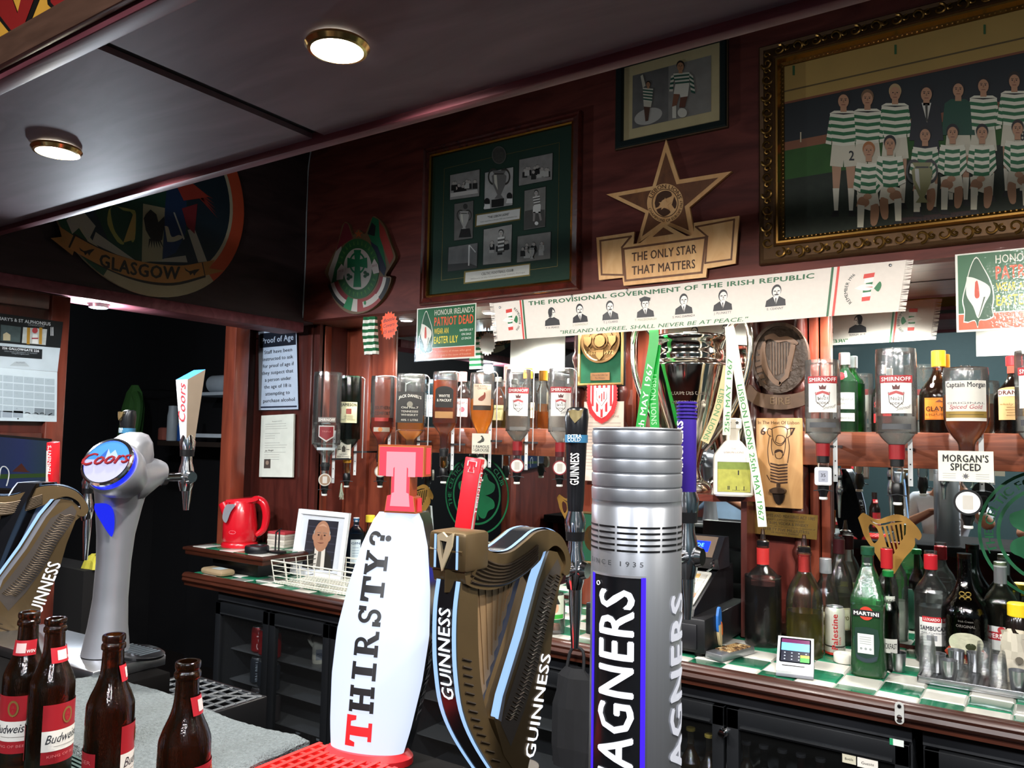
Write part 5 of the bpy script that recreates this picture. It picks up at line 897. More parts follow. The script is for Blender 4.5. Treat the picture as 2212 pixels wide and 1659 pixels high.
ledge('dark liqueur bottle with a red cap and cream label at the right edge', 2190, 775, 80, shape='bell', gl='#5a3426', liq='#2a120a', fill=.70, edge=.3, group=GS, cap=('#b8242a', .90, .030, .022), labels=[lab(.094, .04, .128, '#d9b27a', [CL('DRAMBUIE', '#5a1e1c', .86, .14, .03, 0, .95), CL('whisky liqueur', '#8a6a3a', .5, .08, 0, .3)], arch=.01, more=lambda mb, F, y0, H, w: (patch(mb, -w/2, y0+H*.80, w/2, y0+H*1.02, mat('#e6ddd0', .5), F, .0003), greek(4, '#8a6a3a', .15, .42)(mb, F, y0, H, w))), lambda mb, F, r, h: patch(mb, -.02, h*.80, .02, h*.90, ink('#b83a24'), fcyl(.025), .0)])
# ================================================================ cup, plaques and other things in the niche
# little shelf box with the cup
t = thing('corner_shelf', 'dark wooden shelf box that carries the silver cup above the till', 'shelf', (-1.04, 2.73, 1.395))
mb = MB(); prism(mb, [(-.21, .165), (-.21, -.09), (-.15, -.14), (.10, -.14), (.205, -.02), (.205, .165)], .022, wood('#4a1f16', '#6e3325', .25, (2, 6, 6), 3, .5), fz(), -.022); obj('shelf_board', mb, t); obj('side_board', bx(.165, .185, -.05, .165, -.47, -.022, MAHOGV), t)
ZT = 1.3955
c0 = PY(1488, 1050, 2.70); t = thing('trophy_cup', 'large silver two-handled trophy cup with green and white ribbons', 'trophy', (c0.x, 2.70, ZT))
SILV = mat('#d8d2c8', .10, 1, .05, 8)
pr = [(0, 0), (.078, 0), (.080, .012), (.070, .03), (.05, .045), (.040, .07), (.037, .09), (.046, .125), (.072, .21), (.104, .31), (.127, .39), (.137, .43), (.139, .445), (.128, .455), (.120, .462), (.123, .48), (.119, .50), (.124, .518), (.135, .532), (.137, .545), (.128, .545), (.112, .50), (.118, .44), (.06, .2), (0, .15)]
obj('bowl', lathe(MB(), [(p.x, p.y) for p in smoothpath([(a, b, 0) for a, b in pr[1:-1]], 3)][:1] and [(0, 0)]+[(max(p.x, .001), p.y) for p in smoothpath([(a, b, 0) for a, b in pr[1:-1]], 3)]+[(0, .15)], SILV, 48), t)
for s in (-1, 1):
    pts = smoothpath([(s*.118, 0, .50), (s*.150, 0, .575), (s*.195, 0, .60), (s*.218, 0, .55), (s*.212, 0, .43), (s*.170, 0, .31), (s*.105, 0, .21), (s*.055, 0, .15)], 7); obj('handle', tube(MB(), pts, .012, SILV, 10, flatk=1), t)
mb = MB(); a0 = face_cam((c0.x, 2.7)); 
for s, z, r_ in (('COUPE DES CLUBS', .335, .1125), ('CHAMPIONS EUROPEENS', .305, .1035)): text(mb, s, mat('#6a6258', .4, .8), fcyl(r_, a0, z), (-.062, 0), (.062, 0), .014, .002, .01)
obj('engraving', mb, t)
def ribbon(label, pts, w, col, s, tc, Y=2.545, group=None, dirn=1, name='ribbon', flipc=None):
    P = [PY(px, py, Y+dy) for px, py, dy in pts]; P = smoothpath(P, 5); o = P[0]; mb = MB(); n = len(P); L = [0]
    for a, b in zip(P, P[1:]): L.append(L[-1]+(b-a).length)
    def F(u, v, w_=0):      # u along the strip, v across
        k = max(0, min(n-2, next((i for i in range(n-1) if L[i+1] >= u), n-2))); f = (u-L[k])/max(L[k+1]-L[k], 1e-6); p = P[k].lerp(P[k+1], f); d = (P[k+1]-P[k]).normalized(); q = d.cross(V((0, 1, 0))).normalized()
        return tuple(p+q*v-V((0, 1, 0))*w_-o)
    patch(mb, 0, -w/2, L[-1], w/2, col, F, 0, n*2); 
    if s:
        a, b = (L[-1]*.97, L[-1]*.30) if dirn < 0 else (L[-1]*.3, L[-1]*.97); text(mb, s, ink(tc), F, (a, w*.33*(1 if dirn < 0 else -1)), (b, w*.33*(1 if dirn < 0 else -1)), w*.62, .0008, .015, up=(0, -1 if dirn < 0 else 1))
    return solo(name, mb, label, 'ribbon', tuple(o), group=group)
GR = mat('#15a03c', .4, 0, .1, 20); WR = mat('#e2dcc8', .45, 0, .08, 20)
ribbon('bright green lettered ribbon hanging at the left of the silver cup', [(1412, 712, 0), (1412, 740, 0), (1402, 800, .0), (1390, 880, 0), (1378, 960, 0)], .036, GR, '25th MAY 1967', '#dfeee0', dirn=-1)
ribbon('green lettered ribbon against the cup beside the brighter green one', [(1418, 745, .012), (1414, 800, .012), (1412, 860, .012), (1416, 960, .012)], .034, GR, 'LISBON LIONS 25th', '#a8e0b0', dirn=1)
ribbon('white ribbon with green lettering looped down the front of the silver cup', [(1574, 705, 0), (1577, 760, 0), (1573, 840, 0), (1569, 940, 0)], .026, WR, '25th MAY 1967', '#3a8a4a', dirn=-1, Y=2.54)
ribbon('long white ribbon with green lettering trailing down past the flagon', [(1576, 705, 0), (1585, 745, 0), (1600, 840, 0), (1615, 920, 0), (1628, 1000, 0), (1640, 1070, 0), (1647, 1138, 0)], .028, WR, 'LISBON LIONS 25th MAY 1967', '#3a8a4a', dirn=1, Y=2.53)
ribbon('cream ribbon wound round the lower right of the silver cup', [(1572, 790, .0), (1562, 840, .0), (1546, 900, .0), (1522, 955, .0)], .030, mat('#c8b98a', .5), 'LISBON LIONS', '#5a8a5a', dirn=1, Y=2.56)
# ceramic flagon
p = PY(1583, 1058, 2.62); t = thing('ceramic_flagon', 'white ceramic flagon with a green pitch picture standing on the shelf by the cup', 'bottle', (p.x, 2.62, ZT), .38)
CER = mat('#e4ddd0', .25, 0, .04, 10, coat=.4); k = .00155
obj('flagon_body', lathe(MB(), [(0, 0), (.058, 0), (.063, .006), (.063, .125), (.060, .135), (.03, .175), (.022, .182), (.020, .215), (.024, .222), (0, .222)], CER, 40, sq=6), t)
mb = MB(); lathe(mb, [(0, .222), (.030, .222), (.031, .228), (.031, .252), (.026, .256), (0, .256)], CER, 8, rot=.3); F = fy(0, -.0315, 0)
for x in (-.012, .012): flat(mb, starp(x, .240, .007, .004, 5), ink('#3a3a34'), F, .0006)
obj('stopper', mb, t); mb = MB(); F = fy(0, -.0632, 0); flat(mb, rect(-.052, .014, .052, .112), ink('#3a3a30'), F, 0); flat(mb, rect(-.051, .015, .051, .111), mat('#a8a648', .6, 0, .35, 60), F, .0003); flat(mb, rect(-.051, .088, .051, .111), mat('#7a8a3a', .6, 0, .3, 60), F, .0006)
for x in (-.02, -.016, .006, .03): flat(mb, rect(x, .022, x+.0025, .034), ink('#1c1c18'), F, .0009)
flat(mb, rect(.012, .07, .016, .085), ink('#1c1c18'), F, .0009); text(mb, 'Lisbon 1967', ink('#3a3a28'), F, (-.005, .019), (.04, .019), .005, .0009, 0, .3); G = fg((.0632, 0, 0), (0, 1, 0), (0, 0, 1)); flat(mb, rect(-.05, .014, .05, .112), ink('#8a7a5a'), G, 0); flat(mb, rect(-.049, .015, .049, .111), mat('#e6e0d4', .5), G, .0003)
for i, s in enumerate(('LISBON', 'T Gemmell', 'J Craig', 'B Murdoch', 'W McNeill', 'J Clark', 'J Johnstone', 'W Wallace', 'B Lennox')): ctext(mb, s, ink('#6a625a'), G, 0, .102-.0098*i, .0045, .0006)
obj('picture_panel', mb, t); mb = MB(); ctext(mb, 'THE', ink('#5a4a3a'), fy(0, -.052, 0), 0, .152, .006, .004, .01); ctext(mb, 'LISBON LIONS', ink('#5a3a34'), fy(0, -.058, 0), 0, .140, .007, .003, .01); obj('shoulder_lettering', mb, t)
# green plaque with a bronze disc on the left pilaster
YQ = 2.775; a = PY(1247, 834, YQ); b = PY(1346, 834, YQ); w = b.x-a.x; h = .30; BRZ = mat('#6d5334', .35, .85, .3, 60); t = thing('framed_plaque', 'green framed plaque with a large bronze disc hanging left of the silver cup', 'plaque', (a.x, YQ+.015, a.z))
mb = MB(); frame_border(mb, 0, 0, w, h, [(0, 0), (0, .014), (.004, .018), (.010, .016), (.010, .006)], mat('#9a8050', .3, .8)); frame_border(mb, -.004, -.004, w+.004, h+.004, [(0, 0), (0, .010), (.004, .012)], BLACK()); obj('frame', mb, t); obj('green_board', flat(MB(), rect(.01, .01, w-.01, h-.01), mat('#0f5236', .8, 0, .3, 40), fy(0, -.006, 0)), t)
mb = MB(); F = fy(w/2, -.007, h*.585); rr = w*.43; T = Matrix.Translation((w/2, -.008, h*.585)) @ Matrix.Rotation(R(90), 4, 'X'); lathe(mb, [(0, .006), (rr*.86, .006), (rr*.9, .010), (rr, .010), (rr, 0), (0, 0)], BRZ, 48, T=T)
for rad in (.34, .60): prism(mb, ringseg(0, 0, rr*rad, rr*(rad+.05), 0, 360, 36), .005, BRZ, F, .006)
for i in range(4): c_, s_ = cos(pi/2*i), sin(pi/2*i); prism(mb, [(rr*.62*c_+x, rr*.62*s_+y) for x, y in ((-.017, .018), (.017, .018), (.015, -.006), (0, -.022), (-.015, -.006))], .005, mat('#8a6c44', .35, .85), F, .009)
for i in range(4): c_, s_ = cos(pi/2*i+pi/4), sin(pi/2*i+pi/4); prism(mb, ringseg(rr*.48*c_, rr*.48*s_, rr*.16, rr*.20, 0, 360, 20), .004, BRZ, F, .006)
prism(mb, circ(0, 0, rr*.27, 24), .008, mat('#8a6c44', .3, .85, .4, 80), F, .006)
for s, x in (('1967', -.04), ('1972', .04)): ctext(mb, s, mat('#a88a5a', .3, .9), F, x, -rr*.62, .016, .011, .02)
obj('bronze_disc', mb, t); mb = MB(); prism(mb, rect(w*.28, h*.07, w*.70, h*.17), .004, mat('#8a6444', .35, .7), fy(0, -.007, 0)); text(mb, 'Won in the Celtic Cup', ink('#3a2418'), fy(0, -.011, 0), (w*.32, h*.128), (w*.66, h*.128), .008, .0008); text(mb, 'The Winners', ink('#3a2418'), fy(0, -.011, 0), (w*.38, h*.088), (w*.60, h*.088), .008, .0008); obj('nameplate', mb, t)
# pennant and paper
t = thing('pennant', 'small red and white striped pennant with a crest hanging under the green plaque', 'pennant', (PY(1299, 838, 2.765).x, 2.770, PY(1299, 838, 2.765).z)); F = fy(0, 0, 0); mb = MB(); O = [(-.062, .01), (-.062, -.055), (-.05, -.095), (-.025, -.122), (0, -.134), (.025, -.122), (.05, -.095), (.062, -.055), (.062, .01)]
sc2 = []
for i in range(len(O)-1):
    (xa, ya), (xb, yb) = O[i], O[i+1]
    for j in range(5): f = j/5; x, y = xa+(xb-xa)*f, ya+(yb-ya)*f; sc2.append((x*1.0, y))
prism(mb, O, .002, mat('#c81e26', .6), F, -.002)
for i in range(len(sc2)): x, y = sc2[i]; flat(mb, circ(x, y, .006, 8), mat('#d0383a', .6), F, -.001+.0001*(i % 3))
obj('edging', mb, t); mb = MB(); I = [(x*.8, .01 if y > 0 else y*.88) for x, y in O]; flat(mb, I, mat('#e8e2dc', .6), F, .0006)
for x in (-.040, -.020, 0, .020, .040): yb = -.115+abs(x)*1.1; flat(mb, rect(x-.005, yb, x+.005, .01), ink('#c02028'), F, .001)
SH = [(-.032, .0), (.032, .0), (.030, -.045), (0, -.085), (-.030, -.045)]; flat(mb, SH, mat('#e8e2dc', .6), F, .0014); flat(mb, [(x*.75, -.010+y*.72) for x, y in SH], ink('#5a1a1c'), F, .0018); flat(mb, [(x*.68, -.011+y*.68) for x, y in SH], mat('#e8e2dc', .6), F, .0021)
for x in (-.012, -.002, .008): flat(mb, rect(x, -.055+abs(x)*1.2, x+.005, -.014), ink('#c02028'), F, .0024)
flat(mb, [(-.021, -.012), (.012, -.012), (-.02, -.038)], ink('#d8b0a8'), F, .0027); obj('crest_print', mb, t)
p = PY(1262, 868, 2.785); q = PY(1346, 1042, 2.785); mb = MB(); F = fy(0, 0, 0); w = q.x-p.x; h = p.z-q.z; prism(mb, rect(0, -h, w, 0), .002, mat('#e6cfc0', .6), F, -.002); text(mb, 'LICENSING CONDITIONS', ink('#8a7a74'), F, (.02, -.062), (w-.02, -.062), .008, .0006, .01)
for i in range(15): flat(mb, rect(.012, -.085-.013*i, w-.012-.02*(i % 3 == 2), -.082-.013*i), ink('#b8a298'), F, .0006)
solo('paper_notice', mb, 'pale typed sheet hanging behind the red and white pennant', 'notice', (p.x, 2.785, p.z))
# oval carved plaque
p = PY(1682, 772, 2.755); t = thing('carved_plaque', 'dark carved oval plaque of a harp with a scroll, right of the cup', 'plaque', (p.x, 2.79, p.z)); CW = mat('#3a2a1e', .4, .15, .35, 40, .3, bsc=60); CW2 = mat('#5a4230', .4, .2, .3, 40); rx, rz_ = .096, .122; F = fy(0, -.012, 0)
mb = MB(); prism(mb, circ(0, 0, rx, 44, rz_), .022, CW, F, -.012); prism(mb, ringseg(0, 0, rx*.90, rx*1.0, 0, 360, 44, rz_/rx), .007, CW, F, .010)
prism(mb, sp2([(-.05, .075), (-.02, .085), (.0, .07), (.03, .072), (.062, .05), (.055, .040), (.025, .055), (-.005, .052), (-.03, .066), (-.058, .05), (-.066, .0), (-.050, -.05), (-.020, -.088), (0, -.098), (.006, -.085), (-.015, -.070), (-.038, -.03), (-.048, .02), (-.045, .05)], 3), .009, CW2, F, .009); prism(mb, [(.040, .045), (.056, .045), (.030, -.070), (-.002, -.095), (.0, -.080), (.018, -.060)], .009, CW2, F, .009)
for i in range(8): x = -.030+.0095*i; prism(mb, rect(x, -.062+.002*i, x+.003, .055-.001*i), .004, CW2, F, .010)
for i in range(6): prism(mb, [(-.084+.004*abs(i-2), .03-.022*i), (-.064+.005*abs(i-2), .034-.022*i), (-.062+.006*abs(i-2), .020-.022*i), (-.082+.005*abs(i-2), .014-.022*i)], .004, CW2, F, .010)
obj('oval_carving', mb, t); mb = MB(); prism(mb, sp2([(-.125, -.088), (-.10, -.092), (-.072, -.118), (0, -.128), (.072, -.118), (.10, -.092), (.125, -.088)], 4)+sp2([(.120, -.135), (.075, -.165), (0, -.178), (-.075, -.165), (-.120, -.135)], 4), .018, CW2, F, -.010); text(mb, 'EIRE', mat('#7a6248', .4, .3), F, (-.032, -.158), (.034, -.158), .026, .009, .02, bend=-.003, d=.003); obj('scroll', mb, t)
# wooden opener board
p = PY(1634, 903, 2.775); q = PY(1734, 1100, 2.775); w = q.x-p.x; h = p.z-q.z; t = thing('opener_board', 'pale wooden bottle-opener board with a burnt drawing and the date 67', 'board', (p.x, 2.785, q.z)); PW = wood('#b98650', '#cf9f68', .45, (7, 7, 1.2), 3, .15, .02); BU = ink('#3f2312')
obj('board', bx(0, w, -.016, 0, 0, h, PW, None, .003), t); mb = MB(); F = fy(0, -.0165, 0); text(mb, 'In The Heat Of Lisbon', BU, F, (.008, h*.93), (w-.008, h*.93), .012, .0004, .01); text(mb, '6', BU, F, (w*.11, h*.81), (w*.21, h*.81), .026, .0004, .03); text(mb, '7', BU, F, (w*.75, h*.81), (w*.86, h*.81), .026, .0004, .03)
def stroke(mb, pts, wd, m, F, w=.0004):
    P = sp2(pts, 4)
    for (xa, ya), (xb, yb) in zip(P, P[1:]):
        L = hypot(xb-xa, yb-ya) or 1e-6; nx, ny = -(yb-ya)/L*wd/2, (xb-xa)/L*wd/2; flat(mb, [(xa+nx, ya+ny), (xb+nx, yb+ny), (xb-nx, yb-ny), (xa-nx, ya-ny)], m, F, w)
cx = w*.5
for pts in ([(cx-.022, h*.88), (cx-.018, h*.76), (cx-.006, h*.70), (cx+.012, h*.70), (cx+.026, h*.78), (cx+.028, h*.88), (cx+.004, h*.905), (cx-.022, h*.88)], [(cx-.01, h*.73), (cx+.008, h*.71), (cx+.022, h*.76), (cx+.014, h*.80), (cx-.004, h*.80), (cx-.01, h*.73)], [(cx-.022, h*.87), (cx-.034, h*.88), (cx-.036, h*.82), (cx-.024, h*.79)], [(cx+.028, h*.87), (cx+.040, h*.88), (cx+.040, h*.81), (cx+.028, h*.78)], [(cx-.030, h*.80), (cx-.036, h*.66), (cx-.034, h*.52), (cx-.028, h*.46)], [(cx-.022, h*.77), (cx-.024, h*.66), (cx-.018, h*.58)], [(cx+.032, h*.78), (cx+.036, h*.66), (cx+.030, h*.50)], [(cx+.024, h*.76), (cx+.022, h*.66), (cx+.016, h*.58)], [(cx-.030, h*.30), (cx-.040, h*.36)], [(cx-.012, h*.60), (cx-.008, h*.555), (cx+.004, h*.545), (cx+.012, h*.565), (cx+.014, h*.60)]): stroke(mb, pts, .0028, BU, F)
flat(mb, sp2([(cx-.014, h*.60), (cx-.012, h*.635), (cx, h*.65), (cx+.014, h*.635), (cx+.014, h*.60), (cx+.004, h*.625), (cx-.014, h*.60)], 3), BU, F, .0005)
for i in range(7): y = h*(.50-.033*i); flat(mb, [(cx-.028, y), (cx, y-.006), (cx+.030, y-.002), (cx+.030, y-.008), (cx, y-.012), (cx-.028, y-.006)], BU, F, .0005)
obj('burnt_drawing', mb, t); mb = MB(); IR = mat('#4a3a30', .4, .8); prism(mb, rrect(cx-.006, h*.20, cx+.006, h*.275, .005), .006, IR, F); prism(mb, sp2([(cx-.026, h*.20), (cx-.010, h*.225), (cx+.010, h*.225), (cx+.026, h*.20), (cx+.020, h*.165), (cx-.020, h*.165), (cx-.026, h*.20)], 3), .022, IR, F); prism(mb, sp2([(cx-.020, h*.17), (cx+.020, h*.17), (cx+.014, h*.06), (cx-.006, h*.05), (cx-.020, h*.17)], 3), .012, mat('#2a221e', .4, .8), F); obj('bottle_opener', mb, t)
# brass licence plate
tl, tr, br, bl = PY(1632, 1102, 2.77), PY(1767, 1113, 2.77), PY(1765, 1166, 2.77), PY(1629, 1152, 2.77); F = fquad(tl, tl, tr, br, bl); mb = MB(); prism(mb, rect(0, 0, 1, 1), .003, mat('#c9a55a', .22, .9, .12, 30), F)
for s, a, b, y, hh, bo in (('WEIGHTS AND MEASURES ACT 1985', .06, .96, .78, .13, .01), ('UNLESS SUPPLIED PRE-PACKED', .2, .8, .64, .08, 0), ('GIN, RUM, VODKA & WHISKY', .12, .86, .47, .13, .015), ('are offered for sale or served in this bar in quantities of', .06, .97, .37, .06, 0), ('THIRTY FIVE MILLILITRES', .14, .88, .20, .13, .01), ('OR MULTIPLES THEREOF', .28, .72, .09, .08, 0)): text(mb, s, ink('#3a2a14'), F, (a, y), (b, y), hh, .0036, bo)
solo('licence_plate', mb, 'brass lettered measures plate fixed below the opener board', 'plate', tuple(tl))
# stickers on the mirrors
def ring_sticker(label, x, z, r):
    F = fy(0, 0, 0); mb = MB(); G_ = mat('#0b5230', .4); flat(mb, ringseg(0, 0, r*.955, r, 0, 360, 48), G_, F); flat(mb, ringseg(0, 0, r*.70, r*.75, 0, 360, 48), G_, F)
    arctext(mb, 'THE CELTIC FOOTBALL CLUB', G_, F, 0, 0, r*.79, r*.13, 110, .0004, .03)
    for i in range(4):
        a = pi/4+pi/2*i; c_, s_ = cos(a), sin(a); flat(mb, [(x_*c_-y_*s_, x_*s_+y_*c_) for x_, y_ in sp2([(.02*r, 0), (.20*r, .20*r), (.45*r, .30*r), (.60*r, .20*r), (.54*r, 0), (.60*r, -.20*r), (.45*r, -.30*r), (.20*r, -.20*r), (.02*r, 0)], 3)], G_, F, .0003)
    flat(mb, [(0, 0), (.03*r, -.3*r), (.10*r, -.62*r), (.04*r, -.63*r), (-.02*r, -.3*r)], G_, F, .0006); return solo('clover_sticker', mb, label, 'sticker', (x, YM-.0008, z))
ring_sticker('round green clover sticker on the left mirror behind the red tap handle', -2.147, 1.315, .178); ring_sticker('round green clover sticker on the right mirror above the aniseed bottles', .0, 1.31, .20)
def harp_sticker(label, x, z, s):
    F = fy(0, 0, 0); mb = MB(); G_ = mat('#a07838', .4, .4, .1); O = sp2([(-.95, .82), (-.80, 1.0), (-.62, .92), (-.35, .80), (-.05, .92), (.25, 1.02), (.55, .95), (.85, .68), (1.0, .40), (.92, .22), (.80, .28), (.78, .0), (.45, -.45), (.12, -1.0), (-.12, -.82), (-.5, -.2), (-.75, .2), (-.85, .5), (-.95, .82)], 4)
    Hs = [sp2([(-.62, .52), (-.55, .64), (-.35, .50), (-.30, .2), (-.45, .0), (-.58, .25), (-.62, .52)], 3)]+[[(-.22+.14*i, .58+.03*i), (-.16+.14*i, .59+.03*i), (.10+.085*i, -.42+.16*i), (.05+.085*i, -.48+.16*i)] for i in range(6)]+[sp2([(-.60, .80), (-.3, .66), (.1, .78), (.45, .80), (.1, .72), (-.3, .60), (-.60, .80)], 2)]
    flat(mb, [(a*s, b*s) for a, b in O], G_, F, 0, [[(a*s, b*s) for a, b in h_] for h_ in Hs]); return solo('harp_sticker', mb, label, 'sticker', (x, YM-.0008, z))
harp_sticker('gold harp cut-out on the right mirror behind the green vermouth bottle', -.455, 1.245, .098); harp_sticker('gold harp cut-out on the left mirror beside the tall black tap handle', -1.655, 1.265, .075); harp_sticker('faint gold harp cut-out on the mirror left of the glowing letter', -2.48, 1.26, .085)
mb = MB(); frame_border(mb, 0, 0, .11, .20, [(0, 0), (0, .010), (.006, .012), (.010, .006)], mat('#5a4424', .4, .5)); flat(mb, rect(.008, .008, .102, .192), mat('#0d4a30', .6, 0, .2, 40), fy(0, -.006, 0)); prism(mb, circ(.055, .10, .036, 28, .050), .004, BRZ, fy(0, -.006, 0)); flat(mb, circ(.055, .11, .018, 18, .026), mat('#4a3a24', .4, .7), fy(0, -.0105, 0)); solo('framed_plaque', mb, 'small green framed medal low on the pilaster behind the tall cylinder tower', 'plaque', (-1.545, 2.785, 1.09))
# ================================================================ back counter, coolers and what stands on them
ZK = .92
t = thing('back_counter', 'long back counter topped with green and white checkered tiles and a brown wooden nosing', 'counter', (-.85, 2.6, ZK)); X0, X1 = -3.34, XR-.02
def rel(f): return lambda *a, **k: f(*a, **k)
def cb(x0, x1, y0, y1, z0, z1, m, mb=None, bev=0): return bx(x0+.85, x1+.85, y0-2.6, y1-2.6, z0-ZK, z1-ZK, m, mb, bev)
obj('slab', cb(X0, X1, 2.285, YM-.002, ZK-.05, ZK-.004, mat('#8f9088', .6)), t)
TW = mat('#d6d4ca', .12, 0, .06, 30, .04, coat=.2); TG = mat('#257354', .12, 0, .3, 26, .05, coat=.2); mb = MB(); rnd = random.Random(5); T_ = .1025
i0 = int((X0+.505)/T_)-1
for i in range(i0, 22):
    for j in range(-1, 6):
        xa, ya = -.505+T_*i, 2.358+T_*j; xb, yb = xa+T_, ya+T_; xa, xb = max(xa, X0), min(xb, X1); ya, yb = max(ya, 2.29), min(yb, YM-.003)
        if xb-xa < .01 or yb-ya < .01: continue
        g = .0012; tx, ty = rnd.uniform(-.0005, .0005), rnd.uniform(-.0005, .0005); e = .004; m = TG if (i+j) % 2 == 1 else TW
        c = [(xa+g, ya+g), (xb-g, ya+g), (xb-g, yb-g), (xa+g, yb-g)]; d = [(xa+g+e, ya+g+e), (xb-g-e, ya+g+e), (xb-g-e, yb-g-e), (xa+g+e, yb-g-e)]
        vs = [(x+.85, y-2.6, -.004) for x, y in c]+[(x+.85, y-2.6, -.0006+tx*(1 if k in (1, 2) else -1)+ty*(1 if k > 1 else -1)) for k, (x, y) in enumerate(d)]
        mb.add(vs, [(4, 5, 6, 7)]+[(k, (k+1) % 4, 4+(k+1) % 4, 4+k) for k in range(4)], m)
obj('tiled_top', mb, t)
mb = MB(); P = [(2.292, .002), (2.272, .003), (2.262, -.003), (2.258, -.012), (2.262, -.020), (2.258, -.030), (2.264, -.040), (2.272, -.044), (2.272, -.056), (2.290, -.060)]
vs = [(x+.85, y-2.6, z) for x in (X0-.02, X1) for y, z in P]; n = len(P); mb.add(vs, [(i, i+1, n+i+1, n+i) for i in range(n-1)]+[tuple(range(n)), tuple(range(n, 2*n))[::-1]], NOSE)
obj('wooden_nosing', mb, t)
# coolers
CB = mat('#222428', .5, 0, .2); CG = glass('#eef2f4', .95, .3, .0, .004); RAIL = mat('#1b1d20', .35, .2)
def cooler(label, x0, x1, doors, knob=None):
    t = thing('bottle_cooler', label, 'cooler', ((x0+x1)/2, 2.31, 0)); ox = (x0+x1)/2; B = lambda a, b, c, d, e, f, m, mb=None, bev=0: bx(a-ox, b-ox, c-2.31, d-2.31, e, f, m, mb, bev)
    mb = B(x0, x0+.03, 2.325, 2.84, .03, .855, CB); B(x1-.03, x1, 2.325, 2.84, .03, .855, CB, mb); B(x0, x1, 2.80, 2.84, .03, .855, CB, mb); B(x0, x1, 2.325, 2.84, .03, .09, CB, mb); B(x0, x1, 2.315, 2.84, .815, .855, CB, mb); obj('cabinet', mb, t)
    [obj('shelf', B(x0+.03, x1-.03, 2.37, 2.79, z-.005, z, mat('#77797c', .4, .6)), t) for z in (.330, .458, .594)]; w = (x1-x0)/doors
    for k in range(doors):
        a, b = x0+w*k+.004, x0+w*(k+1)-.004; mb = MB(); 
        for (p, q, r_, s) in ((a, a+.035, .10, .81), (b-.035, b, .10, .81), (a, b, .755, .81), (a, b, .10, .15)): B(p, q, 2.300, 2.322, r_, s, RAIL, mb, .002)
        d = obj('door', mb, t); g = obj('pane', B(a+.03, b-.03, 2.308, 2.312, .14, .76, CG), d)
        mb = B(a+.04, b-.04, 2.294, 2.300, .762, .766, mat('#55585c', .3, .8)); g = obj('trim_strip', mb, d)
    if knob: kx, kz = knob; mb = MB(); lathe(mb, [(0, 0), (.013, 0), (.013, .008), (.009, .012), (.009, .018), (.012, .022), (.010, .028), (0, .029)], CHROME(), 20, T=Matrix.Translation((kx-ox, -.01, kz)) @ Matrix.Rotation(R(90), 4, 'X')); obj('lock', mb, t)
    return t
cooler('black glass-door bottle cooler under the left counter with cans inside', -3.16, -2.05, 3)
cooler('black glass-door bottle cooler hidden behind the beer towers', -2.04, -1.29, 2)
k_ = PY(1565, 1580, 2.30); tc_ = cooler('black glass-door bottle cooler under the till and card reader', -1.28, -.315, 2, (k_.x, k_.z)); cooler('black glass-door bottle cooler at the right under the shot-glass tray', -.29, .9, 2)
for px_, py_, w, h, c, s, lb in ((1936, 1606, .033, .016, '#cdd6d2', None, 'small white and green sticker on the upper rail of the right cooler'), (1833, 1642, .034, .022, '#b9b5a2', 'Bottle', 'cream sticker on the cooler glass below the green vermouth bottle'), (1873, 1652, .05, .024, '#d2cdc6', 'Guests', 'white sticker beside the cream one on the cooler glass')):
    p = PY(px_, py_, 2.292); mb = MB(); F = fy(0, 0, 0); prism(mb, rect(-w/2, -h/2, w/2, h/2), .0006, mat(c, .5), F)
    if s: text(mb, s, ink('#3a3a34'), F, (-w*.3, -h*.15), (w*.3, -h*.1), h*.3, .0009, .01)
    else: flat(mb, rect(-w/2, -h/2, -w*.26, h/2), ink('#1d8a5a'), F, .0009)
    solo('sticker', mb, lb, 'sticker', (p.x, 2.2995, p.z))
def can(label, loc, r, h, col, s, tc='#f0f0ee', rz=None, group=None, extra=None, vert=True):
    t = thing('drink_can', label, 'can', loc, face_cam(loc) if rz is None else rz, group); AL = mat('#c4c6ca', .25, .9, .1)
    obj('can_body', lathe(MB(), [(0, .002), (r*.72, 0), (r*.80, .002), (r, .010), (r, h-.014), (r*.86, h-.003)], mat(col, .3, .3, .06, 20), 28), t)
    obj('lid', lathe(MB(), [(r*.86, h-.003), (r*.84, h), (r*.78, h-.001), (r*.76, h-.005), (0, h-.005)], AL, 28), t)
    mb = MB(); F = fcyl(r+.0006)
    if s: (text(mb, s, ink(tc), F, (r*.28, h*.14), (r*.28, h*.86), r*.62, .0004, .02, up=(-1, 0)) if vert else ctext(mb, s, ink(tc), F, 0, h*.5, h*.12, .0004, .02, maxw=r*1.6))
    if extra: extra(mb, F, r, h)
    if mb.f: obj('print', mb, t)
    return t
# inside the coolers
zi = .4585
for i, px_ in enumerate((556, 572, 588)):
    p = PY(px_, 1470, 2.40-.015*i); can(('red drink can at the %s of the upper cooler row' % ['left', 'middle', 'right'][i]), (p.x, p.y, .5945), .033, .115, '#8a1418', 'Cola', '#d8b0b0', group='red cans in the cooler')
for r_ in (0,):
    for i, px_ in enumerate((556, 572, 588)):
        p = PY(px_, 1470, 2.40-.015*i); can('silver and navy drink can, %s one in the middle cooler row' % ['left', 'centre', 'right'][i], (p.x, p.y, zi), .033, .115, '#2a3038', 'IRN BRU', '#9aa4b0', group='navy cans in the cooler')
for i, px_ in enumerate((556, 572, 588)):
    p = PY(px_, 1560, 2.40-.015*i); can('orange and navy drink can, %s one in the lowest cooler row' % ['left', 'centre', 'right'][i], (p.x, p.y, .3305), .033, .115, '#3a3436', 'IRN BRU', '#8a94a0', group='cans in the low cooler row')
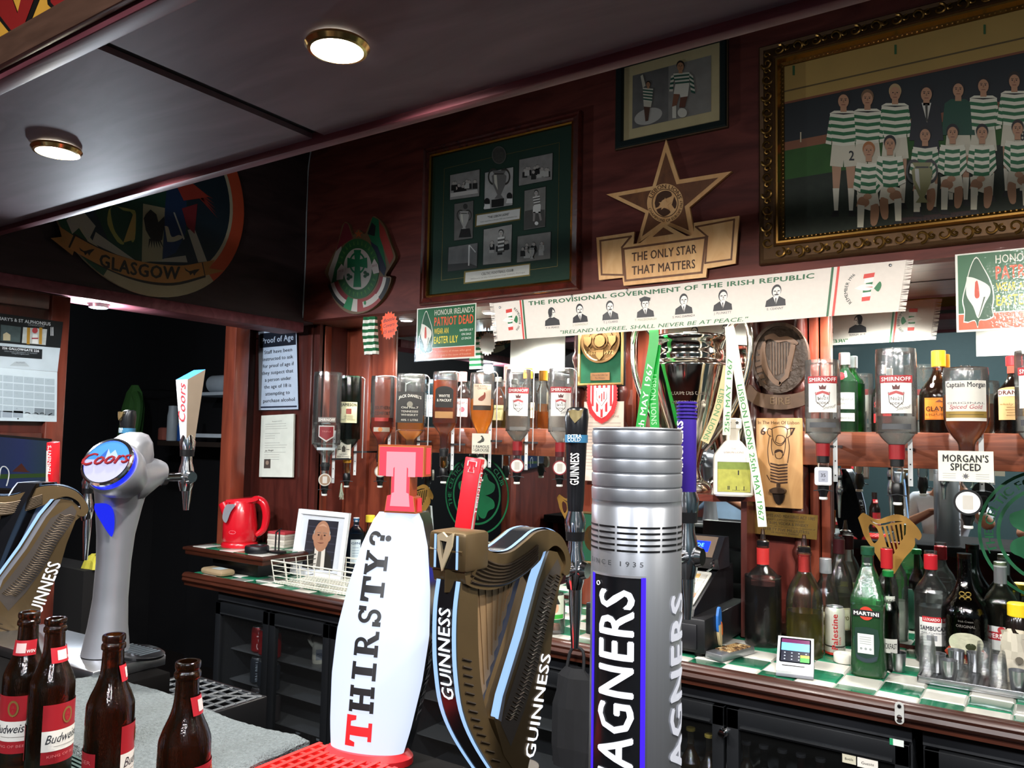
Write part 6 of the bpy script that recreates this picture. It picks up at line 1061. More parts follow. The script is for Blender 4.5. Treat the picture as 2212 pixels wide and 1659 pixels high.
p = PY(693, 1440, 2.46); t = thing('milk_jug', 'white plastic milk jug with a handle in the left cooler', 'jug', (p.x, 2.46, .5945), face_cam(p)); mb = MB(); MJ = mat('#b9b8ac', .5); lathe(mb, [(0, 0), (.036, 0), (.038, .008), (.038, .075), (.032, .10), (.018, .125), (.014, .13), (.014, .142), (0, .142)], MJ, 20, sq=2); obj('jug_body', mb, t); obj('handle', tube(MB(), smoothpath([(-.034, -.01, .07), (-.052, -.012, .10), (-.040, -.01, .122), (-.014, -.006, .127)], 4), .007, MJ, 8), t); mb = MB(); patch(mb, -.022, .018, .022, .062, ink('#8a9098'), fy(0, -.0392, 0), 0); text(mb, 'MILK', ink('#2a3a5a'), fy(0, -.0396, 0), (-.019, .034), (.019, .034), .014, .0006, .02); obj('label', mb, t)
p = PY(716, 1560, 2.43); bottle('orange plastic drink bottle on the low shelf of the left cooler', (p.x, 2.43, .3305), .225, .036, shape='round', gl='#d8824a', liq='#b8481c', fill=.7, cap=('#c85a1e', .95, .02, .016), labels=[lab(.055, .06, .11, '#b83a1a', [CL('IRN-BRU', '#c8ccd4', .35, .3, .03)])])
for i, (px_, yy) in enumerate(((645, 2.42), (668, 2.45), (690, 2.42), (722, 2.40), (735, 2.46))):
    p = PY(px_, 1600, yy); t = bottle('small dark mixer bottle with a pale cap, %s in the low cooler row' % ['first', 'second', 'third', 'fourth', 'fifth'][i], (p.x, yy, .0905), .205, .027, shape='spirit', gl='#3a4444', liq='#1a1412', fill=.8, cap=('#b8bcc0', .97, .010, .014), group='mixer bottles in the cooler', name='mixer_bottle')
for i, (px_, yy, lb) in enumerate(((1492, 2.37, 'pale lager bottle with a white label, left one in the cooler under the till'), (1532, 2.35, 'pale lager bottle with a white label beside the cooler lock'))):
    p = PY(px_, 1600, yy); bottle(lb, (p.x, yy, zi), .245, .031, shape='wine', gl='#efe6c8', liq='#c89a3a', fill=.80, cap=('#8a7a3a', .975, .010, .014), group='pale lager bottles in the cooler', labels=[lab(.046, .09, .135, '#cfd0cc', [CL('Corona', '#3a3a44', .62, .26, .02), CL('Extra', '#3a3a44', .34, .18, 0)], more=lambda mb, F, y0, H, w: flat(mb, circ(0, y0+H*.14, .006, 10, .003), ink('#8a7a4a'), F, .0006))])
for i, (px_, c, l, s, lb) in enumerate(((1612, '#c8ccc8', '#d8b080', 'CIDER', 'pale bottle with an orange label behind the cooler glass'), (1650, '#2a2a30', '#10100f', '0.0%', 'dark bottle marked 0.0 behind the cooler glass'), (1690, '#2a2a30', '#10100f', '0.0%', 'second dark bottle marked 0.0 behind the cooler glass'), (1730, '#7a1a24', '#6a1018', '%', 'dark red bottle behind the cooler glass below the card reader'), (1772, '#8a2028', '#6a1018', '%', 'dark red bottle near the cream sticker behind the cooler glass'))):
    p = PY(px_, 1640, 2.39); bottle(lb, (p.x, 2.39, zi), .235, .031, shape='wine', gl=c, liq=l, fill=.8, cap=('#3a3a3c', .975, .010, .014), group='bottles behind the right cooler glass', labels=[lab(.046, .06, .13, c, [CL(s, '#d8d8d4', .4, .25, .02)])])
# kettle shelf
t = thing('kettle_shelf', 'raised wooden shelf with a tiled top carrying the red kettle', 'shelf', (-3.16, 2.5, 1.03)); 
mb = bx(-.30, .27, -.165, .175, -.042, -.003, NOSE, None, .006); bx(-.31, .28, -.172, .175, -.020, -.006, NOSE, mb, .004); obj('board', mb, t)
mb = MB()
for i in range(5):
    for j in range(3): bx(-.255+.102*i+.001, -.255+.102*(i+1)-.001, -.155+.102*j+.001, -.155+.102*(j+1)-.001, -.003, .0, TG if (i+j) % 2 else TW, mb, .001)
obj('tiled_top', mb, t); obj('support_block', bx(-.17, .16, -.10, .17, -.108, -.042, BLACK()), t)
# kettle
p = PZ(522, 1181, 1.03); t = thing('kettle', 'red plastic electric kettle on the raised shelf', 'kettle', (-3.235, 2.475, 1.0305), R(40)); KR = mat('#c41422', .25, 0, .06, 10, coat=.5)
obj('base', lathe(MB(), [(0, 0), (.084, 0), (.086, .010), (.080, .022), (0, .022)], KR, 32, sx=1, sy=.9), t)
obj('body', lathe(MB(), [(0, .022), (.072, .022), (.080, .04), (.080, .10), (.072, .16), (.064, .205), (.058, .218), (0, .222)], KR, 36, sx=1, sy=.92), t)
mb = MB(); pts = smoothpath([(.045, -.01, .210), (.075, -.01, .225), (.108, -.01, .205), (.122, -.01, .15), (.112, -.01, .085), (.078, -.01, .055)], 5); tube(mb, pts, [.016+.004*sin(i*.15) for i in range(len(pts))], KR, 12); obj('handle', mb, t)
mb = MB(); prism(mb, sp2([(-.062, .224), (.07, .235), (.085, .224), (.04, .212), (-.06, .212)], 3), .09, KR, fg((0, .045, 0), (1, 0, 0), (0, 0, 1))); obj('lid', mb, t)
mb = MB(); lathe(mb, [(0, 0), (.030, .0), (.024, .05), (0, .055)], KR, 20, T=Matrix.Translation((-.060, 0, .165)) @ Matrix.Rotation(R(-28), 4, 'Y')); obj('spout', mb, t)
mb = MB(); flat(mb, sp2([(-.05, .205), (-.01, .205), (-.03, .17), (-.048, .12), (-.066, .14), (-.062, .18), (-.05, .205)], 3), mat('#7a7a80', .3), fy(0, -.075, 0)); obj('water_gauge', mb, t); mb = MB(); flat(mb, circ(-.02, .075, .018, 20, .009), ink('#d8606a'), fcyl(.080*.93), .001); flat(mb, circ(-.02, .075, .015, 20, .007), KR, fcyl(.080*.93), .0014); obj('badge', mb, t); mb = box(MB(), (.082, -.01, .052), (.03, .02, .012), BLACK(), .003); obj('switch', mb, t)
p = PZ(570, 1192, 1.03); mb = MB(); lathe(mb, [(0, 0), (.050, 0), (.054, .006), (.054, .026), (.050, .032), (.035, .033), (.032, .028), (0, .028)], mat('#15161a', .4), 32); solo('ashtray', mb, 'flat round black tin beside the red kettle', 'tin', (p.x, 2.40, 1.0305))
p = PY(602, 1160, 2.60); t = thing('card_stack', 'stack of red-topped cards on the raised shelf behind the black tin', 'cards', (p.x+.02, 2.60, 1.0305), .1)
for i in range(6): obj('card_bundle', box(MB(), (.002*(i % 2), 0, .006+.0125*i), (.11, .075, .012), mat(['#c9c2b4', '#b9b2a6', '#c9c2b4', '#a89e94', '#bcb4a8', '#a8323a'][i], .6), .001), t)
p = PY(632, 1165, 2.52); mb = MB(); box(mb, (0, 0, .005), (.075, .05, .010), BLACK(), .003); tube(mb, [(-.012, 0, .01), (-.022, .01, .09)], .004, BLACK(), 6); tube(mb, [(.012, 0, .01), (-.002, .012, .105), (.010, .012, .11)], .004, BLACK(), 6); tube(mb, [(-.022, .01, .09), (.0, .01, .105)], .004, BLACK(), 6); solo('phone_stand', mb, 'small black wire stand beside the stack of cards', 'stand', (-2.935, 2.45, 1.0305))
p = PZ(462, 1238, ZK); mb = box(MB(), (0, 0, .0145), (.17, .075, .028), mat('#a08a6a', .55), .012); flat(mb, rrect(-.02, -.024, .05, .024, .006), mat('#b8c4c4', .5), fz(0, 0, .0288)); solo('soap_box', mb, 'low tan box at the left end of the tiled counter below the kettle', 'box', (-3.20, 2.335, ZK+.0005), -.05)
# portrait frame
a = PY(638, 1232, 2.60); b = PY(743, 1232, 2.60); w = .30; h = .262; th = R(8); pw = MPP(a)*107; t = thing('photo_frame', 'white-framed portrait of an older balding man in a dark suit', 'picture', (a.x, 2.58, ZK+.001)); Ff = fg((0, 0, 0), (1, 0, .02), (0, sin(th), cos(th))); w, h = .335, .30
mb = MB(); frame_border(mb, 0, 0, w, h, [(0, 0), (0, .014), (.004, .018), (.020, .018), (.024, .010), (.024, .004)], mat('#e4e6ea', .4)); mb.v = [tuple(V((x, 0, z*cos(th)))+V((0, y+z*sin(th), -.0))) for x, y, z in mb.v]; obj('frame', mb, t)
mb = MB(); flat(mb, rect(.02, .02, w-.02, h-.02), mat('#d0d4da', .6), Ff, .004); flat(mb, rect(w*.20, h*.10, w*.80, h*.84), mat('#26262e', .5, 0, .3, 20), Ff, .0046)
for i in range(5): flat(mb, rect(w*.2, h*(.25+.12*i), w*.8, h*(.265+.12*i)), ink('#3a3a46'), Ff, .0049)
cx = w*.51; SK = mat('#a8785c', .6, 0, .15, 60); flat(mb, [(w*.26, h*.10), (w*.30, h*.30), (cx-.03, h*.42), (cx+.03, h*.42), (w*.74, h*.30), (w*.78, h*.10)], ink('#2a2824'), Ff, .0052); flat(mb, [(cx-.035, h*.42), (cx+.035, h*.42), (cx+.042, h*.10), (cx-.03, h*.10)], ink('#d8d2c6'), Ff, .0055); flat(mb, [(cx-.008, h*.37), (cx+.012, h*.37), (cx+.018, h*.10), (cx-.012, h*.10)], ink('#6a665e'), Ff, .0058)
flat(mb, circ(cx, h*.60, .053, 32, .070), SK, Ff, .0061); 
for s in (-1, 1): flat(mb, circ(cx+s*.052, h*.585, .009, 12, .016), SK, Ff, .0060); flat(mb, circ(cx+s*.020, h*.615, .007, 10, .004), ink('#3a2a24'), Ff, .0067); flat(mb, rect(cx+s*.020-.012, h*.645, cx+s*.020+.012, h*.656), ink('#7a6a5e'), Ff, .0067); flat(mb, [(cx+s*.05, h*.60), (cx+s*.056, h*.66), (cx+s*.047, h*.70)], ink('#9a948c'), Ff, .0065)
flat(mb, [(cx-.004, h*.62), (cx+.005, h*.62), (cx+.012, h*.545), (cx-.009, h*.545)], ink('#8a5e48'), Ff, .0067); flat(mb, sp2([(cx-.024, h*.505), (cx, h*.488), (cx+.024, h*.508), (cx, h*.502), (cx-.024, h*.505)], 3), ink('#6a3630'), Ff, .0067); flat(mb, sp2([(cx-.03, h*.74), (cx, h*.79), (cx+.03, h*.74), (cx, h*.755), (cx-.03, h*.74)], 3), ink('#c09478'), Ff, .0066); obj('portrait', mb, t); obj('easel_back', bx(w*.45, w*.55, .06, .075, 0, .2, BLACK()), t)
# wire basket
t = thing('wire_basket', 'white wire tray basket on the tiled counter below the portrait', 'basket', (-2.56, 2.47, ZK+.003)); WB = mat('#dedccf', .4); hx, hy, hz = .27, .135, .098; mb = MB()
def loop(mb, z, k, r): tube(mb, [(-hx*k, -hy*k, z), (hx*k, -hy*k, z), (hx*k, hy*k, z), (-hx*k, hy*k, z)], r, WB, 6, closed=True)
loop(mb, hz, 1, .0035); obj('rim', mb, t); mb = MB(); [loop(mb, z, .94+.06*z/hz, .0022) for z in (.012, .034, .056, .078)]
for i in range(7): x = -hx+2*hx*i/6; [tube(mb, [(x*.94, s*hy*.94, .004), (x, s*hy, hz)], .0022, WB, 5) for s in (-1, 1)]
for i in range(1, 4): y = -hy+2*hy*i/4; [tube(mb, [(s*hx*.94, y*.94, .004), (s*hx, y, hz)], .0022, WB, 5) for s in (-1, 1)]
obj('side_wires', mb, t); mb = MB()
for i in range(30): x = -hx*.93+1.86*hx*i/29; tube(mb, [(x, -hy*.93, .003), (x, hy*.93, .003)], .0020, WB, 5)
for i in range(14): y = -hy*.93+1.86*hy*i/13; tube(mb, [(-hx*.93, y, .005), (hx*.93, y, .005)], .0020, WB, 5)
obj('grid_floor', mb, t)
def onc(px, py): return PZ(px, py, ZK)
def stand_at(label, px, Y, ytop, wpx, **k):
    p = PY(px, ytop, Y); h = p.z-ZK; r = wpx*MPP((p.x, Y, ZK+h/2))/2; return bottle(label, (p.x, Y, ZK+.0005), h, r, **k)
stand_at('blue gin bottle with a white label behind the wire basket', 770, 2.72, 1120, 38, shape='litre', gl='#3a88c8', liq='#2a78b8', fill=.85, sq=4, cap=('#c8ccd0', .94, .02, .014), labels=[lab(.045, .06, .17, '#c6d4dc', [CL('GIN', '#2a4a6a', .8, .1)], more=greek(5, '#5a7a9a', .2, .65))])
stand_at('gin bottle with a yellow cap right of the blue bottle', 800, 2.76, 1118, 36, shape='round', gl='#d8dcc8', liq='#c8c49a', fill=.6, cap=('#d8c23a', .92, .032, .022))
# glass jar behind the towers
p = onc(1262, 1352); t = thing('glass_jar', 'glass jar with a printed green and white label behind the harp tower', 'jar', (-1.42, 2.36, ZK+.0005), face_cam((-1.42, 2.36))); obj('jar_body', lathe(MB(), [(0, 0), (.042, 0), (.046, .006), (.046, .10), (.040, .115), (.040, .13)], glass('#f6faf6', .5), 28), t); mb = MB(); patch(mb, -.05, .05, .05, .128, mat('#c8cdb8', .6), fcyl(.0465), 0, 10); [flat(mb, circ(x, .088, .013, 14, .017), ink('#c89a7a'), fcyl(.0465), .0006) for x in (-.02, .012)]; [flat(mb, [(x-.018, .10), (x+.018, .10), (x+.008, .122), (x-.008, .122)], ink('#2a2a26'), fcyl(.0465), .0009) for x in (-.02, .012)]; flat(mb, rect(-.045, .052, .045, .066), ink('#3a9a3a'), fcyl(.0465), .0006); obj('label', mb, t)
mb = MB(); [lathe(mb, [(0, 0), (.016, .004), (.013, .011), (0, .014)], mat('#8a5a48', .7), 10, c=(.016*cos(k*2.1), .016*sin(k*2.1), .004+.006*(k//3))) for k in range(7)]; o = obj('sweets', mb, t); o['kind'] = 'stuff'
# till
t = thing('cash_register', 'black cash register with a lit blue display and a drawer below', 'till', (-1.08, 2.55, ZK)); B = lambda *a, **k: bx(*a, **k); BK = mat('#131316', .42, 0, .2, 40)
mb = bx(-.21, .20, -.19, .21, .012, .115, BK, None, .006); 
for x in (-.18, .17): 
    for y in (-.16, .17): cyl(mb, .016, 0, .014, BLACK(), c=(x, y, 0), n=14)
obj('drawer_case', mb, t); obj('drawer_front', bx(-.195, .175, -.197, -.188, .022, .098, mat('#1a1a1e', .4), None, .003), t)
mb = MB(); prism(mb, [(-.17, .115), (-.16, .135), (.06, .235), (.20, .235), (.20, .115)], .34, BK, fg((-.185, 0, 0), (0, 1, 0), (0, 0, 1))); obj('body', mb, t)
sl = V((0, .22, .10)).normalized(); F = fg((.155, -.155, .1382), (-1, 0, 0), sl*-1) ; F = fg((-.185+.01, -.158, .1370), (1, 0, 0), sl); mb = MB(); prism(mb, rrect(.10, .015, .32, .20, .008), .004, mat('#c8c6bc', .5), F); rnd = random.Random(9)
for i in range(9):
    for j in range(6): prism(mb, rect(.112+.0225*i, .025+.027*j, .130+.0225*i, .047+.027*j), .002, ink(rnd.choice(['#b8b4aa', '#d8d4ca', '#c87a5a', '#d8b070', '#9ab0a8', '#cfcac0'])), F, .004)
obj('keypad', mb, t); mb = MB(); prism(mb, [(-.02, .235), (-.035, .27), (.03, .335), (.07, .335), (.08, .235)], .27, mat('#1a1a1e', .35), fg((-.10, .04, 0), (0, 1, 0), (0, 0, 1))); obj('display_housing', mb, t)
sd = V((0, .065, .065)).normalized(); F = fg((-.08, .008, .2725), (1, 0, 0), sd); mb = MB(); prism(mb, rect(0, 0, .23, .085), .003, mat('#6a5a4e', .4), F); flat(mb, rect(.02, .020, .21, .064), emit('#0a1ed8', 1.6), F, .0035); text(mb, 'REGISTER MODE', emit('#58a8ff', 1.2), F, (.04, .040), (.19, .040), .015, .004, .01, sp=1.1); obj('display', mb, t)
mb = MB(); lathe(mb, [(0, 0), (.020, .004), (.024, .012), (.010, .024), (0, .026)], mat('#8a8a8e', .3, .8), 16, c=(.12, -.15, .112)); obj('paper_bobbin', mb, t); mb = MB(); tube(mb, smoothpath([(.13, .03, .24), (.155, .0, .262), (.165, -.03, .25), (.15, -.04, .235)], 4), .0035, CHROME(), 6); lathe(mb, [(.008, 0), (.012, .0), (.012, .004), (.008, .004), (.008, 0)], CHROME(), 14, T=Matrix.Translation((.10, -.02, .232)) @ Matrix.Rotation(R(60), 4, 'X')); obj('drawer_key', mb, t)
mb = MB(); F = fx(0, 0, 0); prism(mb, sp2([(-.02, .05), (-.012, .07), (.0, .075), (.008, .06), (.012, .03), (.016, -.01), (.010, -.03), (.0, -.01), (-.014, .0), (-.02, .02), (-.02, .05)], 3), .008, mat('#2a6ab8', .5, 0, .3, 40), F); prism(mb, sp2([(-.016, .02), (.004, .02), (.012, -.01), (.012, -.045), (.002, -.04), (-.012, -.01), (-.016, .02)], 3), .009, mat('#c8b68a', .6), F); prism(mb, sp2([(.004, .03), (.013, .02), (.016, -.01), (.008, -.01), (.004, .03)], 2), .010, mat('#c8642a', .6), F); solo('bird_magnet', mb, 'small blue and tan parrot figure stuck on the side of the till', 'magnet', (-.879, 2.47, ZK+.062))
# small things on the tiles
p = onc(1590, 1420); t = thing('card_holder', 'long silver box with a brown patterned top lying on the tiles by the till', 'box', (-.83, 2.44, ZK+.0005), -.28); obj('body', box(MB(), (0, 0, .011), (.062, .17, .021), mat('#a8aaae', .3, .8), .004), t); mb = MB(); rnd = random.Random(4)
for i in range(9):
    for j in range(4): box(mb, (-.021+.014*j, -.035+.0125*i, .0225), (.011, .009, .004), mat(rnd.choice(['#8a6a44', '#5a4028', '#a8885a', '#c0a880']), .5), .001)
obj('patterned_top', mb, t)
t = thing('card_reader', 'white card payment terminal with a lit colour screen on the tiles', 'terminal', (-.622, 2.385, ZK+.0005), .22); WT = mat('#d8dade', .3); mb = MB(); prism(mb, [(-.062, .004), (-.066, .018), (-.052, .030), (.055, .086), (.066, .080), (.060, .004)], .098, WT, fg((-.049, 0, 0), (0, 1, 0), (0, 0, 1))); obj('body', mb, t); mb = box(MB(), (0, -.001, .006), (.10, .128, .010), mat('#7a7c84', .4), .003); obj('base', mb, t)
sl = V((0, .107, .056)).normalized(); F = fg((-.049, -.052, .0304), (1, 0, 0), sl); mb = MB(); flat(mb, rrect(.007, .012, .091, .113, .004), mat('#101218', .1), F, .0008); flat(mb, rect(.011, .092, .087, .108), emit('#5a2048', .7), F, .0012); flat(mb, rect(.011, .060, .087, .092), emit('#5aa0d8', .9), F, .0012); flat(mb, rect(.011, .016, .087, .060), emit('#1c2030', .5), F, .0012)
for i in range(4):
    for j in range(3): flat(mb, circ(.021+.019*i, .024+.013*j, .0022, 8), emit('#b8c4d0', .6), F, .0015)
flat(mb, rect(.063, .016, .087, .034), emit('#3a9a3a', .8), F, .0017); flat(mb, rect(.063, .034, .087, .044), emit('#c89a3a', .8), F, .0017); obj('screen', mb, t); mb = MB(); flat(mb, rect(.015, -.002, .075, .001), BLACK(), F, .0006); obj('card_slot', mb, t)
PR = lambda t, r, h: (obj('pourer', lathe(MB(), [(0, h-.004), (.019, h-.004), (.020, h+.010), (.016, h+.014), (0, h+.014)], BLACK(), 20), t), obj('pourer_spout', lathe(MB(), [(0, h+.012), (.010, h+.014), (.007, h+.035), (.005, h+.050), (0, h+.050)], glass('#c89a8a', .6), 14), t), obj('neck_sleeve', cyl(MB(), r*.345, h*.80, h*.965, mat('#b02a28', .4)), t))
stand_at('large bottle of dark red cordial with a black pourer, right of the till', 1648, 2.655, 1176, 76, shape='pour', gl='#f4ece8', liq='#3a0a10', fill=.60, extra=PR); stand_at('bottle of lime cordial with a black pourer, half empty', 1737, 2.60, 1190, 76, shape='round', gl='#fafbf4', liq='#d8d048', fill=.42, extra=PR)
for px_, Y, yt, lb in ((1783, 2.73, 1208, 'silver-capped clear tequila bottle behind the slim white can'), (1812, 2.83, 1160, 'clear bottle with a dark capsule at the back beside the pilaster')): stand_at(lb, px_, Y, yt, 56, shape='round', gl='#f4f6f2', liq='#e0ddc0', fill=.45, cap=('#b8bcc0' if Y < 2.8 else '#4a2226', .84, .048, .0185, .6), labels=[lab(.07, .05, .12, '#c9c4aa', [CL('CUERVO', '#5a4a2a', .45, .18)], frame='#9a8a4a')])
p = onc(1804, 1413); can('slim white can with red vertical lettering left of the green vermouth bottle', (p.x, p.y, ZK+.0005), .029, .147, '#d6d2c8', 'Palestine', '#b8242a', extra=lambda mb, F, r, h: (patch(mb, -r*2.6, .026, r*2.6, .030, ink('#1c1c1c'), F, .0003, 20), patch(mb, -r*2.6, .010, r*2.6, .026, mat('#a8a49a', .5, 0, .5, 300), F, .0003, 20), patch(mb, -r*2.6, .003, r*2.6, .010, ink('#b8382a'), F, .0003, 20), text(mb, 'COLA', ink('#b8242a'), F, (r*.62, .035), (r*.62, .058), .007, .0004, .01, up=(-1, 0))))
p = onc(1905, 1425); can('green drink can half hidden behind the green vermouth bottle', (-.43, 2.60, ZK+.0005), .031, .145, '#3a6a58', None); p = onc(1822, 1432); mb = MB(); lathe(mb, [(0, 0), (.028, 0), (.030, .004), (.030, .022), (.027, .026), (.012, .026), (.010, .022), (0, .022)], mat('#d6d2c8', .5), 28); solo('tape_roll', mb, 'small white roll on the tiles left of the green vermouth bottle', 'roll', (p.x, p.y+.01, ZK+.0005))
def martini(t, r, h):
    pass
mlab = lambda mb, F, r, h: (flat(mb, circ(0, .177, .019, 20), mat('#b83a2a', .4), F, .0004), flat(mb, rect(-.036, .168, .036, .186), ink('#17181a'), F, .0008), text(mb, 'MARTINI', ink('#e8e6e0'), F, (-.032, .1715), (.032, .1715), .0105, .0012, .03), flat(mb, sp2([(-.030, .135), (.030, .135), (.030, .06), (.02, .045), (0, .040), (-.02, .045), (-.030, .06), (-.030, .135)], 2), ink('#143026'), F, .0003), flat(mb, rect(-.023, .066, .019, .120), mat('#c9ccc8', .5), F, .0008), [flat(mb, rect(-.018, .092+.006*i, .012, .0935+.006*i), ink('#8a9090'), F, .0011) for i in range(4)], [flat(mb, circ(-.014+.012*i, .079, .0035, 10), ink('#8a9090'), F, .0011) for i in range(3)], flat(mb, sp2([(-.027, .062), (0, .052), (.027, .062), (.022, .049), (0, .043), (-.022, .049), (-.027, .062)], 3), ink('#26323a'), F, .0008))
mp_ = PZ(1872, 1462, ZK); hM = PY(1868, 1184, mp_.y).z-ZK; bottle('tall green vermouth bottle with a green cap, foremost on the checkered counter', (mp_.x, mp_.y+.035, ZK+.0005), hM*1.0, .0455, shape='cone', gl='#58d070', hz=.10, liq='#4cc83c', fill=.52, sq=3, edge=.22, cap=('#1d4a34', .935, .024, .0185), labels=[mlab, lambda mb, F, r, h: (patch(mb, -.02, h*.85, .02, h*.92, ink('#16201e'), fcyl(r*.36), .0006), text(mb, 'MARTINI', ink('#c8ccc8'), fcyl(r*.36), (-.012, h*.86), (.012, h*.86), .006, .001, .02))], rz=face_cam(mp_)-.12)
stand_at('dark bottle with a green cap and white band right behind the green vermouth bottle', 1918, 2.60, 1234, 42, shape='wine', gl='#2a3a2c', liq='#120c0a', fill=.7, edge=.3, cap=('#1d7a3a', .945, .018, .0155), labels=[lambda mb, F, r, h: (patch(mb, -.022, h*.66, .022, h*.75, mat('#d0cfc8', .5), fcyl(r*.62), .001), text(mb, 'BUCKFAST', ink('#2a2a2a'), fcyl(r*.62), (-.024, h*.685), (.024, h*.685), .010, .0016, .02)), lab(.05, .05, .09, '#d0cfc8', [CL('BUCKFAST', '#2a2a2a', .3, .4, .02)])])
stand_at('clear spirit bottle with a long red capsule in front of the gold harp', 1915, 2.80, 1183, 44, shape='spirit', gl='#f6f8f6', liq='#efeee8', fill=.4, cap=('#b3242a', .80, .062, .018))
stand_at('clear anise liqueur bottle with a red cap and white crest label', 2010, 2.77, 1190, 66, shape='spirit', gl='#f6f8f8', liq='#f0f2f0', fill=.5, cap=('#b3202a', .83, .045, .019), labels=[lab(.072, .055, .135, '#dad9d6', [CL('SAMBUCA', '#2a2a34', .55, .17, .03, 0, .9), CL('dei Cesari', '#7a7a80', .44, .06)], more=lambda mb, F, y0, H, w: (patch(mb, -w*.36, y0+H*.86, w*.36, y0+H*1.06, mat('#b3242a', .4), F, .0006), text(mb, 'LUXARDO', ink('#ece6e2'), F, (-w*.30, y0+H*.91), (w*.30, y0+H*.91), H*.11, .0010, .02), flat(mb, rect(-.014, y0+H*.18, .014, y0+H*.38), ink('#8a8c90'), F, .0006)))])
stand_at('broad dark cream-liqueur bottle with a curved red label', 2083, 2.76, 1196, 96, shape='bell', gl='#1a1412', liq='#0c0806', fill=.8, edge=.3, cap=('#b08a4a', .955, .014, .018), labels=[lambda mb, F, r, h: (flat(mb, circ(.0, h*.24, .048, 24, .032), mat('#b9b8a0', .6, 0, .3, 60), F, .0002), flat(mb, circ(.012, h*.22, .014, 14, .010), ink('#2a3018'), F, .0006), flat(mb, [(x, y) for x, y in ringseg(0, h*.34, .066, .094, 226, 314, 14, .95)], mat('#a33a22', .5), F, .0008), arctext(mb, 'BAILEYS', ink('#e8d8b0'), F, 0, h*.34, .088, .014, 270, .0012, .03, flip=True), ctext(mb, 'ORIGINAL', ink('#6a6660'), F, 0, h*.38, .008, .0006, .01), ctext(mb, 'Irish Cream', ink('#6a6660'), F, 0, h*.425, .006, .0006, 0), None), lambda mb, F, r, h: [prism(mb, ringseg(x, h*.64+y, .005, .0075, 0, 360, 14), .001, mat('#c8a85a', .3, .9), fcyl(r*.62), .004) for x in (-.0072, .0072) for y in (-.0072, .0072)]])
stand_at('aniseed spirit bottle with a silver neck and red-banded label', 2160, 2.80, 1214, 66, shape='spirit', gl='#b8c8a0', liq='#2a2c14', fill=.62, edge=.3, cap=('#c0c4c4', .95, .016, .017, .5), labels=[lab(.074, .062, .130, '#d0d2d0', [CL('PERNOD', '#ece8e4', .50, .20, .03, 0, .85)], more=lambda mb, F, y0, H, w: (patch(mb, -w*.5, y0+H*.42, w*.5, y0+H*.76, mat('#a8242c', .4), F, .0004), flat(mb, circ(0, y0+H*.86, .010, 14), ink('#b8343a'), F, .0006))), lab(.06, .025, .05, '#1a2030', [CL('', '#fff', .3, .3)] if 0 else [], frame='#c8ccd4'), lambda mb, F, r, h: patch(mb, -.05, h*.80, .05, h*.955, mat('#a8acb0', .25, .8), fcyl(r*.36), .0008, 16)])
p = PY(2200, 1345, 2.70); t = thing('sauce_bottle', 'dark jar with a yellow lid at the right edge of the counter', 'jar', (p.x, 2.70, ZK+.0005)); hh = PY(2200, 1303, 2.70).z-ZK; obj('jar_body', lathe(MB(), [(0, 0), (.030, 0), (.032, .004), (.032, hh*.72), (.026, hh*.82), (.024, hh*.84), (0, hh*.84)], mat('#16100e', .15), 24), t); obj('lid', cyl(MB(), .027, hh*.82, hh, mat('#d8b81e', .4), bev=.003), t); mb = MB(); patch(mb, -.03, hh*.3, .03, hh*.62, mat('#c8c4b8', .5), fcyl(.0325, face_cam(p)), 0); obj('label', mb, t)
mb = MB(); rnd = random.Random(2); PB = mat('#b9b2a2', .7); n = 14
for k in range(6):
    for i in range(n):
        q = lambda kk, ii: ((.045-.003*kk+.006*sin(ii*2.3+kk*1.7))*cos(2*pi*ii/n), (.032+.005*sin(ii*1.7+kk*2.1))*sin(2*pi*ii/n), .024*kk)
        mb.add([q(k, i), q(k, i+1), q(k+1, i+1), q(k+1, i)], [(0, 1, 2, 3)], PB)
flat(mb, [(x, y) for x, y in circ(0, 0, .034, 14, .028)], PB, fz(0, 0, .130)); flat(mb, circ(.012, .075, .010, 12), ink('#5a544a'), fy(0, -.040, 0)); solo('paper_bag', mb, 'crumpled cream paper bag at the right end of the shot-glass tray', 'bag', (PZ(2200, 1440, ZK).x, 2.64, ZK+.001))
# shot tray
TX0, TX1, TY0, TY1 = -.325, .28, 2.50, 2.70; t = thing('drip_tray', 'perforated steel tray full of shot cups at the right of the counter', 'tray', (0, 2.6, ZK+.0005)); mb = bx(TX0, TX1, TY0-2.6, TY1-2.6, 0, .004, STEEL()); ST = STEEL()
for a, b, c, d in ((TX0, TX1, TY0, TY0+.004), (TX0, TX1, TY1-.004, TY1), (TX0, TX0+.004, TY0, TY1), (TX1-.004, TX1, TY0, TY1)): bx(a, b, c-2.6, d-2.6, .004, .018, ST, mb, .001)
obj('rim', mb, t); mb = bx(TX0+.006, TX1-.006, TY0+.006-2.6, TY1-.006-2.6, .010, .012, ST); DK = BLACK()
for i in range(42):
    for j in range(13): flat(mb, circ(TX0+.018+.0138*i, TY0+.016+.014*j-2.6, .0036, 6), DK, fz(0, 0, .0123))
obj('perforated_plate', mb, t)
CUPG = glass('#fafcfc', .86, .5, .02, .02)
def pcup(label, x, y, n, up_=True):
    for i in range(n):
        z = ZK+.0135+.0085*i; t_ = lathe(MB(), [(.0, .0015), (.0165, 0), (.0175, .004), (.0215, .042), (.0228, .0425), (.0225, .044), (.0212, .044)], CUPG, 24) if up_ else lathe(MB(), [(.0228, 0), (.0215, .0015), (.0175, .040), (.0165, .044), (0, .0435)], CUPG, 24)
        solo('shot_cup', t_, label, 'cup', (x, y, z), group='clear plastic shot cups on the tray')
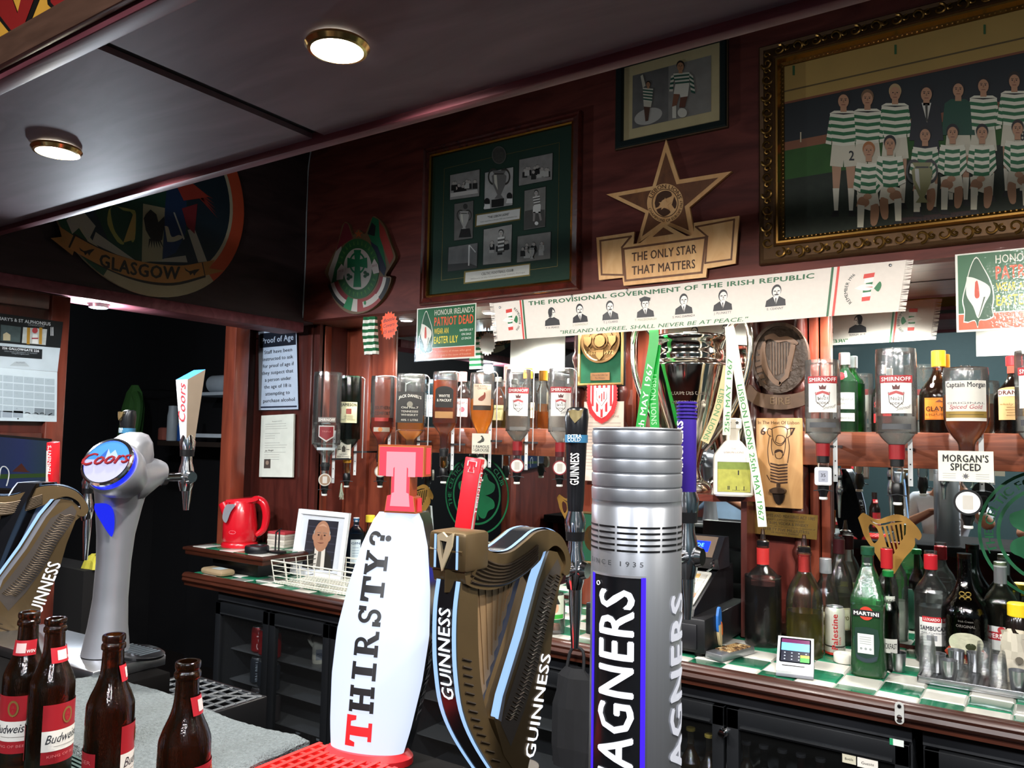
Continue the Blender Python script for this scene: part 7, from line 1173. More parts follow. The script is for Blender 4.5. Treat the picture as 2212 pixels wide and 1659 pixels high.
def scup(label, x, y, z=ZK+.0135, k=1): solo('measure_cup', lathe(MB(), [(0, .001), (.0165*k, 0), (.0175*k, .003), (.0215*k, .052*k), (.0225*k, .053*k), (.0212*k, .0525*k), (.017*k, .006), (0, .005)], STEEL(), 28), label, 'cup', (x, y, z), group='steel measure cups')
for px_, py_, n, up_, lb in ((2004, 1458, 9, False, 'tall leftmost'), (2081, 1476, 2, True, 'short front'), (2157, 1484, 7, False, 'tall right front'), (2128, 1462, 7, False, 'tall middle back')):
    p = PZ(px_, py_, ZK+.0135); pcup('clear plastic shot cup in the %s stack on the tray' % lb, p.x, max(p.y, TY0+.028), n, up_)
for px_, py_, lb in ((2050, 1468, 'steel measure cup at the front left of the tray'), (2026, 1452, 'steel measure cup behind the front left one on the tray'), (2066, 1444, 'steel measure cup at the back of the tray below the dark bottle'), (2183, 1466, 'steel measure cup behind the rightmost one on the tray'), (2200, 1492, 'rightmost steel measure cup at the front edge of the tray'), (2107, 1450, 'steel measure cup at the back between the plastic stacks')): p = PZ(px_, py_, ZK+.0135); scup(lb, p.x, max(p.y, TY0+.03))
p = onc(1939, 1452); scup('steel thimble measure standing alone on the tiles beside the vermouth bottle', p.x, p.y+.012, ZK+.0005, 1.02)
p = PY(1943, 1541, 2.257); t = thing('wall_opener', 'small steel bottle opener screwed to the counter nosing', 'opener', (p.x, 2.257, p.z)); mb = MB(); F = fy(0, 0, 0); prism(mb, rrect(-.0105, -.026, .0105, .028, .0100), .003, mat('#c4c6c4', .4, .25), F, -.001, [circ(0, -.010, .0065, 14, .007)]); obj('plate', mb, t); mb = MB(); lathe(mb, [(0, .004), (.004, .003), (.005, 0), (0, 0)], BLACK(), 12, T=Matrix.Translation((0, -.002, .018)) @ Matrix.Rotation(R(90), 4, 'X')); prism(mb, circ(0, -.017, .006, 12, .004), .004, STEEL(), F, .001); obj('screw', mb, t)
# things in the dark room beyond the opening
SHF = mat('#c2ccd4', .5)
def room_shelf(label, pa, pb, Y, d=.25, th=.02): a, b = PY(*pa, Y), PY(*pb, Y); return solo('wall_shelf', bx(0, b.x-a.x, 0, d, -th, 0, SHF), label, 'shelf', (a.x, Y, (a.z+b.z)/2))
room_shelf('pale upper shelf in the dark room beyond the opening', (405, 848), (500, 846), 3.15); room_shelf('pale lower shelf in the dark room beyond the opening', (405, 937), (500, 937), 3.15, th=.024)
a = PY(340, 952, 3.12); b = PY(500, 952, 3.12); solo('wall_shelf', bx(0, b.x-a.x, 0, .25, -.03, 0, mat('#2a211c', .5)), 'dark wooden shelf holding the spray can in the dark room', 'shelf', (a.x, 3.12, a.z))
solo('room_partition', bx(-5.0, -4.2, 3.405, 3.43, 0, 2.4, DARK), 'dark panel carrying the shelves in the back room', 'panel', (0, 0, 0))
p = PY(456, 843, 3.16); mb = MB(); T = Matrix.Translation((-.02, .10, .058)) @ Matrix.Rotation(R(90), 4, 'Y'); lathe(mb, [(.022, 0), (.056, 0), (.058, .004), (.058, .22), (.056, .224), (.022, .224), (.022, 0)], mat('#b0bac2', .8), 28, T=Matrix.Translation((-.12, .10, .058)) @ Matrix.Rotation(R(90), 4, 'Y')); solo('paper_roll', mb, 'white paper towel roll lying on the upper shelf in the dark room', 'roll', (p.x, 3.16, PY(405, 848, 3.15).z+.001))
zs = a.z+.001
def roomthing(name, lab_, cat, px_, prof, col): p = PY(px_, 940, 3.17); return solo(name, lathe(MB(), prof, mat(col, .4), 24), lab_, cat, (p.x, 3.19, zs))
roomthing('spray_can', 'white spray can on the dark shelf in the back room', 'can', 366, [(0, 0), (.034, 0), (.036, .004), (.036, .17), (.032, .19), (.030, .21), (.030, .235), (0, .24)], '#a8b2b8'); roomthing('cleaner_bottle', 'blue cleaning bottle beside the white spray can in the back room', 'bottle', 388, [(0, 0), (.03, 0), (.034, .006), (.034, .10), (.02, .14), (.014, .16), (.016, .18), (0, .18)], '#2a5aa8'); p = PY(345, 930, 3.17); solo('folded_cloth', box(MB(), (0, 0, .045), (.06, .06, .09), mat('#b86a5a', .8), .015), 'pink folded cloth on the dark shelf in the back room', 'cloth', (p.x, 3.20, zs))
p = PY(312, 840, 3.05); mb = MB(); GJ = mat('#2f5a22', .8, 0, .2, 12); n = 16; prof = [(.03, .0), (.07, -.05), (.10, -.15), (.105, -.30), (.11, -.42), (.095, -.52), (.02, -.53)]
for (r1, z1), (r2, z2) in zip(prof, prof[1:]):
    for i in range(n):
        q = lambda r, z, ii: (r*(1+.18*sin(3*2*pi*ii/n+z*5))*cos(2*pi*ii/n)+z*.10, r*.55*sin(2*pi*ii/n), z); mb.add([q(r1, z1, i), q(r1, z1, i+1), q(r2, z2, i+1), q(r2, z2, i)], [(0, 1, 2, 3)], GJ)
tube(mb, smoothpath([(.05, -.02, -.06), (.11, -.03, -.14), (.10, -.04, -.30), (.06, -.05, -.40)], 4), [.028]*13, GJ, 8); box(mb, (-.02, .22, -.02), (.012, .44, .012), BLACK()); solo('green_jacket', mb, 'green jacket hanging in the dark back room', 'jacket', (p.x, 2.98, p.z+.02))
zc_ = .95; p = PZ(178, 1230, zc_); solo('side_counter', bx(-.45, .05, -.02, .12, -.95, 0, mat('#070505', .9)), 'low dark side counter beyond the opening behind the silver tower', 'counter', (p.x, p.y, zc_))
mb = MB(); n = 20; YC = mat('#b8ae3a', .8, 0, .2, 60)
for k in range(3):
    for i in range(n): q = lambda kk, ii: (((.085, .07, .035, .0)[kk]+.010*sin(ii*1.9+kk))*cos(2*pi*ii/n), ((.05, .042, .02, .0)[kk]+.006*sin(ii*2.3))*sin(2*pi*ii/n), (.0, .032, .055, .058)[kk]+(.006*sin(ii*1.3) if kk else 0)); mb.add([q(k, i), q(k, i+1), q(k+1, i+1), q(k+1, i)], [(0, 1, 2, 3)], YC)
solo('folded_cloth', mb, 'crumpled yellow cloth on the dark side counter behind the left harp tower', 'cloth', (p.x, p.y+.06, zc_+.001))
p = PY(1250, 1375, 2.235); mb = MB(); n = 18; BJ = mat('#131418', .8, 0, .3, 30); pr_ = [(.03, .012, .0), (.055, .022, -.03), (.075, .03, -.12), (.08, .034, -.24), (.07, .028, -.30), (.0, .0, -.305)]
for (a1, b1, z1), (a2, b2, z2) in zip(pr_, pr_[1:]):
    for i in range(n): q = lambda a, b, z, ii: (a*(1+.12*sin(3*ii+z*20))*cos(2*pi*ii/n), b*(1+.25*sin(5*ii+z*9))*sin(2*pi*ii/n), z); mb.add([q(a1, b1, z1, i), q(a1, b1, z1, i+1), q(a2, b2, z2, i+1), q(a2, b2, z2, i)], [(0, 1, 2, 3)], BJ)
tube(mb, smoothpath([(-.03, 0, -.01), (-.02, .012, .05), (.02, .012, .05), (.03, 0, -.01)], 4), .005, BJ, 6); solo('hanging_bag', mb, 'black cloth bag hanging from the counter nosing behind the harp tower', 'bag', (p.x, p.y-.02, ZK-.055))
# ================================================================ the bar in front, its beer towers and bottles
ZB = 1.05
t = thing('bar_counter', 'dark bar counter in the foreground carrying the beer towers', 'counter', (-.65, .75, 0)); B7 = lambda a, b, c, d, e, f, m, mb=None, bev=0: bx(a+.65, b+.65, c-.75, d-.75, e, f, m, mb, bev)
BT = mat('#050404', .8, 0, .3, 20, spec=.1); mb = B7(XL+.012, XR-.01, .42, .952, 1.0, ZB, BT, None, .004); B7(XL+.012, -1.60, .948, 1.06, 1.0, ZB, BT, mb, .004); B7(-1.03, XR-.01, .948, 1.045, 1.0, ZB, BT, mb, .004); obj('top', mb, t); obj('front_panel', B7(XL+.012, XR-.01, .47, .52, 0, 1.0, MAHOG), t); obj('back_shelf', B7(XL+.012, XR-.01, .52, .93, .30, .33, DARK), t); obj('end_panel', B7(XR-.06, XR-.012, .52, .93, 0, 1.0, MAHOG), t); obj('end_panel', B7(XL+.013, XL+.05, .52, .93, 0, 1.0, MAHOG), t)
def loft(mb, rows, m, n=28, cap=True):       # rows: (cx, cy, z, half width x, half width y)
    vs = [(cx+a*cos(2*pi*i/n), cy_+b*sin(2*pi*i/n), z) for cx, cy_, z, a, b in rows for i in range(n)]
    fs = [(r*n+i, r*n+(i+1) % n, (r+1)*n+(i+1) % n, (r+1)*n+i) for r in range(len(rows)-1) for i in range(n)]
    if cap: fs += [tuple(range(n))[::-1], tuple((len(rows)-1)*n+i for i in range(n))]
    return mb.add(vs, fs, m)
CH = CHROME()
def tap(t, y0, y1, z, zb, x=0, dz=0):
    """shank out of the tower, valve, spout and stem of a beer tap, in the tower's own frame"""
    mb = MB(); T = Matrix.Translation((x, y0, z)) @ Matrix.Rotation(R(-90), 4, 'X'); lathe(mb, [(0, 0), (.019, 0), (.019, .012), (.011, .014), (.011, y1-y0), (0, y1-y0)], CH, 18, T=T)
    lathe(mb, [(0, -.034), (.013, -.034), (.017, -.02), (.019, 0), (.017, .02), (.013, .034), (.012, .05), (0, .05)], CH, 20, c=(x, y1, z)); lathe(mb, [(0, 0), (.013, 0), (.016, .008), (.013, .016), (0, .016)], CH, 16, T=Matrix.Translation((x+.01, y1, z)) @ Matrix.Rotation(R(90), 4, 'Y'))
    f = obj('faucet', mb, t); mb = MB(); lathe(mb, [(0, zb-z), (.0065, zb-z), (.0115, (zb-z)*.45), (.012, -.03), (0, -.03)], CH, 16, c=(x, y1+.004, z)); obj('spout', mb, f)
    mb = MB(); lathe(mb, [(0, .048), (.016, .05), (.017, .066), (0, .066)], BLACK(), 18, c=(x, y1, z)); lathe(mb, [(0, .066), (.017, .066), (.019, .085), (.012, .105), (.012, .115), (0, .115)], CH, 18, c=(x, y1, z)); obj('stem', mb, f); return f
# ---- red letter tower
tl = V((-.926, .967, ZB)); rzT = R(18); t = thing('beer_tower', 'tall glowing white beer tower with lettering up its side and a red letter on top', 'beer tap', tuple(tl), rzT); LEAN = .275; WHT_ = emit('#d8e4ff', .255)
WW = [(.0, .120), (.05, .142), (.12, .162), (.19, .168), (.26, .152), (.33, .124), (.372, .094), (.386, .076)]
def wof(z): 
    for (a, b), (c, d) in zip(WW, WW[1:]):
        if z <= c: return b+(d-b)*(z-a)/(c-a)
    return WW[-1][1]
def shell(u, v, w=0):
    k = max(0, 1-(2*u/wof(v))**2); d = .034*(wof(v)/.165)*sqrt(k); return (u, LEAN*v-d-w, v)
shell.curve = .012
mb = MB(); nz_, nu = 28, 18; Z_ = [.386*i/nz_ for i in range(nz_+1)]
vs = []
for z in Z_:
    for j in range(nu+1): vs.append(shell(wof(z)/2*sin(-pi/2+pi*j/nu)*.9999, z))
mb.add(vs, [(i*(nu+1)+j, i*(nu+1)+j+1, (i+1)*(nu+1)+j+1, (i+1)*(nu+1)+j) for i in range(nz_) for j in range(nu)], WHT_); mb.add([shell(wof(.386)/2*sin(-pi/2+pi*j/nu)*.9999, .386) for j in range(nu+1)], [tuple(range(nu+1))], WHT_); obj('light_panel', mb, t)
mb = MB(); vs = []
for z in Z_:
    w = wof(z); vs += [(x, LEAN*z+y, z) for x, y in ((-w/2, 0), (-w/2*.92, .05), (w/2*.92, .05), (w/2, 0))]
n = len(Z_); mb.add(vs, [(i*4+j, i*4+(j+1) % 4, (i+1)*4+(j+1) % 4, (i+1)*4+j) for i in range(n-1) for j in range(4)]+[(0, 1, 2, 3), tuple((n-1)*4+k for k in range(4))], mat('#0d0d10', .2)); text(mb, 'TENNENT\'S', ink('#8a8c92'), lambda u, v, w=0: (wof(v)/2*(1-.08*u/.05)+w, LEAN*v+u, v), (.040, .06), (.040, .22), .026, .0012, .02, up=(-1, 0)); obj('back_shell', mb, t)
mb = MB(); slab(mb, 'HIRSTY?', ink('#0e0f12'), shell, (.016, .076), (.000, .366), .044, .0012, (-1, 0)); slab(mb, 'T', ink('#c41c22'), shell, (.018, .026), (.016, .074), .046, .0012, (-1, 0)); obj('lettering', mb, t)
for (za, ua, ub) in ((.022, -.052, -.046), (.052, -.052, -.046)): pass
obj('base_collar', loft(MB(), [(0, .01, 0, .076, .046), (0, .01, .010, .076, .046), (0, .012, .018, .066, .040)], mat('#c8242a', .3), 28), t)
s = thing; TO = [(-.0445, .118), (.0445, .118), (.0445, .064), (.0225, .064), (.0225, .082), (.0185, .085), (.0185, .030), (.026, .028), (.030, 0), (-.030, 0), (-.026, .028), (-.0185, .030), (-.0185, .085), (-.0225, .082), (-.0225, .064), (-.0445, .064)]
z0 = .387; FT = fy(.010, LEAN*z0-.006, z0); GB = mat('#b0522e', .25, .5); mb = MB(); prism(mb, TO, .030, GB, FT, -.015); mb2 = [(x*.93, .059+(y-.059)*.945) for x, y in TO]; obj('letter_case', mb, t); mb = MB(); flat(mb, [(x*.96, .059+(y-.059)*.965) for x, y in TO], mat('#c89a5a', .3, .6), FT, .0154); flat(mb, mb2, emit('#ff4a5e', .26), FT, .016); inn = [(x*.62, .059+(y-.059)*.80) for x, y in TO]; 
flat(mb, inn, emit('#ffa2b0', .24), FT, .0164); F = fx(.0548, LEAN*z0-.006, z0); flat(mb, rect(-.010, .068, .010, .114), emit('#ff3a4c', .22), F, 0); flat(mb, rect(-.010, .003, .010, .026), emit('#ff3a4c', .22), fx(.0402, LEAN*z0-.006, z0), .0); obj('letter_face', mb, t)
RT = t; f = tap(t, .085, .165, .275, .12, x=.0)
def red_handle(f, ox, oy, oz, ang=-.1, L=.125):
    T = Matrix.Translation((ox, oy, oz)) @ Matrix.Rotation(ang, 4, 'X') @ Matrix.Rotation(.12, 4, 'Y'); mb = box(MB(), (0, 0, L/2), (.030, .022, L), mat('#c81e28', .3), .002, T=T); h = obj('tap_handle', mb, f); mb = MB(); F = lambda u, v, w=0: tuple(T @ V((u, -.0113-w, v))); G = lambda u, v, w=0: tuple(T @ V((.0153+w, u, v)))
    prism(mb, [(x*.20, L-.026+y*.17) for x, y in TO], .0008, ink('#e8a0a4'), F, 0); prism(mb, [(x*.15, L-.025+y*.155) for x, y in TO], .0003, mat('#c81e28', .3), F, .0009); text(mb, "TENNENT'S", ink('#e8d8d8'), G, (.006, .028), (.006, L*.93), .012, .0004, .02, up=(-1, 0)); flat(mb, [(-.010, .0), (.0, .0), (-.004, .03), (.002, .05), (-.006, .06), (-.004, .10), (-.010, .10)], ink('#b9b4b0'), G, .0003); obj('lettering', mb, h); return h
p = PX(1003, 1142, -.86); q = tl; loc_ = Matrix.Rotation(-rzT, 4, 'Z') @ (p-q); red_handle(f, loc_.x, loc_.y, loc_.z, -.06)
mb = MB(); mb = cyl(MB(), .010, -.065, .002, CH, c=(loc_.x, loc_.y, loc_.z), n=16); obj('handle_post', mb, f)
# ---- bronze harp tower
XH = -.665; oh = (-.685, 1.02, ZB); t = thing('beer_tower', 'bronze harp-shaped beer tower with blue-lit edges right of the glowing white tower', 'beer tap', oh); HF_ = fpixx(XH, oh, 720, 860, .4817)
def HF(u, v, w=0): x, y, z = HF_(u, v, w); return (x, y, max(z, .001))
BZ = mat('#59482f', .38, .55, .2, 20); BZD = mat('#3a2f22', .4, .6, .25, 90); BLU = emit('#a4ccff', .26); BLK2 = mat('#0f1013', .25)
neck = sp2([(560, 690), (600, 620), (640, 640), (700, 690), (780, 690), (850, 640), (900, 600), (960, 590), (1010, 620), (1040, 680), (1052, 740), (1040, 790), (1018, 785), (1028, 740), (1018, 690), (985, 660), (950, 680), (900, 740), (830, 800), (760, 838), (690, 858), (620, 850), (580, 832)], 4)
up_edge = sp2([(590, 612), (640, 640), (700, 688), (780, 688), (850, 638), (900, 598), (960, 588), (1010, 618), (1040, 678), (1052, 740)], 4)
mb = MB(); prism(mb, neck, .056, BZ, HF, -.050); obj('neck', mb, t); mb = MB()
def yz(pt): p = HF(pt[0], pt[1], 0); return p[1], p[2]
def ribbon_x(mb, pts, xa, xb, m, off=.0012):      # strip following an edge, spread across x
    P = [yz(p) for p in pts]; n = len(P); N_ = []
    for i in range(n): a, b = P[max(i-1, 0)], P[min(i+1, n-1)]; L = hypot(b[0]-a[0], b[1]-a[1]) or 1; N_.append((-(b[1]-a[1])/L, (b[0]-a[0])/L))
    x0 = XH-oh[0]; vs = [(x0+x, P[i][0]+N_[i][0]*off, P[i][1]+N_[i][1]*off) for i in range(n) for x in (xa, xb)]; return mb.add(vs, [(2*i, 2*i+1, 2*i+3, 2*i+2) for i in range(n-1)], m)
ribbon_x(mb, up_edge, -.040, -.004, BLK2, .0014); obj('neck_cover', mb, t); mb = MB(); ribbon_x(mb, up_edge, -.006, .0, BLU, .0020); ribbon_x(mb, up_edge, -.044, -.038, BLU, .0020); obj('neck_light', mb, t)
mb = MB(); 
for k in range(7): tube(mb, [HF(x, y, .0065) for x, y in sp2([(600, 640+30*k), (640, 700+22*k), (700, 740+16*k), (770, 745+13*k), (850, 700+12*k), (900, 660+10*k)], 3) if y < 858-.0022*(x-700)**2*.4 and y > 640+abs(x-720)*.1], .0022, BZD, 5)
obj('wave_carving', mb, t)
pil_f = sp2([(575, 825), (560, 950), (556, 1100), (562, 1240), (585, 1400), (640, 1540), (740, 1700), (860, 1860)], 4); pil_b = sp2([(930, 1880), (840, 1700), (760, 1580), (700, 1450), (665, 1300), (650, 1100), (648, 858)], 4)
mb = MB(); prism(mb, pil_f+pil_b, .042, BZ, HF, -.042); obj('pillar', mb, t); mb = MB(); [tube(mb, [HF(x+20, y, .001), HF(x+58, y+10, .001)], .0016, BZD, 5) for x, y in pil_f[10:30]]; obj('pillar_carving', mb, t)
mb = MB(); ribbon_x(mb, pil_f, -.036, -.006, BLK2, -.0016); obj('pillar_face', mb, t); mb = MB(); ribbon_x(mb, pil_f, -.0075, -.0005, BLU, -.0022); ribbon_x(mb, pil_f, -.0415, -.0345, BLU, -.0022); obj('pillar_light', mb, t)
P = [yz(p) for p in pil_f][::-1]; L_ = [0]
for a, b in zip(P, P[1:]): L_.append(L_[-1]+hypot(b[0]-a[0], b[1]-a[1]))
def FP(u, v, w=0):
    k = max(0, min(len(P)-2, next((i for i in range(len(P)-1) if L_[i+1] >= u), len(P)-2))); f = (u-L_[k])/max(L_[k+1]-L_[k], 1e-6); y = P[k][0]+(P[k+1][0]-P[k][0])*f; z = P[k][1]+(P[k+1][1]-P[k][1])*f; return (XH-oh[0]-.021-v, y-.0030-w, z)
uz = lambda py: next(L_[i] for i in range(len(P)) if P[i][1] >= yz((560, py))[1]); mb = MB(); text(mb, 'GUINNESS', emit('#e8eef8', .30), FP, (uz(1385), -.011), (uz(965), -.011), .021, .0008, .02); obj('lettering', mb, t)
mb = MB(); zb0, zt0 = yz((575, 835))[1], yz((600, 600))[1]; y0 = yz((575, 830))[0]; x0 = XH-oh[0]; box(mb, (x0-.021, y0+.020, (zb0+zt0)/2+.008), (.066, .055, zt0-zb0-.016), BZ, .006); loft(mb, [(x0-.021, y0+.016, zb0-.012, .022, .026), (x0-.021, y0+.018, zb0+.018, .033, .028)], BZ, 4); o = obj('head_block', mb, t)
mb = MB(); F = fy(x0-.021, y0-.0078, (zb0+zt0)/2+.008); hh = (zt0-zb0)/2-.012; flat(mb, rect(-.018, -hh, .018, hh), BLK2, F, .0006)
for x in (-.021, .017): flat(mb, rect(x, -hh, x+.004, hh), BLU, F, .001)
prism(mb, [(-.013, .022), (-.004, .026), (.004, .020), (.014, .026), (.012, .008), (-.004, -.026), (-.012, .0)], .004, mat('#d8c4a0', .35, .4), F, .001, [[(-.008, .015), (.004, .014), (-.003, -.010)]]); obj('harp_badge', mb, t)
sb_o = [(1040, 770), (1012, 830), (985, 1000), (962, 1200), (925, 1400), (880, 1600), (850, 1740), (930, 1880), (860, 1860), (760, 1600), (716, 1440), (745, 1330), (830, 1060), (900, 800), (955, 680), (1000, 690)]
mb = MB(); prism(mb, sb_o, .046, BZ, HF, -.044); obj('soundboard', mb, t); mb = MB(); prism(mb, [(928, 688), (940, 684), (896, 810), (827, 1066), (744, 1335), (724, 1436), (716, 1425), (735, 1330), (818, 1060), (886, 802)], .010, BLU, HF, -.004); obj('soundboard_light', mb, t)
mb = MB(); flat(mb, [(945, 690), (962, 684), (915, 820), (850, 1070), (768, 1330), (748, 1450), (732, 1440), (750, 1335), (834, 1070), (900, 815)], mat('#9a9ca6', .3, .7), HF, .0022); flat(mb, [(1000, 720), (1015, 760), (1005, 830), (955, 1000), (915, 1180), (850, 1400), (790, 1560), (745, 1460), (770, 1370), (860, 1090), (930, 830)], mat('#4c4540', .4, .5), HF, .0024); WP_ = sp2([(985, 800), (938, 960), (898, 1130), (850, 1290), (790, 1440)], 9); [tube(mb, [HF(x-24, y-8, .0026), HF(x-8, y+3, .0028), HF(x+9, y-9, .0028), HF(x+26, y+2, .0026)], .0013, BZD, 4) for x, y in WP_]
obj('wave_inlay', mb, t)
mb = MB(); text(mb, 'GUINNESS', emit('#f2f4fa', .30), HF, (893, 1612), (968, 1150), 44, .0032, .02, up=(-1, -.15)); obj('lettering', mb, t)
mb = MB(); flat(mb, [(650, 850), (880, 740), (925, 690), (890, 800), (820, 1060), (735, 1330), (716, 1425), (700, 1400)], mat('#5a6070', .35, .5), HF, -.020); obj('inner_panel', mb, t)
for k in range(8):
    xa, xb = 655+28*k, 690+14.5*k; ya = 858-max(0, xa-720)*.95; yb = 1350-(xb-690)*4.6; m_ = MB(); prism(m_, [(xa, ya-14), (xa+27, ya-30), (xb+30, yb-40), (xb+4, yb+8)], .006, mat('#8a6f50', .4, .4, .15), HF, -.019+.0012*k); obj('string', m_, t)
mb = MB(); loft(mb, [(-.0, -.0, 0, .045, .05), (0, 0, .012, .045, .05), (0, .01, .02, .03, .045)], BZD, 24); mb.v = [(v[0], v[1]+yz((850, 1860))[0], v[2]) for v in mb.v]; obj('base', mb, t)
hp = PX(1243, 1105, -.70)-V(oh); vz = PX(1240, 1230, -.70)-V(oh); f = tap(t, vz.y-.06, hp.y, vz.z, (PX(1240, 1400, -.70)-V(oh)).z, x=hp.x)
zt_ = (PX(1245, 880, -.70)-V(oh)).z; Lh = zt_-hp.z; mb = MB(); loft(mb, [(hp.x, hp.y, hp.z-.002, .013, .013), (hp.x, hp.y, hp.z+.02, .015, .015), (hp.x, hp.y, hp.z+Lh*.72, .0195, .018), (hp.x, hp.y, hp.z+Lh*.90, .0215, .021), (hp.x, hp.y+.003, hp.z+Lh*.985, .019, .016), (hp.x, hp.y+.004, hp.z+Lh, .014, .011)], BLK2, 22); h = obj('tap_handle', mb, f)
a0 = R(25); cyl_F = lambda r: fcyl(r, a0, hp.z, hp.x, hp.y); mb = MB(); text(mb, 'GUINNESS', ink('#e8e8e4'), cyl_F(.0185), (.006, Lh*.26), (.006, Lh*.56), .015, .0012, .02, up=(-1, 0)); patch(mb, -.05, Lh*.66, .05, Lh*.735, mat('#2a5a7a', .35), cyl_F(.0195), .0010, 16); text(mb, 'EXTRA', ink('#c8d8e0'), cyl_F(.0195), (-.014, Lh*.70), (.010, Lh*.705), .007, .0018, .015); text(mb, 'COLD', ink('#c8d8e0'), cyl_F(.0195), (-.014, Lh*.667), (.008, Lh*.672), .007, .0018, .015)
prism(mb, [(-.012, Lh*.96), (-.004, Lh*.975), (.004, Lh*.962), (.012, Lh*.98), (.008, Lh*.90), (-.001, Lh*.845), (-.008, Lh*.90)], .005, mat('#d8c08a', .25, .9), cyl_F(.021), -.001); obj('emblem_and_lettering', mb, h)
harp = t; d = ray(193, 1062); k = d.x/d.y; r3 = R(-25); sx_, sy_, _ = HF(1052, 740, 0); X2 = k*(1.0+sx_*sin(r3)+sy_*cos(r3))-(sx_*cos(r3)-sy_*sin(r3))
dup(harp, (X2, 1.0, ZB), r3, 'bronze harp-shaped beer tower at the far left end of the bar')
# ---- silver cylinder tower
tl = (-.470, 1.0, ZB); t = thing('beer_tower', 'silver cylinder beer tower with a black lettered panel at the right of the bar', 'beer tap', tl); SV = mat('#9da0a6', .34, .85, .06, 300, st=(1, 1, .02)); SV2 = mat('#b9bbc0', .3, .8, .05); rM = .0605; zt_ = (PY(1378, 925, 1.0)-V(tl)).z
pr = [(0, 0), (rM*.98, 0), (rM*.98, .01), (rM, .012), (rM, zt_-.105)]; z = zt_-.105
pr += [(rM*.99, z+.001), (rM*.99, z+.008), (rM*1.0, z+.009)]; z += .009
for i in range(5): pr += [(rM*1.0, z), (rM*1.01, z+.014), (rM*1.0, z+.016), (rM*.98, z+.0165), (rM*.98, z+.0185)]; z += .019
pr += [(rM*1.0, z), (rM*1.0, zt_-.002), (rM*.97, zt_), (0, zt_+.002)]
obj('column', lathe(MB(), pr, SV, 56), t); FM = fcyl(rM); mb = MB(); 
for i in range(5):
    for k in range(-6, 7): patch(mb, -.0+.030*k+.0015, zt_-.160+.0075*i, .030*k+.0285, zt_-.1575+.0075*i, BLACK(), FM, .0005, 8)
obj('vent_slots', mb, t); mb = MB(); text(mb, 'SINCE 1935', ink('#3a3c40'), FM, (-.050, zt_-.178), (.036, zt_-.178), .0065, .0006, 0, sp=1.6); zp = zt_-.192
obj('lettering', mb, t); mb = MB(); patch(mb, -.034, .004, .034, zp, BLK2, FM, .0025, 16, 1); [patch(mb, a, .004, a+.0, zp, BLK2, FM, .0, 1) for a in ()]; obj('black_panel', mb, t); PUR = emit('#3a1ee0', .40); mb = MB(); [patch(mb, a, .004, a+.006, zp+.001, PUR, FM, .0030, 3) for a in (-.039, .033)]; patch(mb, -.039, zp, .039, zp+.003, mat('#c9cbd0', .3, .8), FM, .0030, 16); obj('panel_light', mb, t)
zS = (PY(1340, 1275, .94)-V(tl)).z; mb = MB(); text(mb, 'MAGNERS', emit('#f4f6ff', .30), FM, (.024, zS-.262), (.024, zS), .048, .0040, .024, up=(-1, 0)); prism(mb, ringseg(-.024, zS+.006, .0022, .003, 0, 360, 16), .001, ink('#e8e8f0'), FM, .004); obj('panel_lettering', mb, t)
mb = MB(); text(mb, 'MAGNERS', emit('#d8dae4', .20), fcyl(rM, R(88)), (.018, zS-.27), (.018, zS-.008), .036, .0012, .035, up=(-1, 0)); obj('side_lettering', mb, t)
hp = PX(1483, 1082, -.465)-V(tl); vz = PX(1483, 1200, -.465)-V(tl); f = tap(t, .055, hp.y, vz.z, (PX(1478, 1340, -.465)-V(tl)).z, x=hp.x); zt2 = (PX(1484, 868, -.465)-V(tl)).z; Lh = zt2-hp.z; PU = mat('#2a1a6a', .3, 0, .06); rr = .0148; q = [(0, -.003), (rr*.9, -.003), (rr, 0), (rr, Lh*.82)]
for i in range(5): z = Lh*(.82+.036*i); q += [(rr*.88, z), (rr*.88, z+Lh*.010), (rr*1.06, z+Lh*.014), (rr*1.06, z+Lh*.032)]
q += [(rr*.95, Lh), (0, Lh)]; h = obj('tap_handle', lathe(MB(), q, PU, 28, c=tuple(hp)), f); mb = MB(); text(mb, 'MAGNERS', ink('#f0f0f4'), fcyl(rr, R(-8), hp.z, hp.x, hp.y), (.002, Lh*.28), (.002, Lh*.80), .013, .0006, .03, up=(-1, 0)); obj('lettering', mb, h)
# ---- rounded silver tower with the lit disc
tl = V((-1.757, 1.0, ZB+.0265)); t = thing('beer_tower', 'rounded silver beer tower with a lit round badge and a blue panel', 'beer tap', tuple(tl)); SC_ = mat('#9fa1a8', .36, .75, .12, 12); cz = .0265
rows = [(0, 0, 0, .050, .050), (0, 0, .006, .049, .049), (0, .002, .06, .042, .041), (0, .005, .12, .037, .036), (0, .008, .20, .036, .036), (0, .010, .26, .038, .040), (0, .014, .32, .042, .050), (0, .018, .37, .047, .060), (0, .020, .41, .050, .064), (0, .026, .44, .050, .060), (0, .034, .468, .044, .048), (0, .042, .486, .030, .030), (0, .045, .492, .012, .012)]
rows = [tuple(a+(b-a)*k/3 for a, b in zip(r, s)) for r, s in zip(rows, rows[1:]) for k in range(3)]+[rows[-1]]
mb = MB(); loft(mb, rows, SC_, 32); tube(mb, smoothpath([(0, .025, .385), (0, .06, .392), (0, .10, .398), (0, .118, .398)], 4), [.062, .061, .059, .056, .052, .047, .042, .037, .033, .030, .027, .025, .024], SC_, 20); obj('body', mb, t)
pD = PY(232, 998, .93)-tl; nD = V((.42, -.78, .47)).normalized(); uD = V((0, 0, 1)).cross(nD).normalized(); vD = nD.cross(uD); TD = Matrix((( uD.x, vD.x, nD.x, pD.x), (uD.y, vD.y, nD.y, pD.y), (uD.z, vD.z, nD.z, pD.z), (0, 0, 0, 1)))
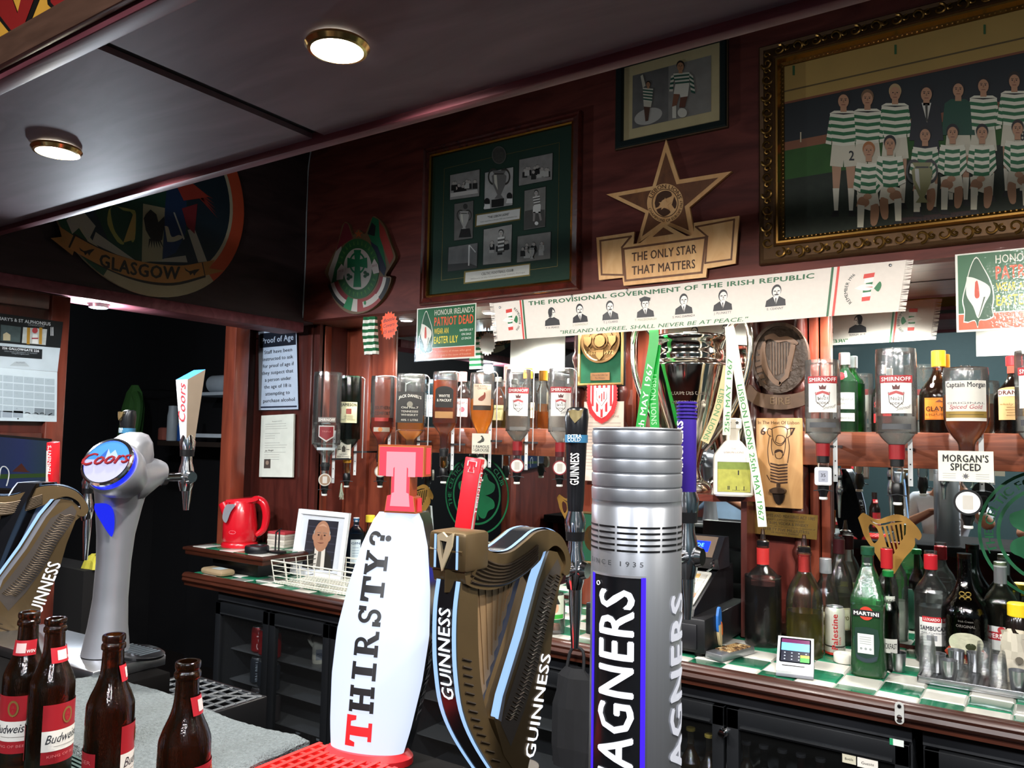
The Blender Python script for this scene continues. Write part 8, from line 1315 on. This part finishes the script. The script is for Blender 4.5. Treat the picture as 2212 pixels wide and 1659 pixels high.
obj('badge_housing', lathe(MB(), [(0, -.10), (.040, -.10), (.058, -.055), (.060, -.026), (.056, -.020), (0, -.020)], SC_, 36, T=TD), t); obj('badge_glow', lathe(MB(), [(0, -.021), (.0535, -.021), (.0545, -.004), (0, -.004)], emit('#1020ff', .55), 36, T=TD), t)
mb = MB(); lathe(mb, [(.049, -.004), (.0555, -.004), (.0555, .002), (.052, .005), (.049, .004)], CH, 40, T=TD); obj('badge_ring', mb, t); mb = MB(); FD = lambda u, v, w=0: tuple(TD @ V((u, v, w))); flat(mb, circ(0, 0, .0495, 36), emit('#c3c4f6', .26), FD, .002); flat(mb, [(x, y) for x, y in circ(0, 0, .049, 24, None, R(5), R(175))], emit('#4a9af0', .26), FD, .0025)
flat(mb, [(-.022, .006), (-.006, .030), (.002, .018), (.010, .028), (.026, .006)], emit('#b8cdf6', .24), FD, .003); flat(mb, [(-.022, .006), (-.006, .030), (-.006, .006)], emit('#2a68c8', .24), FD, .0034); text(mb, 'Coors', mat('#7a0f18', .3), FD, (-.0525, -.013), (.0525, -.003), .030, .004, .06, .35, d=.002); text(mb, 'Coors', emit('#d2222c', .10), FD, (-.052, -.012), (.052, -.002), .028, .0066, .03, .35, d=.002); obj('badge_face', mb, t)
mb = MB(); FB = lambda u, v, w=0: (.044*sin(.75)+.030*u*cos(.75)*30+.004, -.040*cos(.75)+.03*u*sin(.75)*30, v) ; G = lambda u, v, w=0: tuple(V((.022, -.022, v))+V((.80, .60, 0))*u+V((.60, -.80, 0))*(w+.006+.20*max(0, v-.26))); flat(mb, sp2([(-.020, .335), (.004, .335), (.018, .322), (.020, .290), (.014, .262), (.004, .272), (-.012, .300), (-.022, .322), (-.020, .335)], 3), emit('#1a26d8', .30), G, .002); obj('blue_panel', mb, t)
hp = PX(405, 962, -1.757)-tl; vz = PX(403, 1030, -1.757)-tl; f = tap(t, .112, hp.y, vz.z, (PX(400, 1102, -1.757)-tl).z, x=0, dz=0); zt2 = (PX(415, 820, -1.757)-tl).z; Lh = zt2-hp.z; mb = MB(); h0 = hp.z; W_ = lambda k: (.011+.013*k)
vs = [(sx*W_(k), hp.y+sy*W_(k)*1.0, h0+Lh*k+(0 if k < 1 else (.026 if sy > 0 else -.002))) for k in (0, 1) for sx, sy in ((-1, -1), (1, -1), (1, 1), (-1, 1))]; mb.add(vs, [(3, 2, 1, 0), (0, 1, 5, 4), (2, 3, 7, 6), (3, 0, 4, 7)], mat('#cfd2d8', .35)); mb.add(vs, [(1, 2, 6, 5)], mat('#8f8070', .4, .3)); mb.add(vs, [(4, 5, 6, 7)], mat('#2a72c8', .4)); h = obj('tap_handle', mb, f); mb = MB(); text(mb, 'Coors', ink('#c03a42'), lambda u, v, w=0: (u, hp.y-W_((v-h0)/Lh)-w, v), (.010, h0+Lh*.36), (.016, h0+Lh*.94), .030, .0008, .01, .35, up=(-1, 0)); obj('lettering', mb, h)
# ---- second white tower, turned away, at the far left
r2 = R(-66); c = dup(RT, (PY(-30, 1300, .97).x, .97, ZB), r2, 'white beer tower with a red tap handle, mostly beyond the left edge')
for o in list(c.children):
    if o.name.startswith('letter_'): bpy.data.objects.remove(o)
d = ray(117, 985); k = d.x/d.y; hy = loc_.x*sin(r2)+loc_.y*cos(r2); hx = loc_.x*cos(r2)-loc_.y*sin(r2); qx, qy = k*1.22-c.location.x-hx, 1.22-c.location.y-hy; sv = V((qx*cos(r2)+qy*sin(r2), -qx*sin(r2)+qy*cos(r2), 0))
for o in c.children:
    if o.name.startswith('faucet'): o.location = sv
obj('shank', tube(MB(), [(0, .05, .275), (sv.x, .10+sv.y, .275)], .011, CH, 12), c)
# ---- tray, mats, towel
t = thing('drip_tray', 'steel drip tray under the rounded silver tower on the bar', 'tray', (-1.90, .985, ZB+.0005), .05); mb = box(MB(), (0, 0, .012), (.50, .17, .024), STEEL(), .003); obj('tray', mb, t); mb = MB(); lathe(mb, [(0, .0245), (.075, .0245), (.078, .030), (.070, .034), (0, .034)], BLACK(), 32, c=(.20, .045, 0), sx=1, sy=.6); [box(mb, (.15+.014*i, .045, .0345), (.005, .05, .002), mat('#4a5258', .4), .0) for i in range(8)]; obj('oval_grille', mb, t)
mb = bx(-1.70, -.80, .50, .715, ZB, ZB+.006, mat('#0d1f18', .7)); RB = mat('#16302a', .7)
for i in range(26): bx(-1.69, -.81, .505+.008*i, .509+.008*i, ZB+.006, ZB+.0085, RB, mb)
solo('rubber_mat', mb, 'dark green ribbed rubber mat under the beer bottles', 'mat')
TWL = mat('#5a6163', .95, 0, .45, 160, .9, bsc=260); mb = MB(); nx, ny = 70, 30; rnd = random.Random(8); vs = []
for j in range(ny+1):
    for i in range(nx+1):
        u, v = i/nx, j/ny; x = -1.66+.635*u+.012*sin(v*5); y = .70+.245*v+.006*sin(u*7); z = ZB+.0075+.009+.003*sin(u*9+v*4)+.0025*sin(v*11+u*3)+rnd.uniform(-.0008, .0008)+(.012*max(0, u-.93)/.07*sin(pi*v) if u > .93 else 0); e = min(u, 1-u, v*.6, (1-v)*.6); z -= .010*max(0, 1-e/.02); vs.append((x, y, z))
fs = [(j*(nx+1)+i, j*(nx+1)+i+1, (j+1)*(nx+1)+i+1, (j+1)*(nx+1)+i) for j in range(ny) for i in range(nx)]; mb.add(vs, fs, TWL); k = len(vs); edge = [i for i in range(nx+1)]+[j*(nx+1)+nx for j in range(1, ny+1)]+[ny*(nx+1)+i for i in range(nx-1, -1, -1)]+[j*(nx+1) for j in range(ny-1, 0, -1)]
lo = [(vs[i][0], vs[i][1], ZB+.0015) for i in edge]; n = len(edge); mb.add([vs[i] for i in edge]+lo, [(i, (i+1) % n, n+(i+1) % n, n+i) for i in range(n)], TWL); solo('bar_towel', mb, 'grey terry bar towel spread on the bar behind the beer bottles', 'towel')
mb = bx(-1.02, -.80, .76, .955, ZB, ZB+.006, mat('#a81c1c', .45)); RM = mat('#d42a26', .4)
for i in range(12): bx(-1.018+.0185*i, -1.010+.0185*i, .762, .953, ZB+.006, ZB+.013, RM, mb)
for j in range(10): bx(-1.018, -.802, .764+.020*j, .770+.020*j, ZB+.006, ZB+.012, RM, mb)
solo('glass_mat', mb, 'red lattice plastic mat on the bar left of the glowing white tower', 'mat')
p = PZ(405, 1497, .855); t = thing('plastic_crate', 'black plastic crate with a lattice rim below the bar behind the towel', 'crate', (p.x, p.y, .60)); mb = MB(); [box(mb, c, s_, BLACK(), .004) for c, s_ in (((0, -.12, .125), (.36, .012, .25)), ((0, .12, .125), (.36, .012, .25)), ((-.175, 0, .125), (.012, .24, .25)), ((.175, 0, .125), (.012, .24, .25)), ((0, 0, .01), (.36, .24, .02)))]; obj('walls', mb, t); mb = MB(); GR_ = mat('#3a3e42', .4)
for a in range(-3, 4): tube(mb, [(-.17+.0*a, .035*a, .247), (.17, .035*a, .247)], .004, GR_, 5)
for a in range(-4, 5): tube(mb, [(.04*a, -.115, .248), (.04*a, .115, .248)], .004, GR_, 5)
for a in (-1, 1): tube(mb, [(-.17, -.115*a, .249), (.17, .115*a, .249)], .004, GR_, 5)
obj('lattice', mb, t); t2 = thing('floor_stand', 'low dark stand holding the black crate', 'stand', (p.x, p.y, 0)); obj('stand_body', bx(-.16, .16, -.11, .11, 0, .5995, BLACK()), t2)
# ---- beer bottles
BG = glass('#7c3f12', .30, .8, .04, .012)
def beer(label, loc, off, back=None):
    t = thing('beer_bottle', label, 'bottle', loc, face_cam(loc)+off, 'empty brown beer bottles on the bar'); p = [(.0295, .0), (.0310, .004), (.0310, .120), (.0285, .143), (.0195, .165), (.0150, .182), (.0138, .205), (.0138, .210), (.0156, .2115), (.0156, .217), (.0140, .219), (.0140, .2215), (.0150, .223), (.0150, .229), (.0130, .2305)]
    q = [(0, 0)]+[(a.x, a.y) for a in smoothpath([(x, z, 0) for x, z in p], 3)]+[(.0105, .2300), (.0105, .205), (.012, .185), (.017, .163), (.026, .143), (.0285, .120), (.0285, .008), (0, .008)]
    obj('glass_body', lathe(MB(), q, BG, 36), t); RL = mat('#8e1a22', .4, 0, .1); F = fcyl(.0320); mb = MB(); patch(mb, -.034, .028, .034, .112, RL, F, 0, 16); patch(mb, -.034, .046, .034, .075, mat('#cfccc4', .5), F, .0004, 16); text(mb, 'Budweiser', ink('#22242c'), F, (-.029, .057), (.029, .060), .013, .0009, .0, .35); patch(mb, -.018, .052, .02, .0528, ink('#8a8680'), F, .0009, 6); flat(mb, circ(0, .094, .008, 16, .012), mat('#8a6a3a', .4, .4), F, .0006); flat(mb, circ(0, .094, .005, 12, .009), RL, F, .0009); text(mb, 'KING OF BEERS', ink('#c86a6a'), F, (-.026, .037), (.026, .037), .004, .0006); obj('label', mb, t)
    mb = MB(); patch(mb, -.036, .030, .036, .080, mat('#7e161e', .4), fcyl(.0320, R(178)), 0, 16); text(mb, 'BUDWEISER', ink('#b05a5a'), fcyl(.0320, R(178)), (-.03, .066), (.03, .066), .005, .0006); obj('back_label', mb, t)
    mb = MB(); F = fcyl(.0162); FN = lambda u, v, w=0: fcyl(.0192-.0043*(v-.165)/.028)(u, v, w); patch(mb, -.016, .168, .020, .190, mat('#a8202a', .4), FN, .0010, 10, 2); patch(mb, -.008, .172, .006, .186, mat('#d8b8b4', .5), FN, .0014, 4); text(mb, 'WIN', ink('#e8d8d4'), FN, (.007, .172), (.018, .172), .005, .0014, .02); obj('neck_label', mb, t); return t
for px_, py_, off, lb in ((64, 1322, -.45, 'leftmost brown beer bottle with its red and white label facing out'), (121, 1336, .75, 'second brown beer bottle from the left, label turned to the right'), (247, 1371, 1.55, 'third brown beer bottle, red back label on its left side'), (407, 1429, 1.30, 'rightmost brown beer bottle, standing in front of the grey towel')):
    p = PZ(px_, py_, ZB+.0085+.23); beer(lb, (p.x, p.y, ZB+.009), off)
# ================================================================ people at the bar, seen only in the mirrors
def skin(name, chains, m, parent=None, lev=2):
    """limbs grown as one surface round a tree of joints: chains of (point, radius), each starting on an earlier point"""
    vs, es, rs, key = [], [], [], {}
    for ch in chains:
        prev = None
        for p, r in ch:
            k = tuple(round(c, 4) for c in p)
            if k not in key: key[k] = len(vs); vs.append(p); rs.append(r)
            if prev is not None and prev != key[k]: es.append((prev, key[k]))
            prev = key[k]
    me = bpy.data.meshes.new(name); me.from_pydata(vs, es, []); o = bpy.data.objects.new(name, me); COL.objects.link(o); o.modifiers.new('skin', 'SKIN')
    for i, r in enumerate(rs): d = me.skin_vertices[0].data[i]; d.radius = r if isinstance(r, tuple) else (r, r); d.use_root = (i == 0)
    sb = o.modifiers.new('sub', 'SUBSURF'); sb.levels = sb.render_levels = lev; o.modifiers['skin'].use_smooth_shade = True
    bpy.context.view_layer.update(); m2 = bpy.data.meshes.new_from_object(o.evaluated_get(bpy.context.evaluated_depsgraph_get())); bpy.data.objects.remove(o); m2.materials.clear(); m2.materials.append(m)
    m2.polygons.foreach_set('use_smooth', [True]*len(m2.polygons)); o = bpy.data.objects.new(name, m2); COL.objects.link(o)
    if parent: o.parent = parent
    return o
def person(label, loc, rz, shirt, trousers, hair, arms, seat=.72):
    """seated figure facing +y; arms = (elbow, wrist) for the left and the right side"""
    t = thing('person', label, 'person', loc, rz); SKN = mat('#b57f62', .5, 0, .12, 30); h = seat; sh = h+.50; hd = h+.74
    body = [[((0, 0, h+.06), .11), ((0, .01, h+.28), .115), ((0, 0, sh-.06), .12), ((0, .01, sh+.06), .052), ((0, .02, hd-.08), .055), ((0, .03, hd), (.078, .092)), ((0, .028, hd+.085), (.062, .075))], [((0, .03, hd), (.078, .092)), ((0, .125, hd-.015), .016)]]
    dress = [[((0, 0, h+.02), .135), ((0, .01, h+.26), .135), ((0, 0, sh-.05), .135), ((0, .005, sh+.025), .075)]]
    legs = [[((0, 0, h+.05), .13), ((0, 0, h+.02), .13)]]
    for s, (el, wr) in zip((-1, 1), arms):
        S = (s*.175, 0, sh-.03); el = (s*el[0], el[1], h+el[2]); wr = (s*wr[0], wr[1], h+wr[2]); W_, E_ = V(wr), V(el); d = (W_-E_).normalized(); side = d.cross(V((0, 0, 1))); side = (side.normalized() if side.length > .1 else V((1, 0, 0)))*-s; pm = W_+d*.055; body += [[((0, 0, sh-.06), .12), (S, .055), (tuple((V(S)+E_)/2), .048), (el, .042), (tuple((E_+W_)/2), .038), (wr, .028), (tuple(pm), (.034, .022))]]
        for k, L in enumerate((.062, .072, .066, .050)): a = W_+d*.085+side*(.030-.020*k); body.append([(tuple(pm), (.034, .022)), (tuple(a), .0095), (tuple(a+d*L*.55+V((0, 0, -.008))), .0088), (tuple(a+d*L+V((0, 0, -.022))), .0075)])
        a = W_+d*.03+side*.040; body.append([(wr, .028), (tuple(a), .011), (tuple(a+d*.035+side*.012), .009)])
        dress.append([((0, 0, sh-.05), .135), (S, .075), (tuple((V(S)+E_)/2), .066), (tuple(V(S).lerp(E_, .92)), .058)])
        kn, an = (s*.11, .42, h+.02), (s*.12, .40, .30); body.append([((0, 0, h+.06), .11), ((s*.10, .05, h+.04), .085), (kn, .058), (an, .042), ((s*.12, .50, .27), .032)]); legs.append([((0, 0, h+.02), .13), ((s*.10, .05, h+.03), .098), (kn, .074), ((s*.12, .405, .36), .058)])
    obj_ = skin('body', body, SKN, t); skin('shirt', dress, mat(shirt, .8), t); skin('trousers', legs, mat(trousers, .8), t)
    mb = MB(); lathe(mb, [(0, .165), (.05, .158), (.088, .12), (.098, .06), (.096, .0), (.086, -.04), (.075, -.05)], mat(hair, .8), 24, c=(0, .012, hd), sy=1.12); vs = [v for v in mb.v]; mb.v = [(x, y-(.030 if y > .04 and z < hd+.09 else 0), z) for x, y, z in vs]; obj('hair', mb, t)
    for s in (-1, 1): e = lathe(MB(), [(0, -.011), (.009, -.006), (.011, 0), (.009, .006), (0, .011)], ink('#e8e4de'), 12, c=(s*.034, .112, hd+.018)); lathe(e, [(0, -.004), (.005, 0), (0, .004)], ink('#2a2018'), 10, c=(s*.034, .121, hd+.018)); obj('eye', e, t); obj('ear', lathe(MB(), [(0, -.03), (.014, -.018), (.018, .005), (.012, .026), (0, .03)], SKN, 12, c=(s*.088, .025, hd+.01), sx=.5), t)
    obj('mouth', flat(MB(), sp2([(-.024, 0), (0, .006), (.024, 0), (0, -.007), (-.024, 0)], 3), ink('#8a4a42'), lambda u, v, w=0: (u, .118-abs(u)*.4, hd-.055+v)), t)
    st = thing('bar_stool', 'round bar stool under the %s' % ' '.join(label.split(',')[0].split()[:7]), 'stool', (loc[0], loc[1], 0), rz); cyl(MB_ := MB(), .17, h-.115, h-.075, mat('#3a1a16', .5), bev=.01); obj('seat', MB_, st)
    for k in range(4): c_, s_ = cos(pi/4+pi/2*k), sin(pi/4+pi/2*k); obj('leg', tube(MB(), [(c_*.12, s_*.12, h-.115), (c_*.19, s_*.19, 0)], .014, BLACK(), 10), st)
    obj('foot_ring', tube(MB(), [(.165*cos(2*pi*i/20), .165*sin(2*pi*i/20), .25) for i in range(20)], .008, STEEL(), 6, closed=True), st)
person('person in a pale blue shirt, arms on the bar, mirrored above the till', (-2.0, -.10, 0), 0, '#9fbfe2', '#22242c', '#3a3028', (((.27, .16, .34), (.12, .34, .44)), ((.27, .16, .34), (.12, .34, .44))))
person('person in a white shirt, one hand raised to the face, mirrored at the right', (-.62, -.42, 0), .1, '#d8dde6', '#1c1c22', '#2a221c', (((.30, .16, .26), (.06, .30, .40)), ((.30, .20, .34), (.10, .16, .62))))
person('person in a dark top seated at the right, seen in the mirror', (.12, -.75, 0), .1, '#1c2a26', '#1a1a1e', '#7a7268', (((.30, .16, .26), (.08, .32, .34)), ((.30, .16, .26), (.08, .32, .34))))
